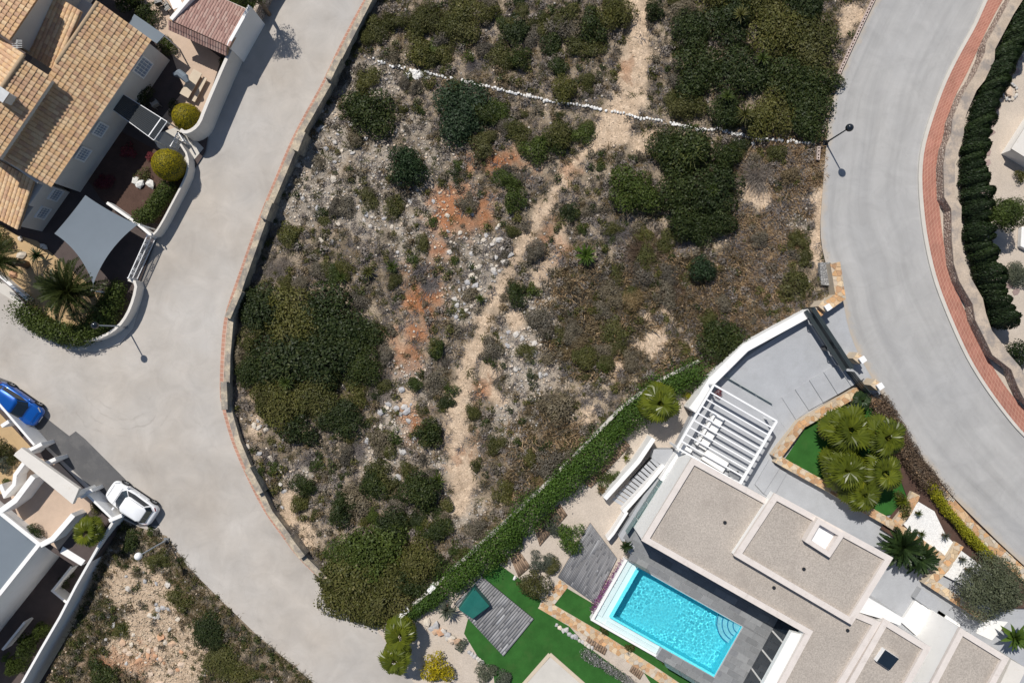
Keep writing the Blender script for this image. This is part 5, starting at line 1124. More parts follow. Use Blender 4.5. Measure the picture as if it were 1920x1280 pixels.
# ================================================================ CARS
def car(name, label, px, py, ang, L_, W_, H_, paint, hatch, front_right=True):
    """built along +x (front at +x), placed at a pixel with heading ang"""
    t = thing(name, label, 'car', at(px, py, .006)); t.rotation_euler.z = 0
    ca_, sa_ = math.cos(ang), math.sin(ang); c = at(px, py, .006)
    T = lambda x, y, z: Vector((c.x + x * ca_ - y * sa_, c.y + x * sa_ + y * ca_, .006 + z))
    hl = L_ / 2; hw = W_ / 2; bz = H_ * .62
    # lower body loft
    st = [(-hl, .60, .30, .70), (-hl + .08, .80, .24, .84), (-hl + .35, .93, .20, .93), (-hl + .9, .985, .19, .955), (-.6, 1.0, .18, .95), (.3, 1.0, .18, .93), (hl - 1.25, .99, .18, .90), (hl - .8, .975, .19, .845), (hl - .35, .91, .21, .76), (hl - .12, .78, .24, .68), (hl, .58, .30, .58)]
    V = []; F = []; n = 11
    for x, w, z0, z1 in st:
        w *= hw; z1 = z1 * bz / .92
        pr = [(w * .90, z0), (w * .985, z0 + .12), (w, z0 + (z1 - z0) * .5), (w * .975, z1 - .09), (w * .88, z1), (0, z1 + .035)]
        ring_ = [(y, z) for y, z in pr] + [(-y, z) for y, z in pr[-2::-1]]
        V += [T(x, y, z) for y, z in ring_]
    for i in range(len(st) - 1):
        for k in range(n - 1): F.append((i * n + k, i * n + k + 1, (i + 1) * n + k + 1, (i + 1) * n + k))
        F.append((i * n + n - 1, i * n, (i + 1) * n, (i + 1) * n + n - 1))
    F += [tuple(range(n)), tuple(range((len(st) - 1) * n, len(st) * n))[::-1]]
    body = obj('body', V, F, paint, t, True); s = body.modifiers.new('sub', 'SUBSURF'); s.levels = 2; s.render_levels = 2
    # greenhouse: belt ring -> roof ring
    zb = bz + .0; zt = H_; xf, xr = hl - 1.02, -hl + (.14 if hatch else .5); rf, rr = hl - 1.78, -hl + (.62 if hatch else .95)
    bw_, tw2 = hw * .90, hw * .66
    def gl(name, q, mat, off=0): obj(name, q, [(0, 1, 2, 3)], mat, t, fix=False)
    bf = [T(xf, 0, zb + .02), T(xf - .25, bw_ * .93, zb)]; 
    belt = [(xf, bw_ * .55), (xf - .28, bw_ * .93), (0.1, bw_), (xr + .45, bw_ * .94), (xr + .05, bw_ * .68)]
    top = [(rf, tw2 * .70), (rf - .14, tw2 * .97), (0.0, tw2 * 1.05), (rr + .28, tw2 * 1.0), (rr, tw2 * .74)]
    bR = belt + [(x, -y) for x, y in belt[::-1]]; tR = top + [(x, -y) for x, y in top[::-1]]; m_ = len(bR)
    V = [T(x, y, zb - .06) for x, y in bR] + [T(x, y, zt - .07) for x, y in tR]
    obj('cabin_frame', V, [(i, (i + 1) % m_, (i + 1) % m_ + m_, i + m_) for i in range(m_)] + [tuple(range(m_, 2 * m_))], paint, t)
    Bv = [T(x, y, zb - .06) for x, y in bR]; Tv = [T(x, y, zt - .07) for x, y in tR]
    def pane(name, ids, mg, out=.012, lo=.10, hi=.93):
        b = [Bv[i] for i in ids]; tt = [Tv[i] for i in ids]; Lw = [b[k].lerp(tt[k], lo) for k in range(len(ids))]; Up = [b[k].lerp(tt[k], hi) for k in range(len(ids))]
        for R_ in (Lw, Up):
            a0, a1 = R_[0].copy(), R_[-1].copy(); R_[0] = a0.lerp(R_[1], mg); R_[-1] = a1.lerp(R_[-2], mg)
        ctr = T(0, 0, zb + .1); V = Lw + Up; V = [v + Vector(((v - ctr).x, (v - ctr).y, 0)).normalized() * out + Vector((0, 0, out * .6)) for v in V]; k = len(ids)
        obj(name, V, [(i, i + 1, k + i + 1, k + i) for i in range(k - 1)], M['carglass'], t, fix=False)
    pane('windscreen', [m_ - 2, m_ - 1, 0, 1], .10)
    pane('rear_window', [3, 4, 5, 6], .12, lo=.25)
    pane('side_window', [1, 2, 3], .08, lo=.14, hi=.84); pane('side_window', [6, 7, 8], .08, lo=.14, hi=.84)
    # roof panel
    V = [T(x * 1.0, y * 1.04, zt - .07) for x, y in tR] + [T(x * .96, y * .86, zt - .015) for x, y in tR] + [T(x * .5, y * .4, zt) for x, y in tR]
    obj('roof', V, [(i, (i + 1) % m_, (i + 1) % m_ + m_, i + m_) for i in range(m_)] + [(i + m_, (i + 1) % m_ + m_, (i + 1) % m_ + 2 * m_, i + 2 * m_) for i in range(m_)] + [tuple(range(2 * m_, 3 * m_))], paint, t, True)
    for sx in (hl - .80, -hl + .78):
        for sy in (-1, 1):
            R_ = .325; a = MB(); y0 = sy * (hw - .20); y1 = sy * (hw + .015)
            prof = [(R_ * .62, y0), (R_, y0), (R_ + .005, (y0 + y1) / 2), (R_, y1 - sy * .03), (R_ * .9, y1), (R_ * .68, y1 + sy * .005)]
            V = []; k = 20
            for r_, y in prof:
                for q in range(k): an_ = 2 * math.pi * q / k; V.append(T(sx + r_ * math.cos(an_), y, .325 + r_ * math.sin(an_)))
            wl_ = thing_part = obj('wheel', V, [(i * k + q, i * k + (q + 1) % k, (i + 1) * k + (q + 1) % k, (i + 1) * k + q) for i in range(len(prof) - 1) for q in range(k)], M['tyre'], t, True)
            V = [T(sx, y1 - sy * .03, .325)] + [T(sx + R_ * .68 * (1 if q % 4 < 2 else .9) * math.cos(2 * math.pi * q / k), y1 - sy * (0 if q % 4 < 2 else .06), .325 + R_ * .68 * math.sin(2 * math.pi * q / k)) for q in range(k)]
            obj('rim', V, [(0, q + 1, (q + 1) % k + 1) for q in range(k)], M['greymetal'], wl_, fix=False)
            V = []
            for r_, y in ((R_ * 1.16, sy * (hw * .99)), (R_ * 1.16, sy * (hw + .012)), (R_ * 1.02, sy * (hw + .012))):
                for q in range(13): an_ = math.pi * (q / 12) ; V.append(T(sx + r_ * math.cos(an_), y, .325 + r_ * math.sin(an_)))
            obj('wheel_arch', V, [(i * 13 + q, i * 13 + q + 1, (i + 1) * 13 + q + 1, (i + 1) * 13 + q) for i in range(2) for q in range(12)], M['tyre'], t)
    for x0, w0 in ((hl - .30, .55), (hl - 1.02, .80)):
        MB().bar(T(x0, -hw * w0, bz * (.86 if x0 > hl - .5 else 1.0) + .035), T(x0, hw * w0, bz * (.86 if x0 > hl - .5 else 1.0) + .035), .02, .012).build('panel_gap', M['tyre'], t)
    MB().bar(T(hl - .015, -.26, .42), T(hl - .015, .26, .42), .03, .11).build('number_plate', M['whitepaint'], t)
    for sy in (-1, 1):
        for x0 in (hl - 1.35, hl - 2.25, -hl + 1.15): MB().bar(T(x0, sy * (hw * .995), .35), T(x0, sy * (hw * .965), bz - .1), .014, .012).build('door_gap', M['tyre'], t)
        for x0 in (hl - 2.15, -hl + 1.3): MB().bar(T(x0, sy * (hw * .985 + .015), bz - .2), T(x0 - .18, sy * (hw * .985 + .015), bz - .2), .03, .03).build('door_handle', paint, t)
        MB().bar(T(rf - .3, sy * tw2 * .98, zt - .03), T(rr + .3, sy * tw2 * .98, zt - .03), .025, .02).build('roof_rail', M['greymetal'], t)
        MB().add([T(x, y, z) for x, y, z in [(a + hl - 1.35, sy * (hw * .93 + b), zb + .02 + d) for a in (0, .14) for b in (0, .22) for d in (0, .14)]], [(0, 1, 3, 2), (4, 5, 7, 6), (0, 1, 5, 4), (2, 3, 7, 6), (0, 2, 6, 4), (1, 3, 7, 5)]).build('wing_mirror', paint, t, bevel=.03)
        for nm, x0, x1, z, mt in (('headlight', hl - .16, hl - .52, .70, M['lampglass']), ('tail_light', -hl + .10, -hl + .34, .82, M['redlens'])):
            w0 = hw * .66; w1 = hw * .92; zz = z * bz / .92
            obj(nm, [T(x0, sy * w0, zz), T(x1, sy * w1, zz + .05), T(x1, sy * w1 * .93, zz + .14), T(x0 - (.06 if x0 > 0 else -.06), sy * w0, zz + .10)], [(0, 1, 2, 3)], mt, t)
        MB().add([T(x, y, z) for x, y, z in [(a, sy * (hw * .965 + b), .2 + d) for a in (-hl + 1.25, hl - 1.3) for b in (0, .04) for d in (0, .12)]], [(0, 1, 3, 2), (4, 5, 7, 6), (0, 1, 5, 4), (2, 3, 7, 6), (0, 2, 6, 4), (1, 3, 7, 5)]).build('sill', M['tyre'], t)
    return t
M['lampglass'] = plain('headlight_glass', (0.5, 0.52, 0.54), 0.1, .05, 3, 0, 30, 0, spec=.7); M['redlens'] = plain('tail_lens', (0.35, 0.02, 0.02), .2, .05, 3, 0, 30, 0)
M['carwhite'] = plain('white_car_paint', (0.80, 0.81, 0.82), 0.3, .01, 1, 0, 30, 0, coat=.5); M['carblue'] = plain('blue_car_paint', (0.003, 0.085, 0.38), 0.28, .03, 1, 0, 30, 0, metal=.25, coat=.9)
car('parked_car', 'white hatchback parked on the grey asphalt strip at the street wall', 255, 939, math.radians(146), 4.2, 1.85, 1.48, M['carwhite'], True)
car('parked_car', 'bright blue compact car parked by the white street wall', 42, 756, math.radians(-35), 4.2, 1.82, 1.48, M['carblue'], True)

# ================================================================ PLANTS
def quads_from(C, Nrm, size, asp, rng, up_bias=None):
    """leaf quads (rhombs) at C with normals Nrm -> V, F"""
    n = len(C); Nrm = Nrm / (np.linalg.norm(Nrm, axis=1, keepdims=True) + 1e-9)
    r = rng.normal(size=(n, 3))
    if up_bias is not None: r = r * (1 - up_bias) + np.array([0, 0, 1.0]) * up_bias * 3
    T = np.cross(Nrm, r); T /= np.linalg.norm(T, axis=1, keepdims=True) + 1e-9; B = np.cross(Nrm, T)
    s = size * rng.uniform(0.6, 1.3, (n, 1)); a = s * 0.5; b = s * 0.5 * asp
    V = np.stack([C - B * a, C + T * b, C + B * a, C - T * b], 1).reshape(-1, 3)
    return V, np.arange(4 * n).reshape(-1, 4)
def rdir(n, rng, zmin=-0.25):
    d = rng.normal(size=(n * 3, 3)); d /= np.linalg.norm(d, axis=1, keepdims=True); d = d[d[:, 2] > zmin][:n]
    return d
def leafcol(n, rng, base): 
    c = np.clip(rng.beta(2.2, 2.6, n) * 0.9 + base, 0, 1); return np.repeat(np.stack([c, c, c], 1), 4, 0)
def bush_mesh(r, h, n, leaf, seed, lumps=9, spread=0.62, asp=0.6, core=0.25):
    rng = np.random.default_rng(seed); K = lumps; ang = rng.uniform(0, 6.28, K); rad = r * spread * np.sqrt(rng.uniform(0.05, 1, K)); lr = r * rng.uniform(0.30, 0.52, K)
    lc = np.stack([rad * np.cos(ang), rad * np.sin(ang), h * (0.62 - 0.35 * (rad / r) ** 2) * rng.uniform(0.7, 1.1, K)], 1)
    lc[0] = (0, 0, h * 0.6); lr[0] = r * 0.55
    w = lr ** 2 / (lr ** 2).sum(); k = rng.choice(K, n, p=w); d = rdir(n, rng); n = len(d); k = k[:n]
    sh = 1 - core * rng.random(n) ** 2 + (rng.random(n) < .14) * rng.random(n) * .32
    C = lc[k] + d * (lr[k] * sh)[:, None] * np.array([1, 1, min(1.0, h / r)]); C[:, 2] = np.maximum(C[:, 2], 0.02)
    Nm = d + rng.normal(size=(n, 3)) * 0.55
    V, F = quads_from(C, Nm, leaf, asp, rng)
    lb = rng.uniform(-0.12, 0.16, K)[k]; col = leafcol(n, rng, lb); q = max(6, n // 26)      # bare twigs sticking out
    d2 = rdir(q, rng, .1); q = len(d2); kk = rng.choice(K, q, p=w); b0 = lc[kk] + d2 * (lr[kk] * .5)[:, None]; b1 = lc[kk] + d2 * (lr[kk] * rng.uniform(1.0, 1.3, q))[:, None] * np.array([1, 1, min(1.0, h / r)]); s2 = np.cross(d2, rng.normal(size=(q, 3))); s2 /= np.linalg.norm(s2, axis=1, keepdims=True); s2 *= .014
    V2 = np.stack([b0 - s2, b0 + s2, b1 + s2 * .5, b1 - s2 * .5], 1).reshape(-1, 3); V = np.concatenate([V, V2]); F = np.concatenate([F, np.arange(4 * q).reshape(-1, 4) + 4 * n]); col = np.concatenate([col, np.ones((4 * q, 3))])
    V[:, 2] = np.maximum(V[:, 2], .01)
    return np_mesh('foliage', V, F, L['dark'], col)
def twig_mesh(r, h, n, seed, wd=0.022):
    rng = np.random.default_rng(seed); d = rdir(n, rng, 0.12); n = len(d); base = rng.normal(size=(n, 3)) * r * 0.25; base[:, 2] = 0
    ln = r * rng.uniform(0.6, 1.25, n); tip = base + d * ln[:, None] * np.array([1, 1, h / r]); s = np.cross(d, rng.normal(size=(n, 3))); s /= np.linalg.norm(s, axis=1, keepdims=True)
    mid = (base + tip) / 2 + rng.normal(size=(n, 3)) * r * .08; w = wd * rng.uniform(.6, 1.4, n)[:, None]
    V = np.stack([base - s * w, base + s * w, tip + s * w * .5, tip - s * w * .5], 1).reshape(-1, 3)
    return np_mesh('twigs', V, np.arange(4 * n).reshape(-1, 4), L['mauve'], leafcol(n, rng, rng.uniform(-.1, .2, n)))
PB = {'l': [bush_mesh(2.0, 1.55, 5200, 0.17, 100 + i, 15, 0.66) for i in range(5)],
      'm': [bush_mesh(1.1, 0.95, 2000, 0.135 if i % 2 else .19, 200 + i, 10, .8, .6 if i % 2 else .28) for i in range(6)],
      's': [bush_mesh(0.55, 0.5, 520, 0.10 if i % 2 else .16, 300 + i, 7, .9, .6 if i % 2 else .25) for i in range(8)],
      't': [twig_mesh(0.6, 0.45, 240, 400 + i) for i in range(5)],
      'T': [twig_mesh(1.3, 0.55, 1500, 450 + i, .013) for i in range(3)]}
PR_ = {'l': 2.0, 'm': 1.1, 's': 0.55, 't': 0.6, 'T': 1.3}
_bn = random.Random(3)
def put(name, cls, mat, px, py, rpx, zf, label, cat, group=None, sy=1.0, hs=1.0, rot=None):
    z = float(zf(px, py)) if callable(zf) else zf; r = rpx / PPM * (CAM_H - z) / CAM_H
    me = _bn.choice(PB[cls]); p = at(px, py, z - 0.03)
    o = link(name, me, None, p); s = r / PR_[cls]; o.scale = (s, s * sy, s * hs * (0.75 if r > 1.6 else 0.9)); o.rotation_euler.z = _bn.uniform(0, 6.28) if rot is None else rot
    o.material_slots[0].link = 'OBJECT'; o.material_slots[0].material = L[mat]
    return tag(o, label, cat, group)
def auto(rpx): return 'l' if rpx > 34 else ('m' if rpx > 17 else 's')
KN = {'olive': 'olive green', 'mid': 'leafy green', 'dark': 'dark evergreen', 'scrub': 'grey brown', 'brown': 'dry brown', 'mauve': 'pale dead'}
MARKS = [('the stone row', 1000, 183), ('the left end of the stone row', 740, 125), ('the right end of the stone row', 1450, 262), ('the upper sandy trail', 1190, 90), ('the sandy clearing', 1160, 245), ('the wide lower trail', 860, 830), ('the narrow trail', 960, 490), ('the red soil patches', 850, 400), ('the orange gully', 775, 620), ('the scree slope', 600, 320),
         ('the left thicket', 575, 670), ('the lower thicket', 700, 1070), ('the broad upper right thicket', 1420, 130), ('the round middle thicket', 1310, 360), ('the brush pile', 1215, 480), ('the blue green round bush', 1315, 510), ('the white drive wall', 1420, 640), ('the rusty grass', 1470, 370), ('the bright dwarf palm', 1098, 478), ('the long hedge', 1080, 840), ('the sandy patch above the hedge', 1225, 640), ('the tall dark bush', 765, 318), ('the round bush left of the stone row', 698, 213), ('the lower wall bend', 500, 860), ('the top edge of the lot', 900, 10), ('the very dark round bush', 793, 922)]
def near_label(k, x, y):
    nm, mx_, my_ = min(MARKS, key=lambda q: math.hypot(q[1] - x, q[2] - y)); dx, dy = x - mx_, y - my_
    d = ('right of' if dx > 0 else 'left of') if abs(dx) > abs(dy) else ('below' if dy > 0 else 'above')
    return 'small %s bush %s %s' % (KN[k], d, nm)
ORD = ['first', 'second', 'third', 'fourth', 'fifth', 'sixth', 'seventh', 'eighth', 'ninth', 'tenth', 'eleventh', 'twelfth', 'thirteenth', 'fourteenth', 'fifteenth', 'sixteenth', 'seventeenth', 'eighteenth', 'nineteenth', 'twentieth']
ORD += ['twenty ' + o for o in ORD[:9]] + ['thirtieth'] + ['thirty ' + o for o in ORD[:9]] + ['fortieth'] + ['forty ' + o for o in ORD[:9]] + ['fiftieth'] + ['fifty ' + o for o in ORD[:9]] + ['sixtieth'] + ['sixty ' + o for o in ORD[:9]]
L['plum'] = leaf_mat('brown_purple_leaf', (0.075, 0.052, 0.038), (0.14, 0.10, 0.075), (0.23, 0.17, 0.135), .15)
# --- thickets in the lot: members of one thicket cannot be told apart
TH1 = [(500, 585, 50), (560, 600, 58), (628, 592, 52), (680, 625, 42), (478, 640, 34), (480, 690, 38), (548, 680, 60), (618, 672, 55), (686, 690, 38), (535, 755, 55), (598, 745, 48), (640, 780, 38), (500, 740, 36), (570, 800, 34), (470, 560, 26), (650, 640, 40), (590, 640, 44)]
TH2 = [(668, 1082, 62), (728, 1112, 56), (700, 1030, 55), (640, 1110, 38), (780, 1045, 45), (692, 1145, 32), (760, 1088, 42), (826, 1062, 30), (650, 1040, 40), (735, 985, 36), (620, 1085, 26), (660, 1115, 46), (705, 1135, 40)]
TH3 = [(1292, 60, 46), (1365, 45, 52), (1450, 66, 56), (1520, 90, 46), (1300, 140, 48), (1388, 140, 55), (1478, 150, 60), (1535, 150, 34), (1285, 200, 36), (1360, 210, 40), (1440, 222, 50), (1512, 215, 46), (1420, 0, 50), (1340, -20, 46), (1500, 10, 40)]
TH4 = [(1290, 290, 60), (1335, 360, 58), (1270, 370, 50), (1315, 425, 42), (1250, 285, 36), (1360, 300, 34), (1275, 430, 34), (1345, 410, 36)]
for P, lab, gr, mats in ((TH1, 'in the big thicket beside the left road wall', 'bushes of the left thicket', ['dark', 'dark', 'dark', 'dark', 'olive']),
                         (TH2, 'in the rounded thicket at the lower road bend', 'bushes of the lower thicket', ['olive', 'mid', 'dark', 'olive']),
                         (TH3, 'in the broad thicket beside the breeze blocks', 'bushes of the upper right thicket', ['dark', 'dark', 'olive', 'dark']),
                         (TH4, 'in the round thicket below the stone row', 'bushes of the middle right thicket', ['dark'])):
    for i_, (x, y, r) in enumerate(sorted(P)): mt_ = _bn.choice(mats); put('bush', auto(r), mt_, x, y, r * _bn.uniform(.92, 1.22), zlot, '%s %s bush from the left %s' % (ORD[i_], {'dark': 'dark green', 'deep': 'blue green', 'olive': 'olive green', 'mid': 'leafy green'}[mt_], lab), 'bush', gr, sy=_bn.uniform(.8, 1.15), hs=1.15 if P is TH4 else .95)
for x, y, r, mat, lab, hs in (
    (698, 213, 54, 'dark', 'round dark bush left of the stone row beside scree', 1.0), (862, 212, 60, 'deep', 'wide dark bush directly below the stone row', .8), (905, 215, 34, 'dark', 'dark bush touching the wide bush below the stone row', .9),
    (765, 318, 46, 'deep', 'tall very dark bush casting a shadow over grey scree', 1.5), (1185, 365, 54, 'mid', 'lighter green bush left of the round thicket', 1.1), (1315, 510, 31, 'deep', 'dense blue green round bush beside the brush pile', 1.2),
    (1345, 637, 50, 'dark', 'dark bush overhanging the white drive wall', 1.1), (965, 552, 27, 'dark', 'dark bush right of the narrow trail', 1.0), (1000, 545, 16, 'mid', 'small green bush right of the dark trailside bush', 1.0),
    (808, 808, 31, 'dark', 'dark bush at the left edge of the wide sandy trail', 1.1), (793, 922, 45, 'dark', 'very dark round bush near the lower trail end', 1.3), (1222, 26, 22, 'dark', 'isolated dark bush standing in the sandy trail at the top', 1.2),
    (1150, 30, 38, 'olive', 'olive bush at the left of the upper trail', 1.0), (1108, 55, 32, 'dark', 'dark bush next to the olive bush at the upper trail', .9), (1060, 40, 30, 'olive', 'olive green bush near the top edge left of the trail', .9),
    (975, 115, 26, 'dark', 'dark green bush above the middle of the stone row', 1.0), (860, 55, 42, 'olive', 'large olive bush in the upper left scrub', .9), (800, 40, 36, 'olive', 'spreading olive bush near the top of the left wall', .8),
    (1490, 532, 32, 'olive', 'low green bush beside the grey rubble block', .7), (1130, 684, 16, 'mid', 'small round green bush beside the orange soil patch', 1.0), (1050, 255, 34, 'olive', 'olive bush left of the sandy clearing', .9),
    (1000, 290, 28, 'mid', 'green bush right of the red soil patch', .9), (965, 375, 26, 'mid', 'green bush at the bend of the narrow trail', 1.0), (640, 950, 34, 'dark', 'dark bush near the lower wall piers', 1.0),
    (575, 905, 26, 'dark', 'dark bush beside the grey stones along the wall', 1.0), (1368, 292, 22, 'olive', 'olive bush under the right end of the stone row', .9), (1385, 278, 18, 'dark', 'small dark bush behind the stone row end', .9),
    (590, 145, 0, 'dark', '', 1), (1005, 475, 22, 'scrub', 'grey bush between the two narrow trails', 1.0), (740, 820, 17, 'mid', 'small leafy bush among pale boulders left of the trail', 1.0), (845, 732, 15, 'mid', 'small leafy bush at the left lip of the trail', 1.0),
    (780, 720, 18, 'mid', 'leafy bush beside the orange gully', 1.0), (820, 655, 22, 'mid', 'leafy bush at the top of the orange gully', 1.0), (700, 905, 30, 'dark', 'dark bush in the lower left scrub', .9), (985, 660, 20, 'olive', 'olive bush right of the lower trail among stones', .9),
    (890, 870, 16, 'olive', 'small olive bush in the sandy trail', .9), (1480, 330, 22, 'brown', 'brown bush in the dry grass by the road', .8), (1040, 770, 34, 'scrub', 'large grey bush in the lower brown scrub', .8)):
    if r: put('bush', auto(r), mat, x, y, r, zlot, lab, 'bush', None, sy=_bn.uniform(.85, 1.1), hs=hs)
for x, y, r, mat, lab, hs in ((395, 1180, 46, 'dark', 'dark bush on the slope beside the road curve', .8), (420, 1235, 46, 'olive', 'large dark bush at the bottom edge of the slope', .8), (335, 1120, 30, 'olive', 'dark bush in the middle of the wild slope', .8), (300, 1045, 30, 'olive', 'green bush under the white globe lamp', .7), (460, 1255, 30, 'olive', 'olive bush at the road edge of the slope', .7), (190, 1262, 34, 'dark', 'dark bush near the boundary wall at the bottom', .8), (250, 1010, 30, 'dark', 'dark bush at the wall corner below the white car', .8), (285, 995, 14, 'mid', 'small green bush at the rear of the white car', .8), (230, 1180, 22, 'olive', 'dark bush between pale rocks on the slope', .7)):
    put('bush', auto(r), mat, x, y, r, zslope, lab, 'bush', None, hs=hs * .7, sy=_bn.uniform(.55, .9))
# brush pile and dead shrubs
for x, y, r, mat, lab in ((1215, 480, 42, 'plum', 'large heap of mauve brown dead branches in the lot'), (1155, 435, 24, 'mauve', 'pale grey dead shrub fanned out beside the green bush'), (1425, 330, 34, 'mauve', 'grey mauve twiggy shrub beside the pale stones'), (1265, 545, 26, 'plum', 'brown twiggy heap below the dead branches')):
    put('dead_shrub', 'T', mat, x, y, r, zlot, lab, 'shrub')
# --- scattered small scrub
def scatter(n, xr, yr, ok, rng, mind=0):
    out = []
    while len(out) < n:
        X = rng.uniform(*xr, 4000); Y = rng.uniform(*yr, 4000); m = ok(X, Y)
        out += list(zip(X[m], Y[m]))
    return out[:n]
BROWNZ = [(1450, 350, 110, 110), (1500, 300, 70, 80), (1400, 560, 140, 90), (1120, 600, 120, 110), (1250, 690, 110, 60), (1010, 850, 90, 90), (1330, 480, 100, 60)]
allbush = np.array([(x, y, r) for x, y, r in TH1 + TH2 + TH3 + TH4])
def free(X, Y, k=0.75):
    ok = np.ones(len(X), bool)
    for x, y, r in allbush: ok &= np.hypot(X - x, Y - y) > r * k
    return ok
ROWW = [(x, y, 0) for x, y in [(690, 106), (725, 120), (762, 129), (812, 139), (840, 146), (897, 159), (947, 170), (990, 179), (1025, 190), (1090, 197), (1140, 207), (1207, 222), (1252, 229), (1315, 244), (1342, 241), (1375, 250), (1422, 260), (1487, 265), (1528, 270)]]
def okveg(X, Y, d=1.0):
    s, r, c = masks(X, Y); rng = np.random.default_rng(int(abs(X[0]) * 10)); p = (1 - np.clip(s * 1.15, 0, 1)) * (1 - .75 * r) * (1 - .55 * c) * np.clip(fbm(X + 77, Y, 45, 3) * 2 - .35, .12, 1)
    return in_lot(X, Y, 12) & (rng.random(len(X)) < p * d) & free(X, Y) & (seg_d(X, Y, ROWW) > 9)
rs = np.random.default_rng(21)
pts = scatter(290, (420, 1640), (-10, 1160), okveg, rs)
bz = np.array([blob_d(np.array([x]), np.array([y]), BROWNZ)[0] for x, y in pts])
for (x, y), b in zip(pts, bz):
    k = _bn.choice(['brown', 'brown', 'scrub', 'olive', 'mauve'] if b < 0 else ['olive', 'dark', 'mid', 'scrub', 'scrub', 'olive', 'mauve', 'olive', 'scrub', 'mauve'])
    r = _bn.uniform(9, 24) if k in ('olive', 'dark', 'scrub') else _bn.uniform(8, 17)
    cls = 't' if k == 'mauve' or (k == 'brown' and _bn.random() < .6) else auto(r)
    lb_ = near_label(k, x, y); put('scrub_bush', cls, k, x, y, r, zlot, lb_, 'bush', lb_.replace(' bush ', ' bushes '), sy=_bn.uniform(.6, 1.3), hs=.75)
for cx, cy, sx, sy, n, ks in ((710, 900, 60, 60, 12, 'olive dark olive scrub'), (720, 985, 50, 30, 8, 'olive dark mid'), (780, 70, 80, 40, 12, 'olive scrub olive mid'), (930, 60, 80, 40, 14, 'olive dark scrub mauve'), (1060, 110, 50, 50, 9, 'olive scrub dark'), (1020, 290, 50, 40, 8, 'olive mid olive'), (620, 500, 90, 25, 10, 'olive scrub mid mauve'), (1290, 110, 40, 60, 6, 'olive scrub'), (700, 740, 30, 40, 6, 'scrub olive mauve'), (930, 230, 50, 20, 6, 'olive mid'), (1090, 640, 60, 40, 7, 'scrub brown olive'), (1010, 900, 50, 30, 6, 'scrub brown olive'), (1180, 560, 60, 30, 6, 'scrub brown')):
    for q in range(n):
        x, y = _bn.gauss(cx, sx), _bn.gauss(cy, sy); X_, Y_ = np.array([x]), np.array([y])
        if not in_lot(X_, Y_, 22)[0] or masks(X_, Y_)[0][0] > .3 or seg_d(X_, Y_, ROWW)[0] < 22: continue
        k = _bn.choice(ks.split()); lb_ = near_label(k, x, y).replace('small', 'spreading'); put('scrub_bush', 'T' if k == 'mauve' else 'm', k, x, y, _bn.uniform(17, 34) if k != 'mauve' else 20, zlot, lb_, 'bush', lb_.replace(' bush ', ' bushes '), sy=_bn.uniform(.6, 1.2), hs=.7)
# --- uncounted low scrub and dry grass: joined, one object per kind
def merge(name, pts, protos, rf, mats, zf, hs=.8, seed=1):
    """several material kinds, one stuff object each"""
    rng = np.random.default_rng(seed); buckets = {m: ([], [], []) for m in set(mats)}
    for (x, y) in pts:
        me, pr = protos[rng.integers(len(protos))]; V0, F0, C0 = me; r = rf(rng) / PPM; s = r / pr; a = rng.uniform(0, 6.28); z = float(zf(x, y)); p = at(x, y, z - .02); m = mats[rng.integers(len(mats))] if not callable(mats) else mats(x, y)
        ca_, sa_ = math.cos(a) * s, math.sin(a) * s; R_ = np.array([[ca_, -sa_, 0], [sa_, ca_, 0], [0, 0, s * hs]])
        b = buckets[m]; n = sum(len(v) for v in b[0]); b[0].append(V0 @ R_.T + np.array(p)); b[1].append(F0 + n); b[2].append(np.clip(C0 + rng.uniform(-.15, .15), 0, 1))
    for m, (v, f, c) in buckets.items():
        if v: tag(link(name, np_mesh(name, np.concatenate(v), np.concatenate(f), L[m], np.concatenate(c))), 'low ' + L[m].name.replace('_', ' ') + ' cover spread between the bushes', 'ground cover', kind='stuff')
def arrs(me):
    V = np.empty(len(me.vertices) * 3, np.float32); me.vertices.foreach_get('co', V); F = np.empty(len(me.polygons) * 4, np.int32); me.polygons.foreach_get('vertices', F)
    C = np.empty(len(me.vertices) * 4, np.float32); me.color_attributes['Col'].data.foreach_get('color', C); return V.reshape(-1, 3), F.reshape(-1, 4), C.reshape(-1, 4)[:, :3]
lowp = [(arrs(bush_mesh(.4, .3, 110, .10, 700 + i, 5)), .4) for i in range(5)]
grp = [(arrs(twig_mesh(.35, .22, 34, 800 + i, .016)), .35) for i in range(6)]
merge('low_scrub', scatter(3200, (420, 1720), (-250, 1160), okveg, rs), lowp, lambda g: g.uniform(5, 14), ['olive', 'scrub', 'scrub', 'brown', 'dark', 'mauve', 'mauve', 'mauve', 'olive'], zlot, .8, 31)
def okgrass(X, Y): 
    s, r, c = masks(X, Y); return in_lot(X, Y, 6) & (np.random.default_rng(int(abs(X[0]) * 7)).random(len(X)) < (1 - .93 * np.clip(s * 1.1, 0, 1)) * (1 - .8 * r) * (1 - .6 * c))
merge('dry_grass', scatter(11000, (420, 1720), (-250, 1160), okgrass, rs), grp, lambda g: g.uniform(5, 13), ['scrub', 'brown', 'mauve', 'mauve', 'mauve', 'olive', 'scrub'], zlot, .8, 32)
L['straw'] = leaf_mat('rusty_dry_grass', (0.26, 0.165, 0.085), (0.43, 0.305, 0.185), (0.58, 0.47, 0.33), .1)
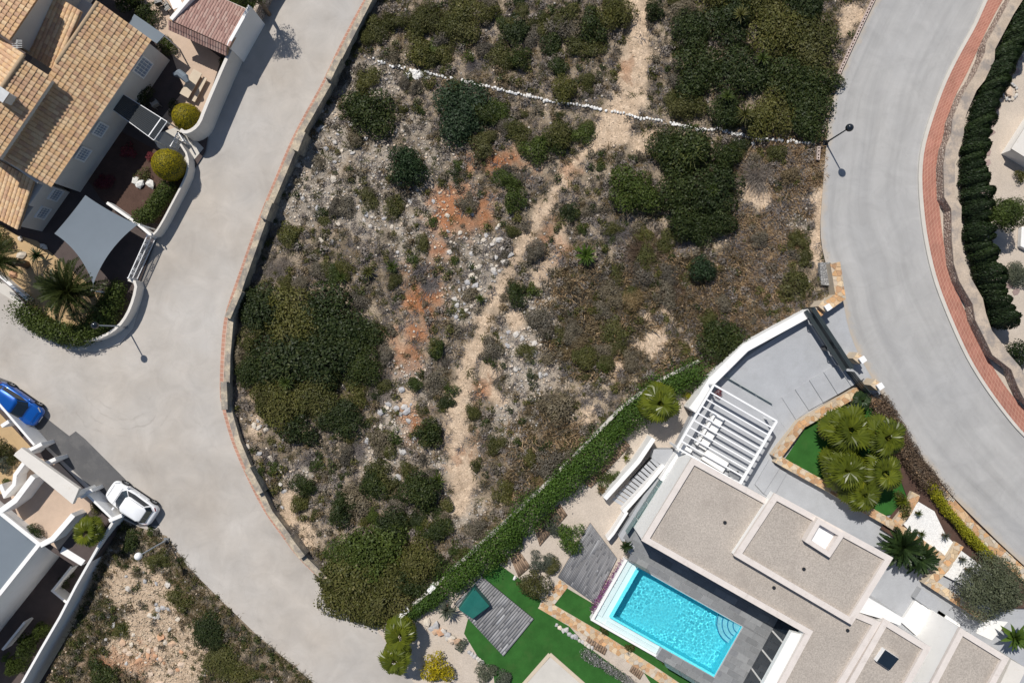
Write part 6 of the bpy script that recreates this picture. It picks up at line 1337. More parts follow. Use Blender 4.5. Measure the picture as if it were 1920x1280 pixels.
merge('rusty_grass', scatter(1100, (1200, 1560), (250, 720), lambda X, Y: in_lot(X, Y, 6) & (blob_d(X, Y, [(1470, 330, 80, 90), (1500, 290, 50, 60), (1430, 430, 70, 70), (1380, 560, 110, 80), (1450, 600, 70, 60)]) + 30 * (fbm(X, Y, 30) - .5) * 2 < 0) & free(X, Y) & (masks(X, Y)[0] < .4), rs), grp, lambda g: g.uniform(8, 16), ['straw', 'straw', 'mauve'], zlot, .9, 33)
merge('brown_twigs', scatter(900, (950, 1400), (480, 960), lambda X, Y: in_lot(X, Y, 10) & (blob_d(X, Y, BROWNZ) < 0) & okgrass(X, Y), rs), grp, lambda g: g.uniform(10, 20), ['scrub', 'brown', 'straw', 'brown'], zlot, 1.0, 34)
sp_ok = lambda X, Y: in_slope(X, Y) & (np.random.default_rng(int(abs(X[0]) * 3)).random(len(X)) < 1 - .9 * np.clip(masks(X, Y)[0] * 1.1, 0, 1))
merge('slope_scrub', scatter(420, (90, 600), (980, 1290), sp_ok, rs), lowp, lambda g: g.uniform(5, 13), ['olive', 'scrub', 'brown', 'dark'], zslope, .8, 35)
merge('slope_grass', scatter(1300, (90, 600), (980, 1290), sp_ok, rs), grp, lambda g: g.uniform(5, 12), ['scrub', 'brown', 'olive'], zslope, .8, 36)

L['olivetree'] = leaf_mat('olive_tree_leaf', (0.060, 0.075, 0.045), (0.105, 0.122, 0.078), (0.19, 0.205, 0.15))
# --- palms and other garden plants
def fan_leaf(seed, n=19, r=0.85, pet=0.85):
    rng = np.random.default_rng(seed); V = []; F = []; C = []
    def q(a, b, c, d, col): i = len(V); V.extend([a, b, c, d]); F.append((i, i + 1, i + 2, i + 3)); C.extend([col] * 4)
    q((0, -.022, 0), (pet, -.014, .05), (pet, .014, .05), (0, .022, 0), .8)
    hub = np.array([pet, 0, .05]); dr = math.radians(32)
    def R(p): return np.array([p[0] * math.cos(dr) + p[2] * math.sin(dr), p[1], -p[0] * math.sin(dr) + p[2] * math.cos(dr)])
    base = .40 + rng.normal() * .08
    for k in range(n):
        a0 = math.radians(-128 + 256 * k / n); a1 = math.radians(-128 + 256 * (k + 1) / n); am = (a0 + a1) / 2; ln = r * (0.80 + .20 * math.cos(am * .8)) * rng.uniform(.92, 1.05)
        p0 = hub + R(.66 * ln * np.array([math.cos(a0), math.sin(a0), -.10 * abs(math.sin(a0))]) + (0, 0, .02 if k % 2 else -.02)); p1 = hub + R(.66 * ln * np.array([math.cos(a1), math.sin(a1), -.10 * abs(math.sin(a1))]) + (0, 0, -.02 if k % 2 else .02)); tp = hub + R(ln * np.array([math.cos(am), math.sin(am), -.28 - .1 * rng.random()]))
        q(tuple(hub), tuple(p0), tuple(tp), tuple(p1), float(np.clip(base + rng.normal() * .10 + .12 * (k % 2), 0, 1)))
    me = np_mesh('frond', np.array(V), np.array(F), L['palm'], np.array([(c, c, c) for c in C])); return me
FAN = [fan_leaf(i) for i in range(6)]
def feather_leaf(seed, ln=2.4, nl=30, ll=.42, droop=.9, vee=.35):
    rng = np.random.default_rng(seed); V = []; F = []; C = []
    def q(a, b, c, d, col): i = len(V); V.extend([a, b, c, d]); F.append((i, i + 1, i + 2, i + 3)); C.extend([col] * 4)
    P = [np.array([ln * t * (1 - .12 * t * t), 0, droop * (.55 * t - 1.0 * t * t) * ln * .5]) for t in np.linspace(0, 1, nl + 1)]
    for k in range(nl):
        a, b = P[k], P[k + 1]; w = .028 * (1 - k / nl) + .006; q(tuple(a - (0, w, 0)), tuple(b - (0, w, 0)), tuple(b + (0, w, 0)), tuple(a + (0, w, 0)), .6)
        if k > 2:
            l_ = ll * (math.sin(math.pi * (k / nl) ** .7) * .8 + .25)
            for s in (-1, 1):
                tp = a + np.array([l_ * .55, s * l_ * .8, l_ * vee + rng.normal() * .03]); wv = np.array([.042, 0, 0]); c = float(np.clip(.45 + rng.normal() * .2, 0, 1)); q(tuple(a - wv), tuple((a + tp) / 2 - wv * .8), tuple(tp), tuple((a + tp) / 2 + wv * 1.2), c)
    return np_mesh('frond', np.array(V), np.array(F), L['phoenix'], np.array([(c, c, c) for c in C]))
FEA = [feather_leaf(20 + i) for i in range(4)]; CYC = [feather_leaf(40 + i, 1.5, 34, .20, .5, .1) for i in range(3)]
def blade_leaf(seed, ln=.8, w=.055):
    V = []; F = []
    for k in range(5):
        t = k / 4; x = ln * t; z = ln * (.25 * t - .35 * t * t); ww = w * (1 - t ** 2) * (0.7 + .6 * t) + .003; V += [(x, -ww, z + .012), (x, 0, z - .006), (x, ww, z + .012)]
    for k in range(4): F += [(3 * k, 3 * k + 3, 3 * k + 4, 3 * k + 1), (3 * k + 1, 3 * k + 4, 3 * k + 5, 3 * k + 2)]
    rng = np.random.default_rng(seed); c = rng.uniform(.2, .8); return np_mesh('leaf', np.array(V), np.array(F), L['bright'], np.array([(c, c, c)] * len(V)))
BLD = [blade_leaf(60 + i) for i in range(5)]
def rosette(name, label, cat, px, py, zc, z0, protos, n, scale, mat, e0, e1, trunk_r=.14, group=None, seed=0, part='frond', bare=0, tm='trunk'):
    """fronds round a crown centre seen at pixel px,py,zc; trunk down to z0; elevations e0 (outer) .. e1 (inner)"""
    c = at(px, py, zc); t = thing(name, label, cat, (c.x, c.y, z0), group); rng = random.Random(seed + int(px))
    if zc - z0 > 1.2: t.rotation_euler = (rng.uniform(-.06, .06), rng.uniform(-.06, .06), 0)
    if zc - z0 > .25:
        pts = [(c.x + .03 * math.sin(k), c.y, z0 + (zc - z0) * k / 5) for k in range(6)]
        MB().tube(pts, [trunk_r * 1.25] + [trunk_r * (1.05 if k % 2 else .95) for k in range(4)] + [trunk_r * 1.1], 9).build('trunk', M[tm], t, True)
    for k in range(n):
        f = (k + .5) / n; az = k * 2.39996 + rng.uniform(-.25, .25); el = math.radians(e0 + (e1 - e0) * f ** 1.1 + rng.uniform(-8, 8)); s = scale * rng.uniform(.85, 1.08) * (1 - .25 * f)
        o = link(part, rng.choice(protos), t, (0, 0, zc - z0)); o.rotation_euler = (rng.uniform(-.35, .35), -el, az); o.scale = (s, s, s)
        o.material_slots[0].link = 'OBJECT'; o.material_slots[0].material = L[mat]
    return t
def fanpalm(label, px, py, zc, z0, n, s, seed=0, name='fan_palm', group=None, mat='palm'):
    t = rosette(name, label, 'palm', px, py, zc, z0, FAN, n, s, mat, -20, 78, .16, group, seed); rng = random.Random(int(px * 7 + py))
    for k in range(rng.randint(2, 5)):
        o = link('dead_frond', rng.choice(FAN), t, (0, 0, zc - z0 - .1)); o.rotation_euler = (rng.uniform(-.4, .4), rng.uniform(.25, .9), rng.uniform(0, 6.28)); q = s * rng.uniform(.7, .95); o.scale = (q, q, q)
        o.material_slots[0].link = 'OBJECT'; o.material_slots[0].material = L['brown']
    return t
fanpalm('large fan palm nearest the driveway steps in the turf planter', 1588, 804, 3.2, 1.1, 26, 1.5)
fanpalm('fan palm at the road side of the turf planter', 1658, 816, 3.7, 1.1, 22, 1.25)
fanpalm('fan palm at the house side of the turf planter', 1586, 880, 3.1, 1.1, 25, 1.4)
fanpalm('fan palm at the lower end of the turf planter', 1655, 882, 3.4, 1.1, 20, 1.22)
fanpalm('fan palm at the lower tip of the turf planter', 1618, 922, 2.8, 1.1, 20, 1.2)
fanpalm('small fan palm by the corner where planter wall meets road', 1615, 752, 1.9, 1.1, 16, .6, mat='cycas')
fanpalm('single fan palm beside the pergola and hedge', 1237, 758, 2.5, .03, 24, 1.2)
fanpalm('fan palm at the garden corner by the road bend', 748, 1190, 2.4, .03, 18, 1.05)
fanpalm('lower fan palm beside the road at the bottom edge', 742, 1236, 2.6, .03, 18, 1.0)
fanpalm('fan palm between the white walls at the lower left', 166, 998, 1.9, .05, 20, .9)

for i, (x, y, s) in enumerate(sorted(((1338, 358, .5), (1395, 215, .6), (1390, 30, .5), (1430, 110, .5), (535, 715, .5), (1365, 182, .45), (690, 510, .5), (735, 500, .45), (820, 900, .55), (815, 650, .5), (640, 520, .4), (900, 560, .35), (880, 395, .3), (955, 395, .3), (1018, 265, .5)), key=lambda q: q[1])):
    rosette('dwarf_palm', ORD[i] + ' wild dwarf palm among the scrub counted from the top', 'palm', x, y, float(zlot(x, y)) + (1.3 if bool(blob_d(np.array(x), np.array(y), allbush) < 0) else .35), float(zlot(x, y)), BLD, 44, s * 1.9, 'mid' if i % 3 else 'olive', 5, 75, .1, None, i, part='leaf')
rosette('dwarf_palm', 'bright green dwarf palm in the middle of the lot', 'palm', 1098, 478, .6, .15, BLD, 80, 1.3, 'bright', 5, 80, .12, part='leaf')
rosette('date_palm', 'feathery date palm in the sandy bed at the street corner', 'palm', 132, 546, 2.6, .13, FEA, 60, 1.25, 'phoenix', -12, 75, .28)
rosette('date_palm', 'feathery date palm cut by the left edge', 'palm', -4, 488, 3.2, .13, FEA, 54, 1.0, 'phoenix', -12, 75, .26)
rosette('cycad', 'large dark cycad nearer the gravel roof beside the path', 'cycad', 1692, 1024, 2.2, .95, CYC, 70, 1.35, 'cycas', -8, 60, .2)
rosette('cycad', 'dark cycad overlapping the first beside the white gravel', 'cycad', 1724, 1046, 2.0, .95, CYC, 64, 1.15, 'cycas', -8, 60, .2)
rosette('cycad', 'small potted cycad on the terrace at the pool corner', 'cycad', 1174, 1024, 1.6, .92, CYC, 40, .42, 'cycas', -5, 65, .16)
rosette('yucca', 'spiky yellowish yucca beside the grey deck', 'yucca', 838, 1143, .9, .04, BLD, 46, 1.25, 'grey', 0, 80, .12, part='leaf')
rosette('yucca', 'spiky green yucca in the sandy bed', 'yucca', 70, 479, .7, .14, BLD, 40, 1.0, 'cycas', 0, 80, .1, part='leaf')
rosette('agave', 'small reddish agave beside the garden stair wall', 'agave', 1128, 918, .4, .04, BLD, 26, .75, 'brown', 10, 75, .1, part='leaf')
rosette('agave', 'small pale agave near the plank path', 'agave', 1173, 858, .4, .04, BLD, 22, .6, 'palm', 10, 75, .1, part='leaf')
rosette('agave', 'spiky plant at the planter corner by the lower turf', 'agave', 1690, 938, 1.6, 1.2, BLD, 34, .9, 'palm', 10, 80, .1, part='leaf')
for i, (x, y, s, lab) in enumerate(((1727, 1000, .55, 'spiky grey green plant in the first white gravel bed'), (1772, 1004, .6, 'spiky grey green plant under the yellow hedge'), (1722, 962, .5, 'spiky plant at the tip of the white gravel bed'), (1804, 1048, .55, 'spiky plant in the second white gravel bed'), (1815, 1068, .5, 'brownish spiky plant beside the olive tree'))):
    rosette('spiky_plant', lab, 'plant', x, y, 1.6, 1.26, BLD, 44, s, 'grey' if i % 2 else 'mid', 10, 85, .08, part='leaf', seed=i)
rosette('strelitzia', 'large leaved green plant at the right edge beside the white paving', 'plant', 1903, 1192, 2.2, .96, [blade_leaf(90 + i, 1.1, .2) for i in range(3)], 34, 1.15, 'bright', 0, 80, .12, part='leaf')

ZGf = lambda x, y: ZG
for x, y, r, mat, lab, z, hs in (
    (1070, 1006, 29, 'bright', 'bright green leafy shrub beside the grey deck', ZG, 1.3), (1042, 985, 22, 'grey', 'silvery grey shrub by the plank path', ZG, .9), (1016, 1050, 24, 'grey', 'silvery shrub between plank path and deck', ZG, .8), (1036, 1062, 18, 'olive', 'dark grey shrub at the deck edge', ZG, 1.0),
    (997, 1094, 32, 'olive', 'dense olive green round shrub on the lawn edge', ZG, 1.2), (938, 1047, 13, 'yellow', 'small yellow green shrub beside the hedge', ZG, 1.2), (967, 1008, 19, 'bright', 'light green shrub touching the hedge', ZG, 1.2), (1150, 890, 16, 'mid', 'round green shrub below the plank path', ZG, 1.0), (1132, 905, 17, 'mid', 'green shrub beside the stair wall', ZG, .9),
    (865, 1206, 15, 'grey', 'small grey shrub at the lawn tip', ZG, .9), (825, 1241, 30, 'topiary', 'large rounded yellow green shrub on pale gravel', ZG, 1.2), (911, 1251, 21, 'grey', 'grey green rounded shrub at the bottom of the lawn', ZG, .9), (945, 1272, 20, 'grey', 'grey shrub beside the concrete square', ZG, .9), (1286, 741, 12, 'yellow', 'small yellow shrub beside the fan palm', .05, 1.0),
    (1133, 1180, 11, 'olive', 'small ball shrub below the pool channel corner', ZG, 1.0), (1180, 1212, 11, 'olive', 'small ball shrub under the pool channel', ZG, 1.0), (1247, 1236, 9, 'olive', 'small ball shrub below the grey deck end', ZG, 1.0), (1178, 845, 9, 'scrub', 'tiny dry shrub above the stair wall', ZG, .8),
    (245, 287, 17, 'red', 'dark red shrub below the entrance canopy', .14, 1.2), (200, 346, 18, 'red', 'dark red shrub near the shade sail', .14, 1.2), (287, 295, 12, 'red', 'small red shrub left of the golden topiary', .14, 1.0), (272, 330, 15, 'olive', 'green shrub among white rocks', .14, .9),
    (250, 10, 32, 'dark', 'dark shrub behind the tile roofed house at the top edge', .14, 1.3), (280, 35, 26, 'dark', 'dark shrub above the grey awning', .14, 1.2), (318, 88, 18, 'mid', 'leafy green shrub between awning and patio table', .14, 1.4), (465, 10, 30, 'mid', 'green shrub behind the barbecue shelter', .14, 1.8), (440, -6, 26, 'olive', 'olive shrub at the top edge behind the shelter', .14, 1.5), (455, 45, 12, 'olive', 'small shrub at the shelter gable', .14, 1.0),
    (438, 102, 10, 'olive', 'small creeper on the patio wall near the shelter', .14, 2.2), (418, 118, 9, 'olive', 'small plant inside the patio wall', .14, 1.5), (8, 445, 24, 'olive', 'shrub at the house corner by the left edge', .14, 1.0), (270, 180, 22, 'dark', 'dark shrub against the house wall by the canopy', .14, 1.2), (330, 205, 14, 'dark', 'dark shrub in the patio shade', .14, 1.0),
    (8, 835, 22, 'olive', 'olive shrub in the ochre bed at the left edge', .06, 1.2), (12, 868, 18, 'grey', 'grey green shrub by the white yard steps', .06, 1.0), (30, 862, 16, 'olive', 'dark olive shrub against the white lintel', .06, 1.2), (14, 901, 10, 'mid', 'small green shrub on the yard wall', .06, 1.0), (70, 1000, 22, 'dark', 'dark plant in the shaded yard corner', .06, 1.0),
    (180, 950, 12, 'olive', 'small shrub behind the street wall', .06, 1.0), (72, 1200, 24, 'mid', 'green shrub inside the boundary wall', -4.5, 2.6), (52, 1236, 22, 'mid', 'green shrub at the lower end of the boundary wall', -4.5, 2.6), (92, 1170, 18, 'mid', 'green shrub along the boundary wall', -4.5, 2.4), (15, 1232, 10, 'bright', 'small bright shrub at the bottom left', -4.5, 1.0), (128, 1085, 14, 'dark', 'dark shrub in the walled bed', -4.5, 1.0),
    (1900, 508, 24, 'grey', 'blue grey clipped shrub in the gravel garden', 1.6, .8), (1912, 528, 20, 'grey', 'second blue grey clipped shrub at the right edge', 1.6, .8), (1345, 735, 9, 'red', 'reddish potted plant at the pergola corner', .92, 1.3), (1905, 330, 14, 'olive', 'small shrub beside the white house corner', 1.6, 1.2), (1905, 660, 24, 'cypress', 'dark rounded conifer at the lower right wall', 1.6, 1.6)):
    put('shrub', auto(r), mat, x, y, r, z, lab, 'shrub', hs=hs)
# golden topiary eggs
def egg(label, px, py, rpx, z0):
    r = rpx / PPM; c = at(px, py, r * 1.35); t = thing('topiary', label, 'topiary', (c.x, c.y, z0)); rng = np.random.default_rng(int(px)); d = rdir(7000, rng, -.9)
    C = d * r * (1 - .05 * rng.random((len(d), 1))) * np.array([1, 1, 1.2]) + np.array([0, 0, r * 1.15]); V, F = quads_from(C, d + rng.normal(size=d.shape) * .2, .075, .7, rng)
    link('foliage', np_mesh('foliage', V, F, L['topiary'], leafcol(len(d), rng, 0)), t); o = MB().sphere((c.x, c.y, z0 + r * 1.15), r * .93, 20, 14, 1.2).build('inner_foliage', L['olive'], t, True); flat_col(o.data, (.4, .4, .4))
    MB().tube([(c.x, c.y, z0), (c.x, c.y, z0 + r)], .08, 8).build('stem', M['bark'], t)
egg('golden clipped topiary egg inside the patio wall end', 351, 221, 26, .14); egg('larger golden clipped topiary egg on the low white wall side', 316, 309, 29, .14)
def hedge(name, label, path, w, h, z0, n, mat, leaf=.14, rough=.25, cat='hedge', flowers=None):
    W = resample(ats(path, z0), .15); rng = np.random.default_rng(n + int(path[0][0])); k = rng.integers(0, len(W), n); P = np.array([tuple(v) for v in W]); lump = 1 + rough * (fbm(np.arange(len(W)) * 12.0, np.zeros(len(W)) + path[0][1], 40, 3) - .5) * 2.2
    d = rdir(n, rng, -.15); n = len(d); k = k[:n]; sh = 1 - .35 * rng.random(n) ** 2 + (rng.random(n) < .12) * rng.random(n) * .3; an_ = np.arctan2(d[:, 2], d[:, 0] + d[:, 1]); wl_ = lump[k] * (.72 + .6 * vnoise(k * .09, an_ * 1.3 + 9))
    C = P[k] + d * np.array([w / 2, w / 2, h * .62]) * (sh * wl_)[:, None] + np.stack([rng.normal(size=n) * .05, rng.normal(size=n) * .05, np.full(n, h * .38)], 1)
    C[:, 2] = np.maximum(C[:, 2], z0 + .03); V, F = quads_from(C, d + rng.normal(size=(n, 3)) * .55, leaf, .6, rng); c0 = np.array([tuple(W[0])])[0] * np.array([1, 1, 0]) + np.array([0, 0, z0])
    o = link(name, np_mesh(name, V - c0, F, L[mat], leafcol(n, rng, rng.uniform(-.1, .15, n))), None, Vector(c0)); return tag(o, label, cat)
hedge('hedge', 'long bright green hedge along the white boundary wall', [(838, 1094), (884, 1058), (925, 1026), (966, 984), (1006, 946), (1046, 911), (1091, 868), (1136, 821), (1181, 778), (1220, 746), (1264, 714), (1310, 694)], 2.05, 1.5, ZG, 42000, 'hedge', .15, .7)
hedge('hedge', 'short green hedge between the white wall stubs at the road end', [(765, 1150), (790, 1135), (815, 1120), (828, 1100)], 1.2, 1.0, ZG, 4500, 'hedge', .14, .4)
hedge('hedge', 'yellow green clipped hedge above the roadside wall', [(1738, 905), (1765, 950), (1800, 990), (1850, 1042)], .75, .9, 1.25, 7000, 'yellow', .12, .2)
hedge('hedge', 'dark green hedge wrapping the street corner garden', [(52, 580), (90, 612), (130, 628), (170, 628), (200, 600), (218, 570), (228, 540)], 1.75, 1.5, .13, 18000, 'mid', .15, .4)
hedge('hedge', 'green hedge behind the low white wall', [(322, 352), (305, 378), (285, 405), (265, 412)], 1.25, 1.1, .13, 7000, 'mid', .13, .2)
hedge('flower_border', 'purple flowering border along the pool channel wall', [(1168, 1056), (1152, 1080), (1133, 1108), (1114, 1142)], .75, .55, ZG, 2600, 'purple', .10, .3, 'flowers')
hedge('flower_border', 'white and lilac flower border beside the crazy paving', [(1096, 1222), (1125, 1240), (1150, 1256), (1185, 1280)], .75, .45, ZG, 2600, 'whiteflower', .11, .4, 'flowers')
hedge('roadside_shrubs', 'brown purple shrubs along the road above the yellow hedge', [(1636, 750), (1655, 775), (1680, 822), (1705, 862), (1735, 905)], 1.5, 1.0, 1.2, 9000, 'plum', .12, .5, 'shrubs')
hedge('roadside_shrubs', 'dry reddish shrubs overhanging the roadside wall', [(1655, 752), (1680, 795), (1702, 835), (1740, 890), (1772, 930)], .9, .6, 1.4, 4600, 'plum', .10, .7, 'shrubs')
hedge('creeper', 'green creeper at the lower turf planter end', [(1680, 925), (1695, 950), (1690, 965)], .7, .6, 1.2, 1400, 'olive', .12, .4, 'shrubs')
# trees: olive, round garden tree
def tree(name, label, px, py, z0, zc, r, mat, n, leaf, hs=.75, lumps=16):
    c = at(px, py, zc); t = thing(name, label, 'tree', (c.x, c.y, z0)); me = bush_mesh(r, r * hs * 1.6, n, leaf, int(px), lumps, .62, .45); me.materials.clear(); me.materials.append(L[mat])
    link('crown', me, t, (0, 0, zc - z0 - r * .6)); m = MB().tube([(c.x, c.y, z0), (c.x + .05, c.y, z0 + (zc - z0) * .5), (c.x, c.y, zc)], [.17, .13, .09], 8)
    for k in range(5): a = k * 1.26; m.tube([(c.x, c.y, z0 + (zc - z0) * .5), (c.x + r * .55 * math.cos(a), c.y + r * .55 * math.sin(a), zc + .2)], [.08, .03], 6)
    m.build('trunk', M['bark'], t, True)
tree('olive_tree', 'grey green olive tree over the white gravel at the right edge', 1862, 1103, 1.2, 3.2, 2.6, 'olivetree', 15000, .16)
tree('garden_tree', 'leafy tree behind the shelter casting a ragged shadow on the road', 474, -14, .12, 3.6, 1.5, 'mid', 3000, .14, .9, 12)
tree('garden_tree', 'dense round green tree in the gravel garden on the right', 1877, 402, 1.6, 3.6, 1.7, 'mid', 9000, .14, 1.0, 12)
# cypress hedge row: single trees
def cyp_mesh(seed):
    rng = np.random.default_rng(seed); n = 2200; t = rng.random(n) ** .8; a = rng.uniform(0, 6.28, n); h = 2.6; r = .62 * (1 - t ** 4) ** .6 * (1 - .25 * rng.random(n)) * (1 + .18 * np.sin(a * 3 + seed)); C = np.stack([r * np.cos(a), r * np.sin(a), .1 + t * h], 1)
    V, F = quads_from(C, np.stack([np.cos(a), np.sin(a), .5 + 0 * a], 1) + rng.normal(size=(n, 3)) * .4, .20, .35, rng, .7); return np_mesh('crown', V, F, L['cypress'], leafcol(n, rng, 0))
CYP = [cyp_mesh(i) for i in range(4)]; tr_me = MB().tube([(0, 0, 0), (0, 0, 1.6)], [.07, .04], 6); tr_me = mesh('trunk', tr_me.V, tr_me.F, M['bark'])
for k, w in enumerate(resample(ats([(1948, -40), (1925, 5), (1895, 62), (1868, 120), (1845, 170), (1824, 225), (1812, 275), (1808, 330), (1812, 390), (1816, 440), (1826, 492), (1838, 536), (1852, 575), (1866, 606)], 1.58), .54)):
    w = w + Vector((_bn.uniform(-.09, .09), _bn.uniform(-.12, .12), 0)); t = thing('cypress', ORD[k] + ' cypress from the top in the row behind the zigzag wall', 'cypress', w, 'cypress row'); s = _bn.uniform(.88, 1.12)
    for nm, me in (('crown', _bn.choice(CYP)), ('trunk', tr_me)): o = link(nm, me, t); o.scale = (s, s, s * _bn.uniform(.9, 1.05)); o.rotation_euler.z = _bn.uniform(0, 6.28)

# ================================================================ ROCKS AND SMALL THINGS
def rock_mesh(seed, flat=.65):
    bm = bmesh.new(); bmesh.ops.create_icosphere(bm, subdivisions=1, radius=1.0); rng = random.Random(seed)
    for v in bm.verts: v.co *= rng.uniform(.68, 1.15); v.co.z *= flat
    me = bpy.data.meshes.new('rock'); bm.to_mesh(me); bm.free(); me.materials.append(M['rockm']); return me
def rocks_of(cols, base=0):
    out = []
    for i, c in enumerate(cols):
        for k in range(2): me = rock_mesh(base + i * 7 + k); flat_col(me, c); out.append(me)
    return out
PALE = rocks_of([(0.55, 0.51, 0.46), (0.48, 0.46, 0.44), (0.60, 0.53, 0.44), (0.42, 0.41, 0.41)], 1); WHITE = rocks_of([(0.72, 0.71, 0.68), (0.66, 0.64, 0.60), (0.76, 0.75, 0.73)], 50); ORANGE = rocks_of([(0.55, 0.38, 0.26), (0.60, 0.47, 0.36), (0.52, 0.30, 0.18)], 80)
_rr = random.Random(9)
def rock(parent, name, protos, p, s, label=None, cat=None, group=None):
    o0 = wpos(parent) if parent is not None else Vector((0, 0, 0)); o = link(name, _rr.choice(protos), parent, Vector(p) - o0); o.scale = (s * _rr.uniform(.8, 1.3), s * _rr.uniform(.75, 1.1), s * _rr.uniform(.7, 1.0)); o.rotation_euler = (_rr.uniform(-.3, .3), _rr.uniform(-.3, .3), _rr.uniform(0, 6.28))
    return tag(o, label, cat, group)
row = thing('stone_row', 'line of whitewashed stones crossing the scrub lot', 'stone row', at(1000, 183, 0))
RP = [(700, 110), (725, 120), (762, 129), (812, 139), (840, 146), (897, 159), (947, 170), (990, 179), (1025, 190), (1090, 197), (1140, 207), (1207, 222), (1252, 229), (1315, 244), (1342, 241), (1375, 250), (1422, 260), (1487, 265), (1528, 270)]
for p in resample([Vector((x, y, 0)) for x, y in RP], 5.6):
    if _rr.random() < .05: continue
    x, y = p.x, p.y + _rr.uniform(-2, 2); rock(row, 'stone', WHITE, at(x, y, float(zlot(x, y)) + .10), _rr.uniform(.10, .19))
# rocks one can pick out: clusters read off the photo
RK_ = {}
def cluster(n, cx, cy, sx, sy, smin, smax, protos, zf, label, group):
    for k in range(n):
        x = _rr.gauss(cx, sx); y = _rr.gauss(cy, sy)
        if zf is zlot and not bool(in_lot(np.array(x), np.array(y), 12)): continue
        RK_.setdefault(label, []).append((y, rock(None, 'rock', protos, at(x, y, float(zf(x, y)) + .03), _rr.uniform(smin, smax), label, 'rock', group)))
for a in ((16, 935, 465, 10, 26, .16, .34, PALE, 'pale rock in the line of stones beside the narrow trail'), (16, 895, 520, 14, 20, .16, .34, PALE, 'pale rock in the line of stones beside the narrow trail'), (14, 868, 575, 10, 18, .15, .30, PALE, 'pale rock in the line of stones beside the narrow trail'),
          (14, 755, 770, 24, 26, .15, .36, PALE, 'pale boulder among scrub left of the sandy trail'), (10, 740, 850, 22, 22, .18, .42, PALE, 'pale boulder among scrub left of the sandy trail'), (18, 700, 400, 40, 30, .13, .26, PALE, 'grey rock on the scree slope'), (22, 590, 330, 40, 40, .13, .30, PALE, 'grey rock on the scree slope'), (12, 640, 260, 22, 22, .14, .30, PALE, 'grey rock on the scree slope'),
          (14, 990, 660, 24, 30, .14, .34, PALE, 'pale rock right of the lower trail'), (8, 775, 140, 14, 6, .2, .42, WHITE, 'large white rock beside the stone row'), (12, 520, 900, 16, 40, .12, .3, PALE, 'grey rock along the foot of the left wall'), (10, 480, 800, 10, 24, .12, .3, PALE, 'grey rock along the foot of the left wall'),
          (10, 840, 440, 30, 24, .12, .28, PALE, 'pale rock on the red soil'), (8, 1010, 780, 20, 30, .12, .28, PALE, 'pale rock in the lower brown scrub'), (8, 1390, 270, 14, 14, .12, .26, WHITE, 'white rock near the right end of the stone row')):
    cluster(*a[:8], zlot, a[8], a[8].replace('rock', 'rocks').replace('boulder', 'boulders'))
for a in ((30, 270, 1150, 40, 50, .12, .34, PALE, 'pale rock on the wild slope beside the white boundary wall'), (22, 300, 1235, 34, 18, .18, .45, ORANGE, 'large tan rock near the orange soil on the slope')): cluster(*a[:8], zslope, a[8], a[8].replace('rock', 'rocks'))
for lab, lst in RK_.items():
    noun = 'boulder' if 'boulder' in lab else 'rock'; a_, b_ = lab.split(noun, 1)
    for i_, (y_, o_) in enumerate(sorted(lst, key=lambda q: q[0])): o_['label'] = ('%s %s%s from the top%s' % (ORD[min(i_, len(ORD) - 1)], a_, noun, b_))
# garden rocks
for x, y, s, pr, z, lab in ((40, 478, .42, PALE, .14, 'grey boulder in the sandy bed near the date palm'), (24, 515, .35, ORANGE, .14, 'orange boulder at the end of the white kerb wall'), (82, 462, .3, WHITE, .14, 'white rock on the edge of the sandy bed'), (38, 447, .28, PALE, .14, 'grey rock near the house corner bed'), (262, 345, .45, WHITE, .14, 'long white rock among the green shrub'), (282, 345, .4, WHITE, .14, 'white rock beside the hedge'), (255, 338, .35, WHITE, .14, 'white rock at the left of the mulch bed group'),
                          (1570, 772, .5, WHITE, 1.2, 'big white rock at the planter wall corner'), (1892, 172, .4, ORANGE, 1.6, 'ochre stone ring remains in the gravel garden'), (965, 1083, .18, WHITE, .04, 'small white rock at the lawn corner'), (1111, 1146, .12, WHITE, .04, 'small white stone on the narrow turf strip')):
    rock(None, 'rock', pr, at(x, y, z + s * .25), s, lab, 'rock')
for i in range(16):
    a = i / 16 * 6.28; rock(None, 'rock', PALE, at(1893 + 14 * math.cos(a), 172 + 15 * math.sin(a), 1.68), .16, 'stone of the small ring in the gravel garden', 'rock', 'stone ring')
for i in range(13):
    t = i / 12; rock(None, 'rock', ORANGE if i % 3 == 0 else PALE, at(800 + 55 * t + _rr.uniform(-5, 5), 1168 + 34 * t + _rr.uniform(-7, 7), .18), _rr.uniform(.22, .42), 'tan boulder of the rockery beside the grey deck', 'rock', 'rockery boulders')
for i in range(12):
    t = i / 11; rock(None, 'rock', PALE, at(1044 + 66 * t, 1172 + 40 * t + _rr.uniform(-3, 3), .12), _rr.uniform(.16, .28), 'pale border stone along the flower bed', 'rock', 'border stones')
for i in range(6): rock(None, 'rock', PALE, at(880 + 5 * i, 1222 + 4 * i, .12), .22, 'pale stone edging the bottom of the lawn', 'rock', 'lawn edge stones')
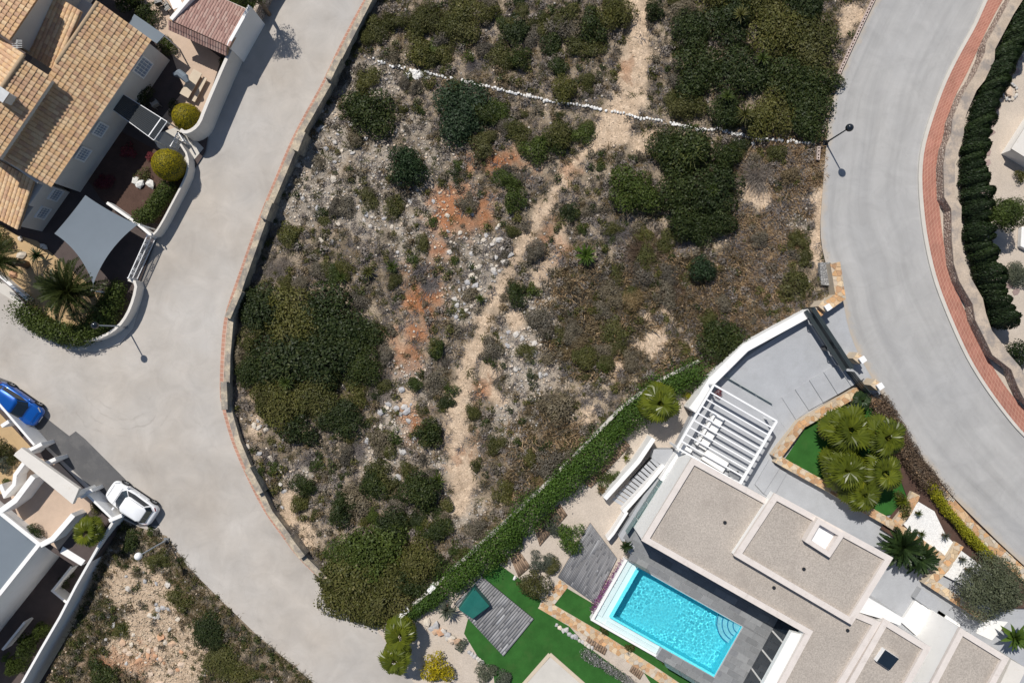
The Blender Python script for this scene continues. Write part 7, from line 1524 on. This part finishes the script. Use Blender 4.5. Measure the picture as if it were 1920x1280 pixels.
# stepping stones in the gravel garden
gg = bpy.data.objects['gravel_garden']; o0 = wpos(gg); rng = random.Random(4)
for x, y in ((1912, 108), (1903, 118), (1905, 133), (1893, 142), (1888, 152), (1880, 163), (1868, 203), (1863, 220), (1860, 232), (1858, 248), (1852, 268), (1851, 285), (1850, 306), (1849, 325), (1846, 345), (1844, 360), (1876, 524), (1893, 536), (1905, 547), (1870, 510)):
    P = [Vector((math.cos(a) * r, math.sin(a) * r)) for a, r in [(k * 1.05 + rng.uniform(-.2, .2), rng.uniform(.22, .36)) for k in range(6)]]; m = MB().prism(P, 0, .03); me = fixn(mesh('flagstone', m.V, m.F, M['flag'])); flat_col(me, sc3((.33, .245, .225), rng.uniform(.85, 1.15))); link('flagstone', me, gg, at(x, y, 1.585) - o0)
wc = thing('white_building_corner', 'white building corner at the right edge of the gravel garden', 'building', at(1925, 262, 1.58))
prism('wall', ats([(1900, 280), (1948, 205), (2050, 260), (2000, 340)], 2.9), 1.5, 2.9, M['white'], wc); prism('eave', ats([(1896, 279), (1947, 199), (2056, 258), (2004, 346)], 3.0), 2.9, 3.02, M['cream'], wc)
tb = prism('white_trough', ats([(1916, 425), (1930, 425), (1930, 470), (1914, 462)], 2.0), 1.58, 2.0, M['white'], None, .05); tag(tb, 'white trough cut by the right edge below the round tree', 'trough')
# apron between drive and road
tag(sheet('drive_apron', [(1545, 560), (1595, 545), (1612, 640), (1660, 735), (1640, 745), (1600, 690), (1560, 620)], 1.385, M['concrete']), kind='structure')
# loose pebbles: uncounted
def pebbles(name, pts, zf, smin, smax, cols, seed):
    rng = np.random.default_rng(seed); n = len(pts); V0 = np.array([(1, 0, 0), (0, 1, 0), (-1, 0, 0), (0, -1, 0), (0, 0, .75), (0, 0, -.5)], float); F0 = np.array([(0, 1, 4), (1, 2, 4), (2, 3, 4), (3, 0, 4), (1, 0, 5), (2, 1, 5), (3, 2, 5), (0, 3, 5)])
    X = np.array([p[0] for p in pts]); Y = np.array([p[1] for p in pts]); Z = zf(X, Y); f = (CAM_H - Z) / CAM_H / PPM; P = np.stack([(X - 960) * f, (640 - Y) * f, Z], 1)
    s = (smin + (smax - smin) * rng.random(n) ** 2.5) * np.where((masks(X, Y)[0] > .4) & (zf is not zslope) & (Y < 980), .5, 1.0); V = V0[None] * (s[:, None, None] * rng.uniform(.6, 1.3, (n, 6, 1))); a = rng.uniform(0, 6.28, n); c_, s_ = np.cos(a)[:, None], np.sin(a)[:, None]; V = np.stack([V[..., 0] * c_ - V[..., 1] * s_, V[..., 0] * s_ + V[..., 1] * c_, V[..., 2]], -1) + P[:, None]
    C = np.array(cols)[rng.integers(len(cols), size=n)] * rng.uniform(.8, 1.15, (n, 1)); sm, rm, _ = masks(X, Y); on = (sm > .4)[:, None]; C = np.where(on, np.array([.50, .40, .29]) * rng.uniform(.75, 1.2, (n, 1)), C); C = np.where((rm > .45)[:, None] & (rng.random((n, 1)) < .75), np.array([.50, .33, .21]) * rng.uniform(.8, 1.25, (n, 1)), C); F = (F0[None] + (np.arange(n) * 6)[:, None, None]).reshape(-1, 3)
    tag(link(name, np_mesh(name, V.reshape(-1, 3), F, M['rockm'], np.repeat(C, 6, 0))), 'loose limestone pebbles lying over the bare ground', 'pebbles', kind='stuff')
def okpeb(X, Y):
    s, r, c = masks(X, Y); return in_lot(X, Y, 4) & (np.random.default_rng(int(abs(X[0]) * 11)).random(len(X)) < np.clip(.10 + .75 * c + .25 * r + .22 * s, 0, 1))
PC = [(.50, .455, .40), (.44, .41, .37), (.56, .49, .41), (.37, .345, .32), (.58, .47, .36)]
pebbles('pebbles', scatter(11000, (420, 1640), (-60, 1160), okpeb, rs), lambda x, y: zlot(x, y) + .01, .035, .17, PC, 41)
pebbles('slope_pebbles', scatter(3200, (90, 600), (980, 1290), lambda X, Y: in_slope(X, Y) & (np.random.default_rng(int(X[0] * 9)).random(len(X)) < np.clip(.08 + masks(X, Y)[2] + .6 * masks(X, Y)[0], 0, 1)), rs), lambda x, y: zslope(x, y) + .01, .04, .16, PC + [(.58, .40, .28)], 42)
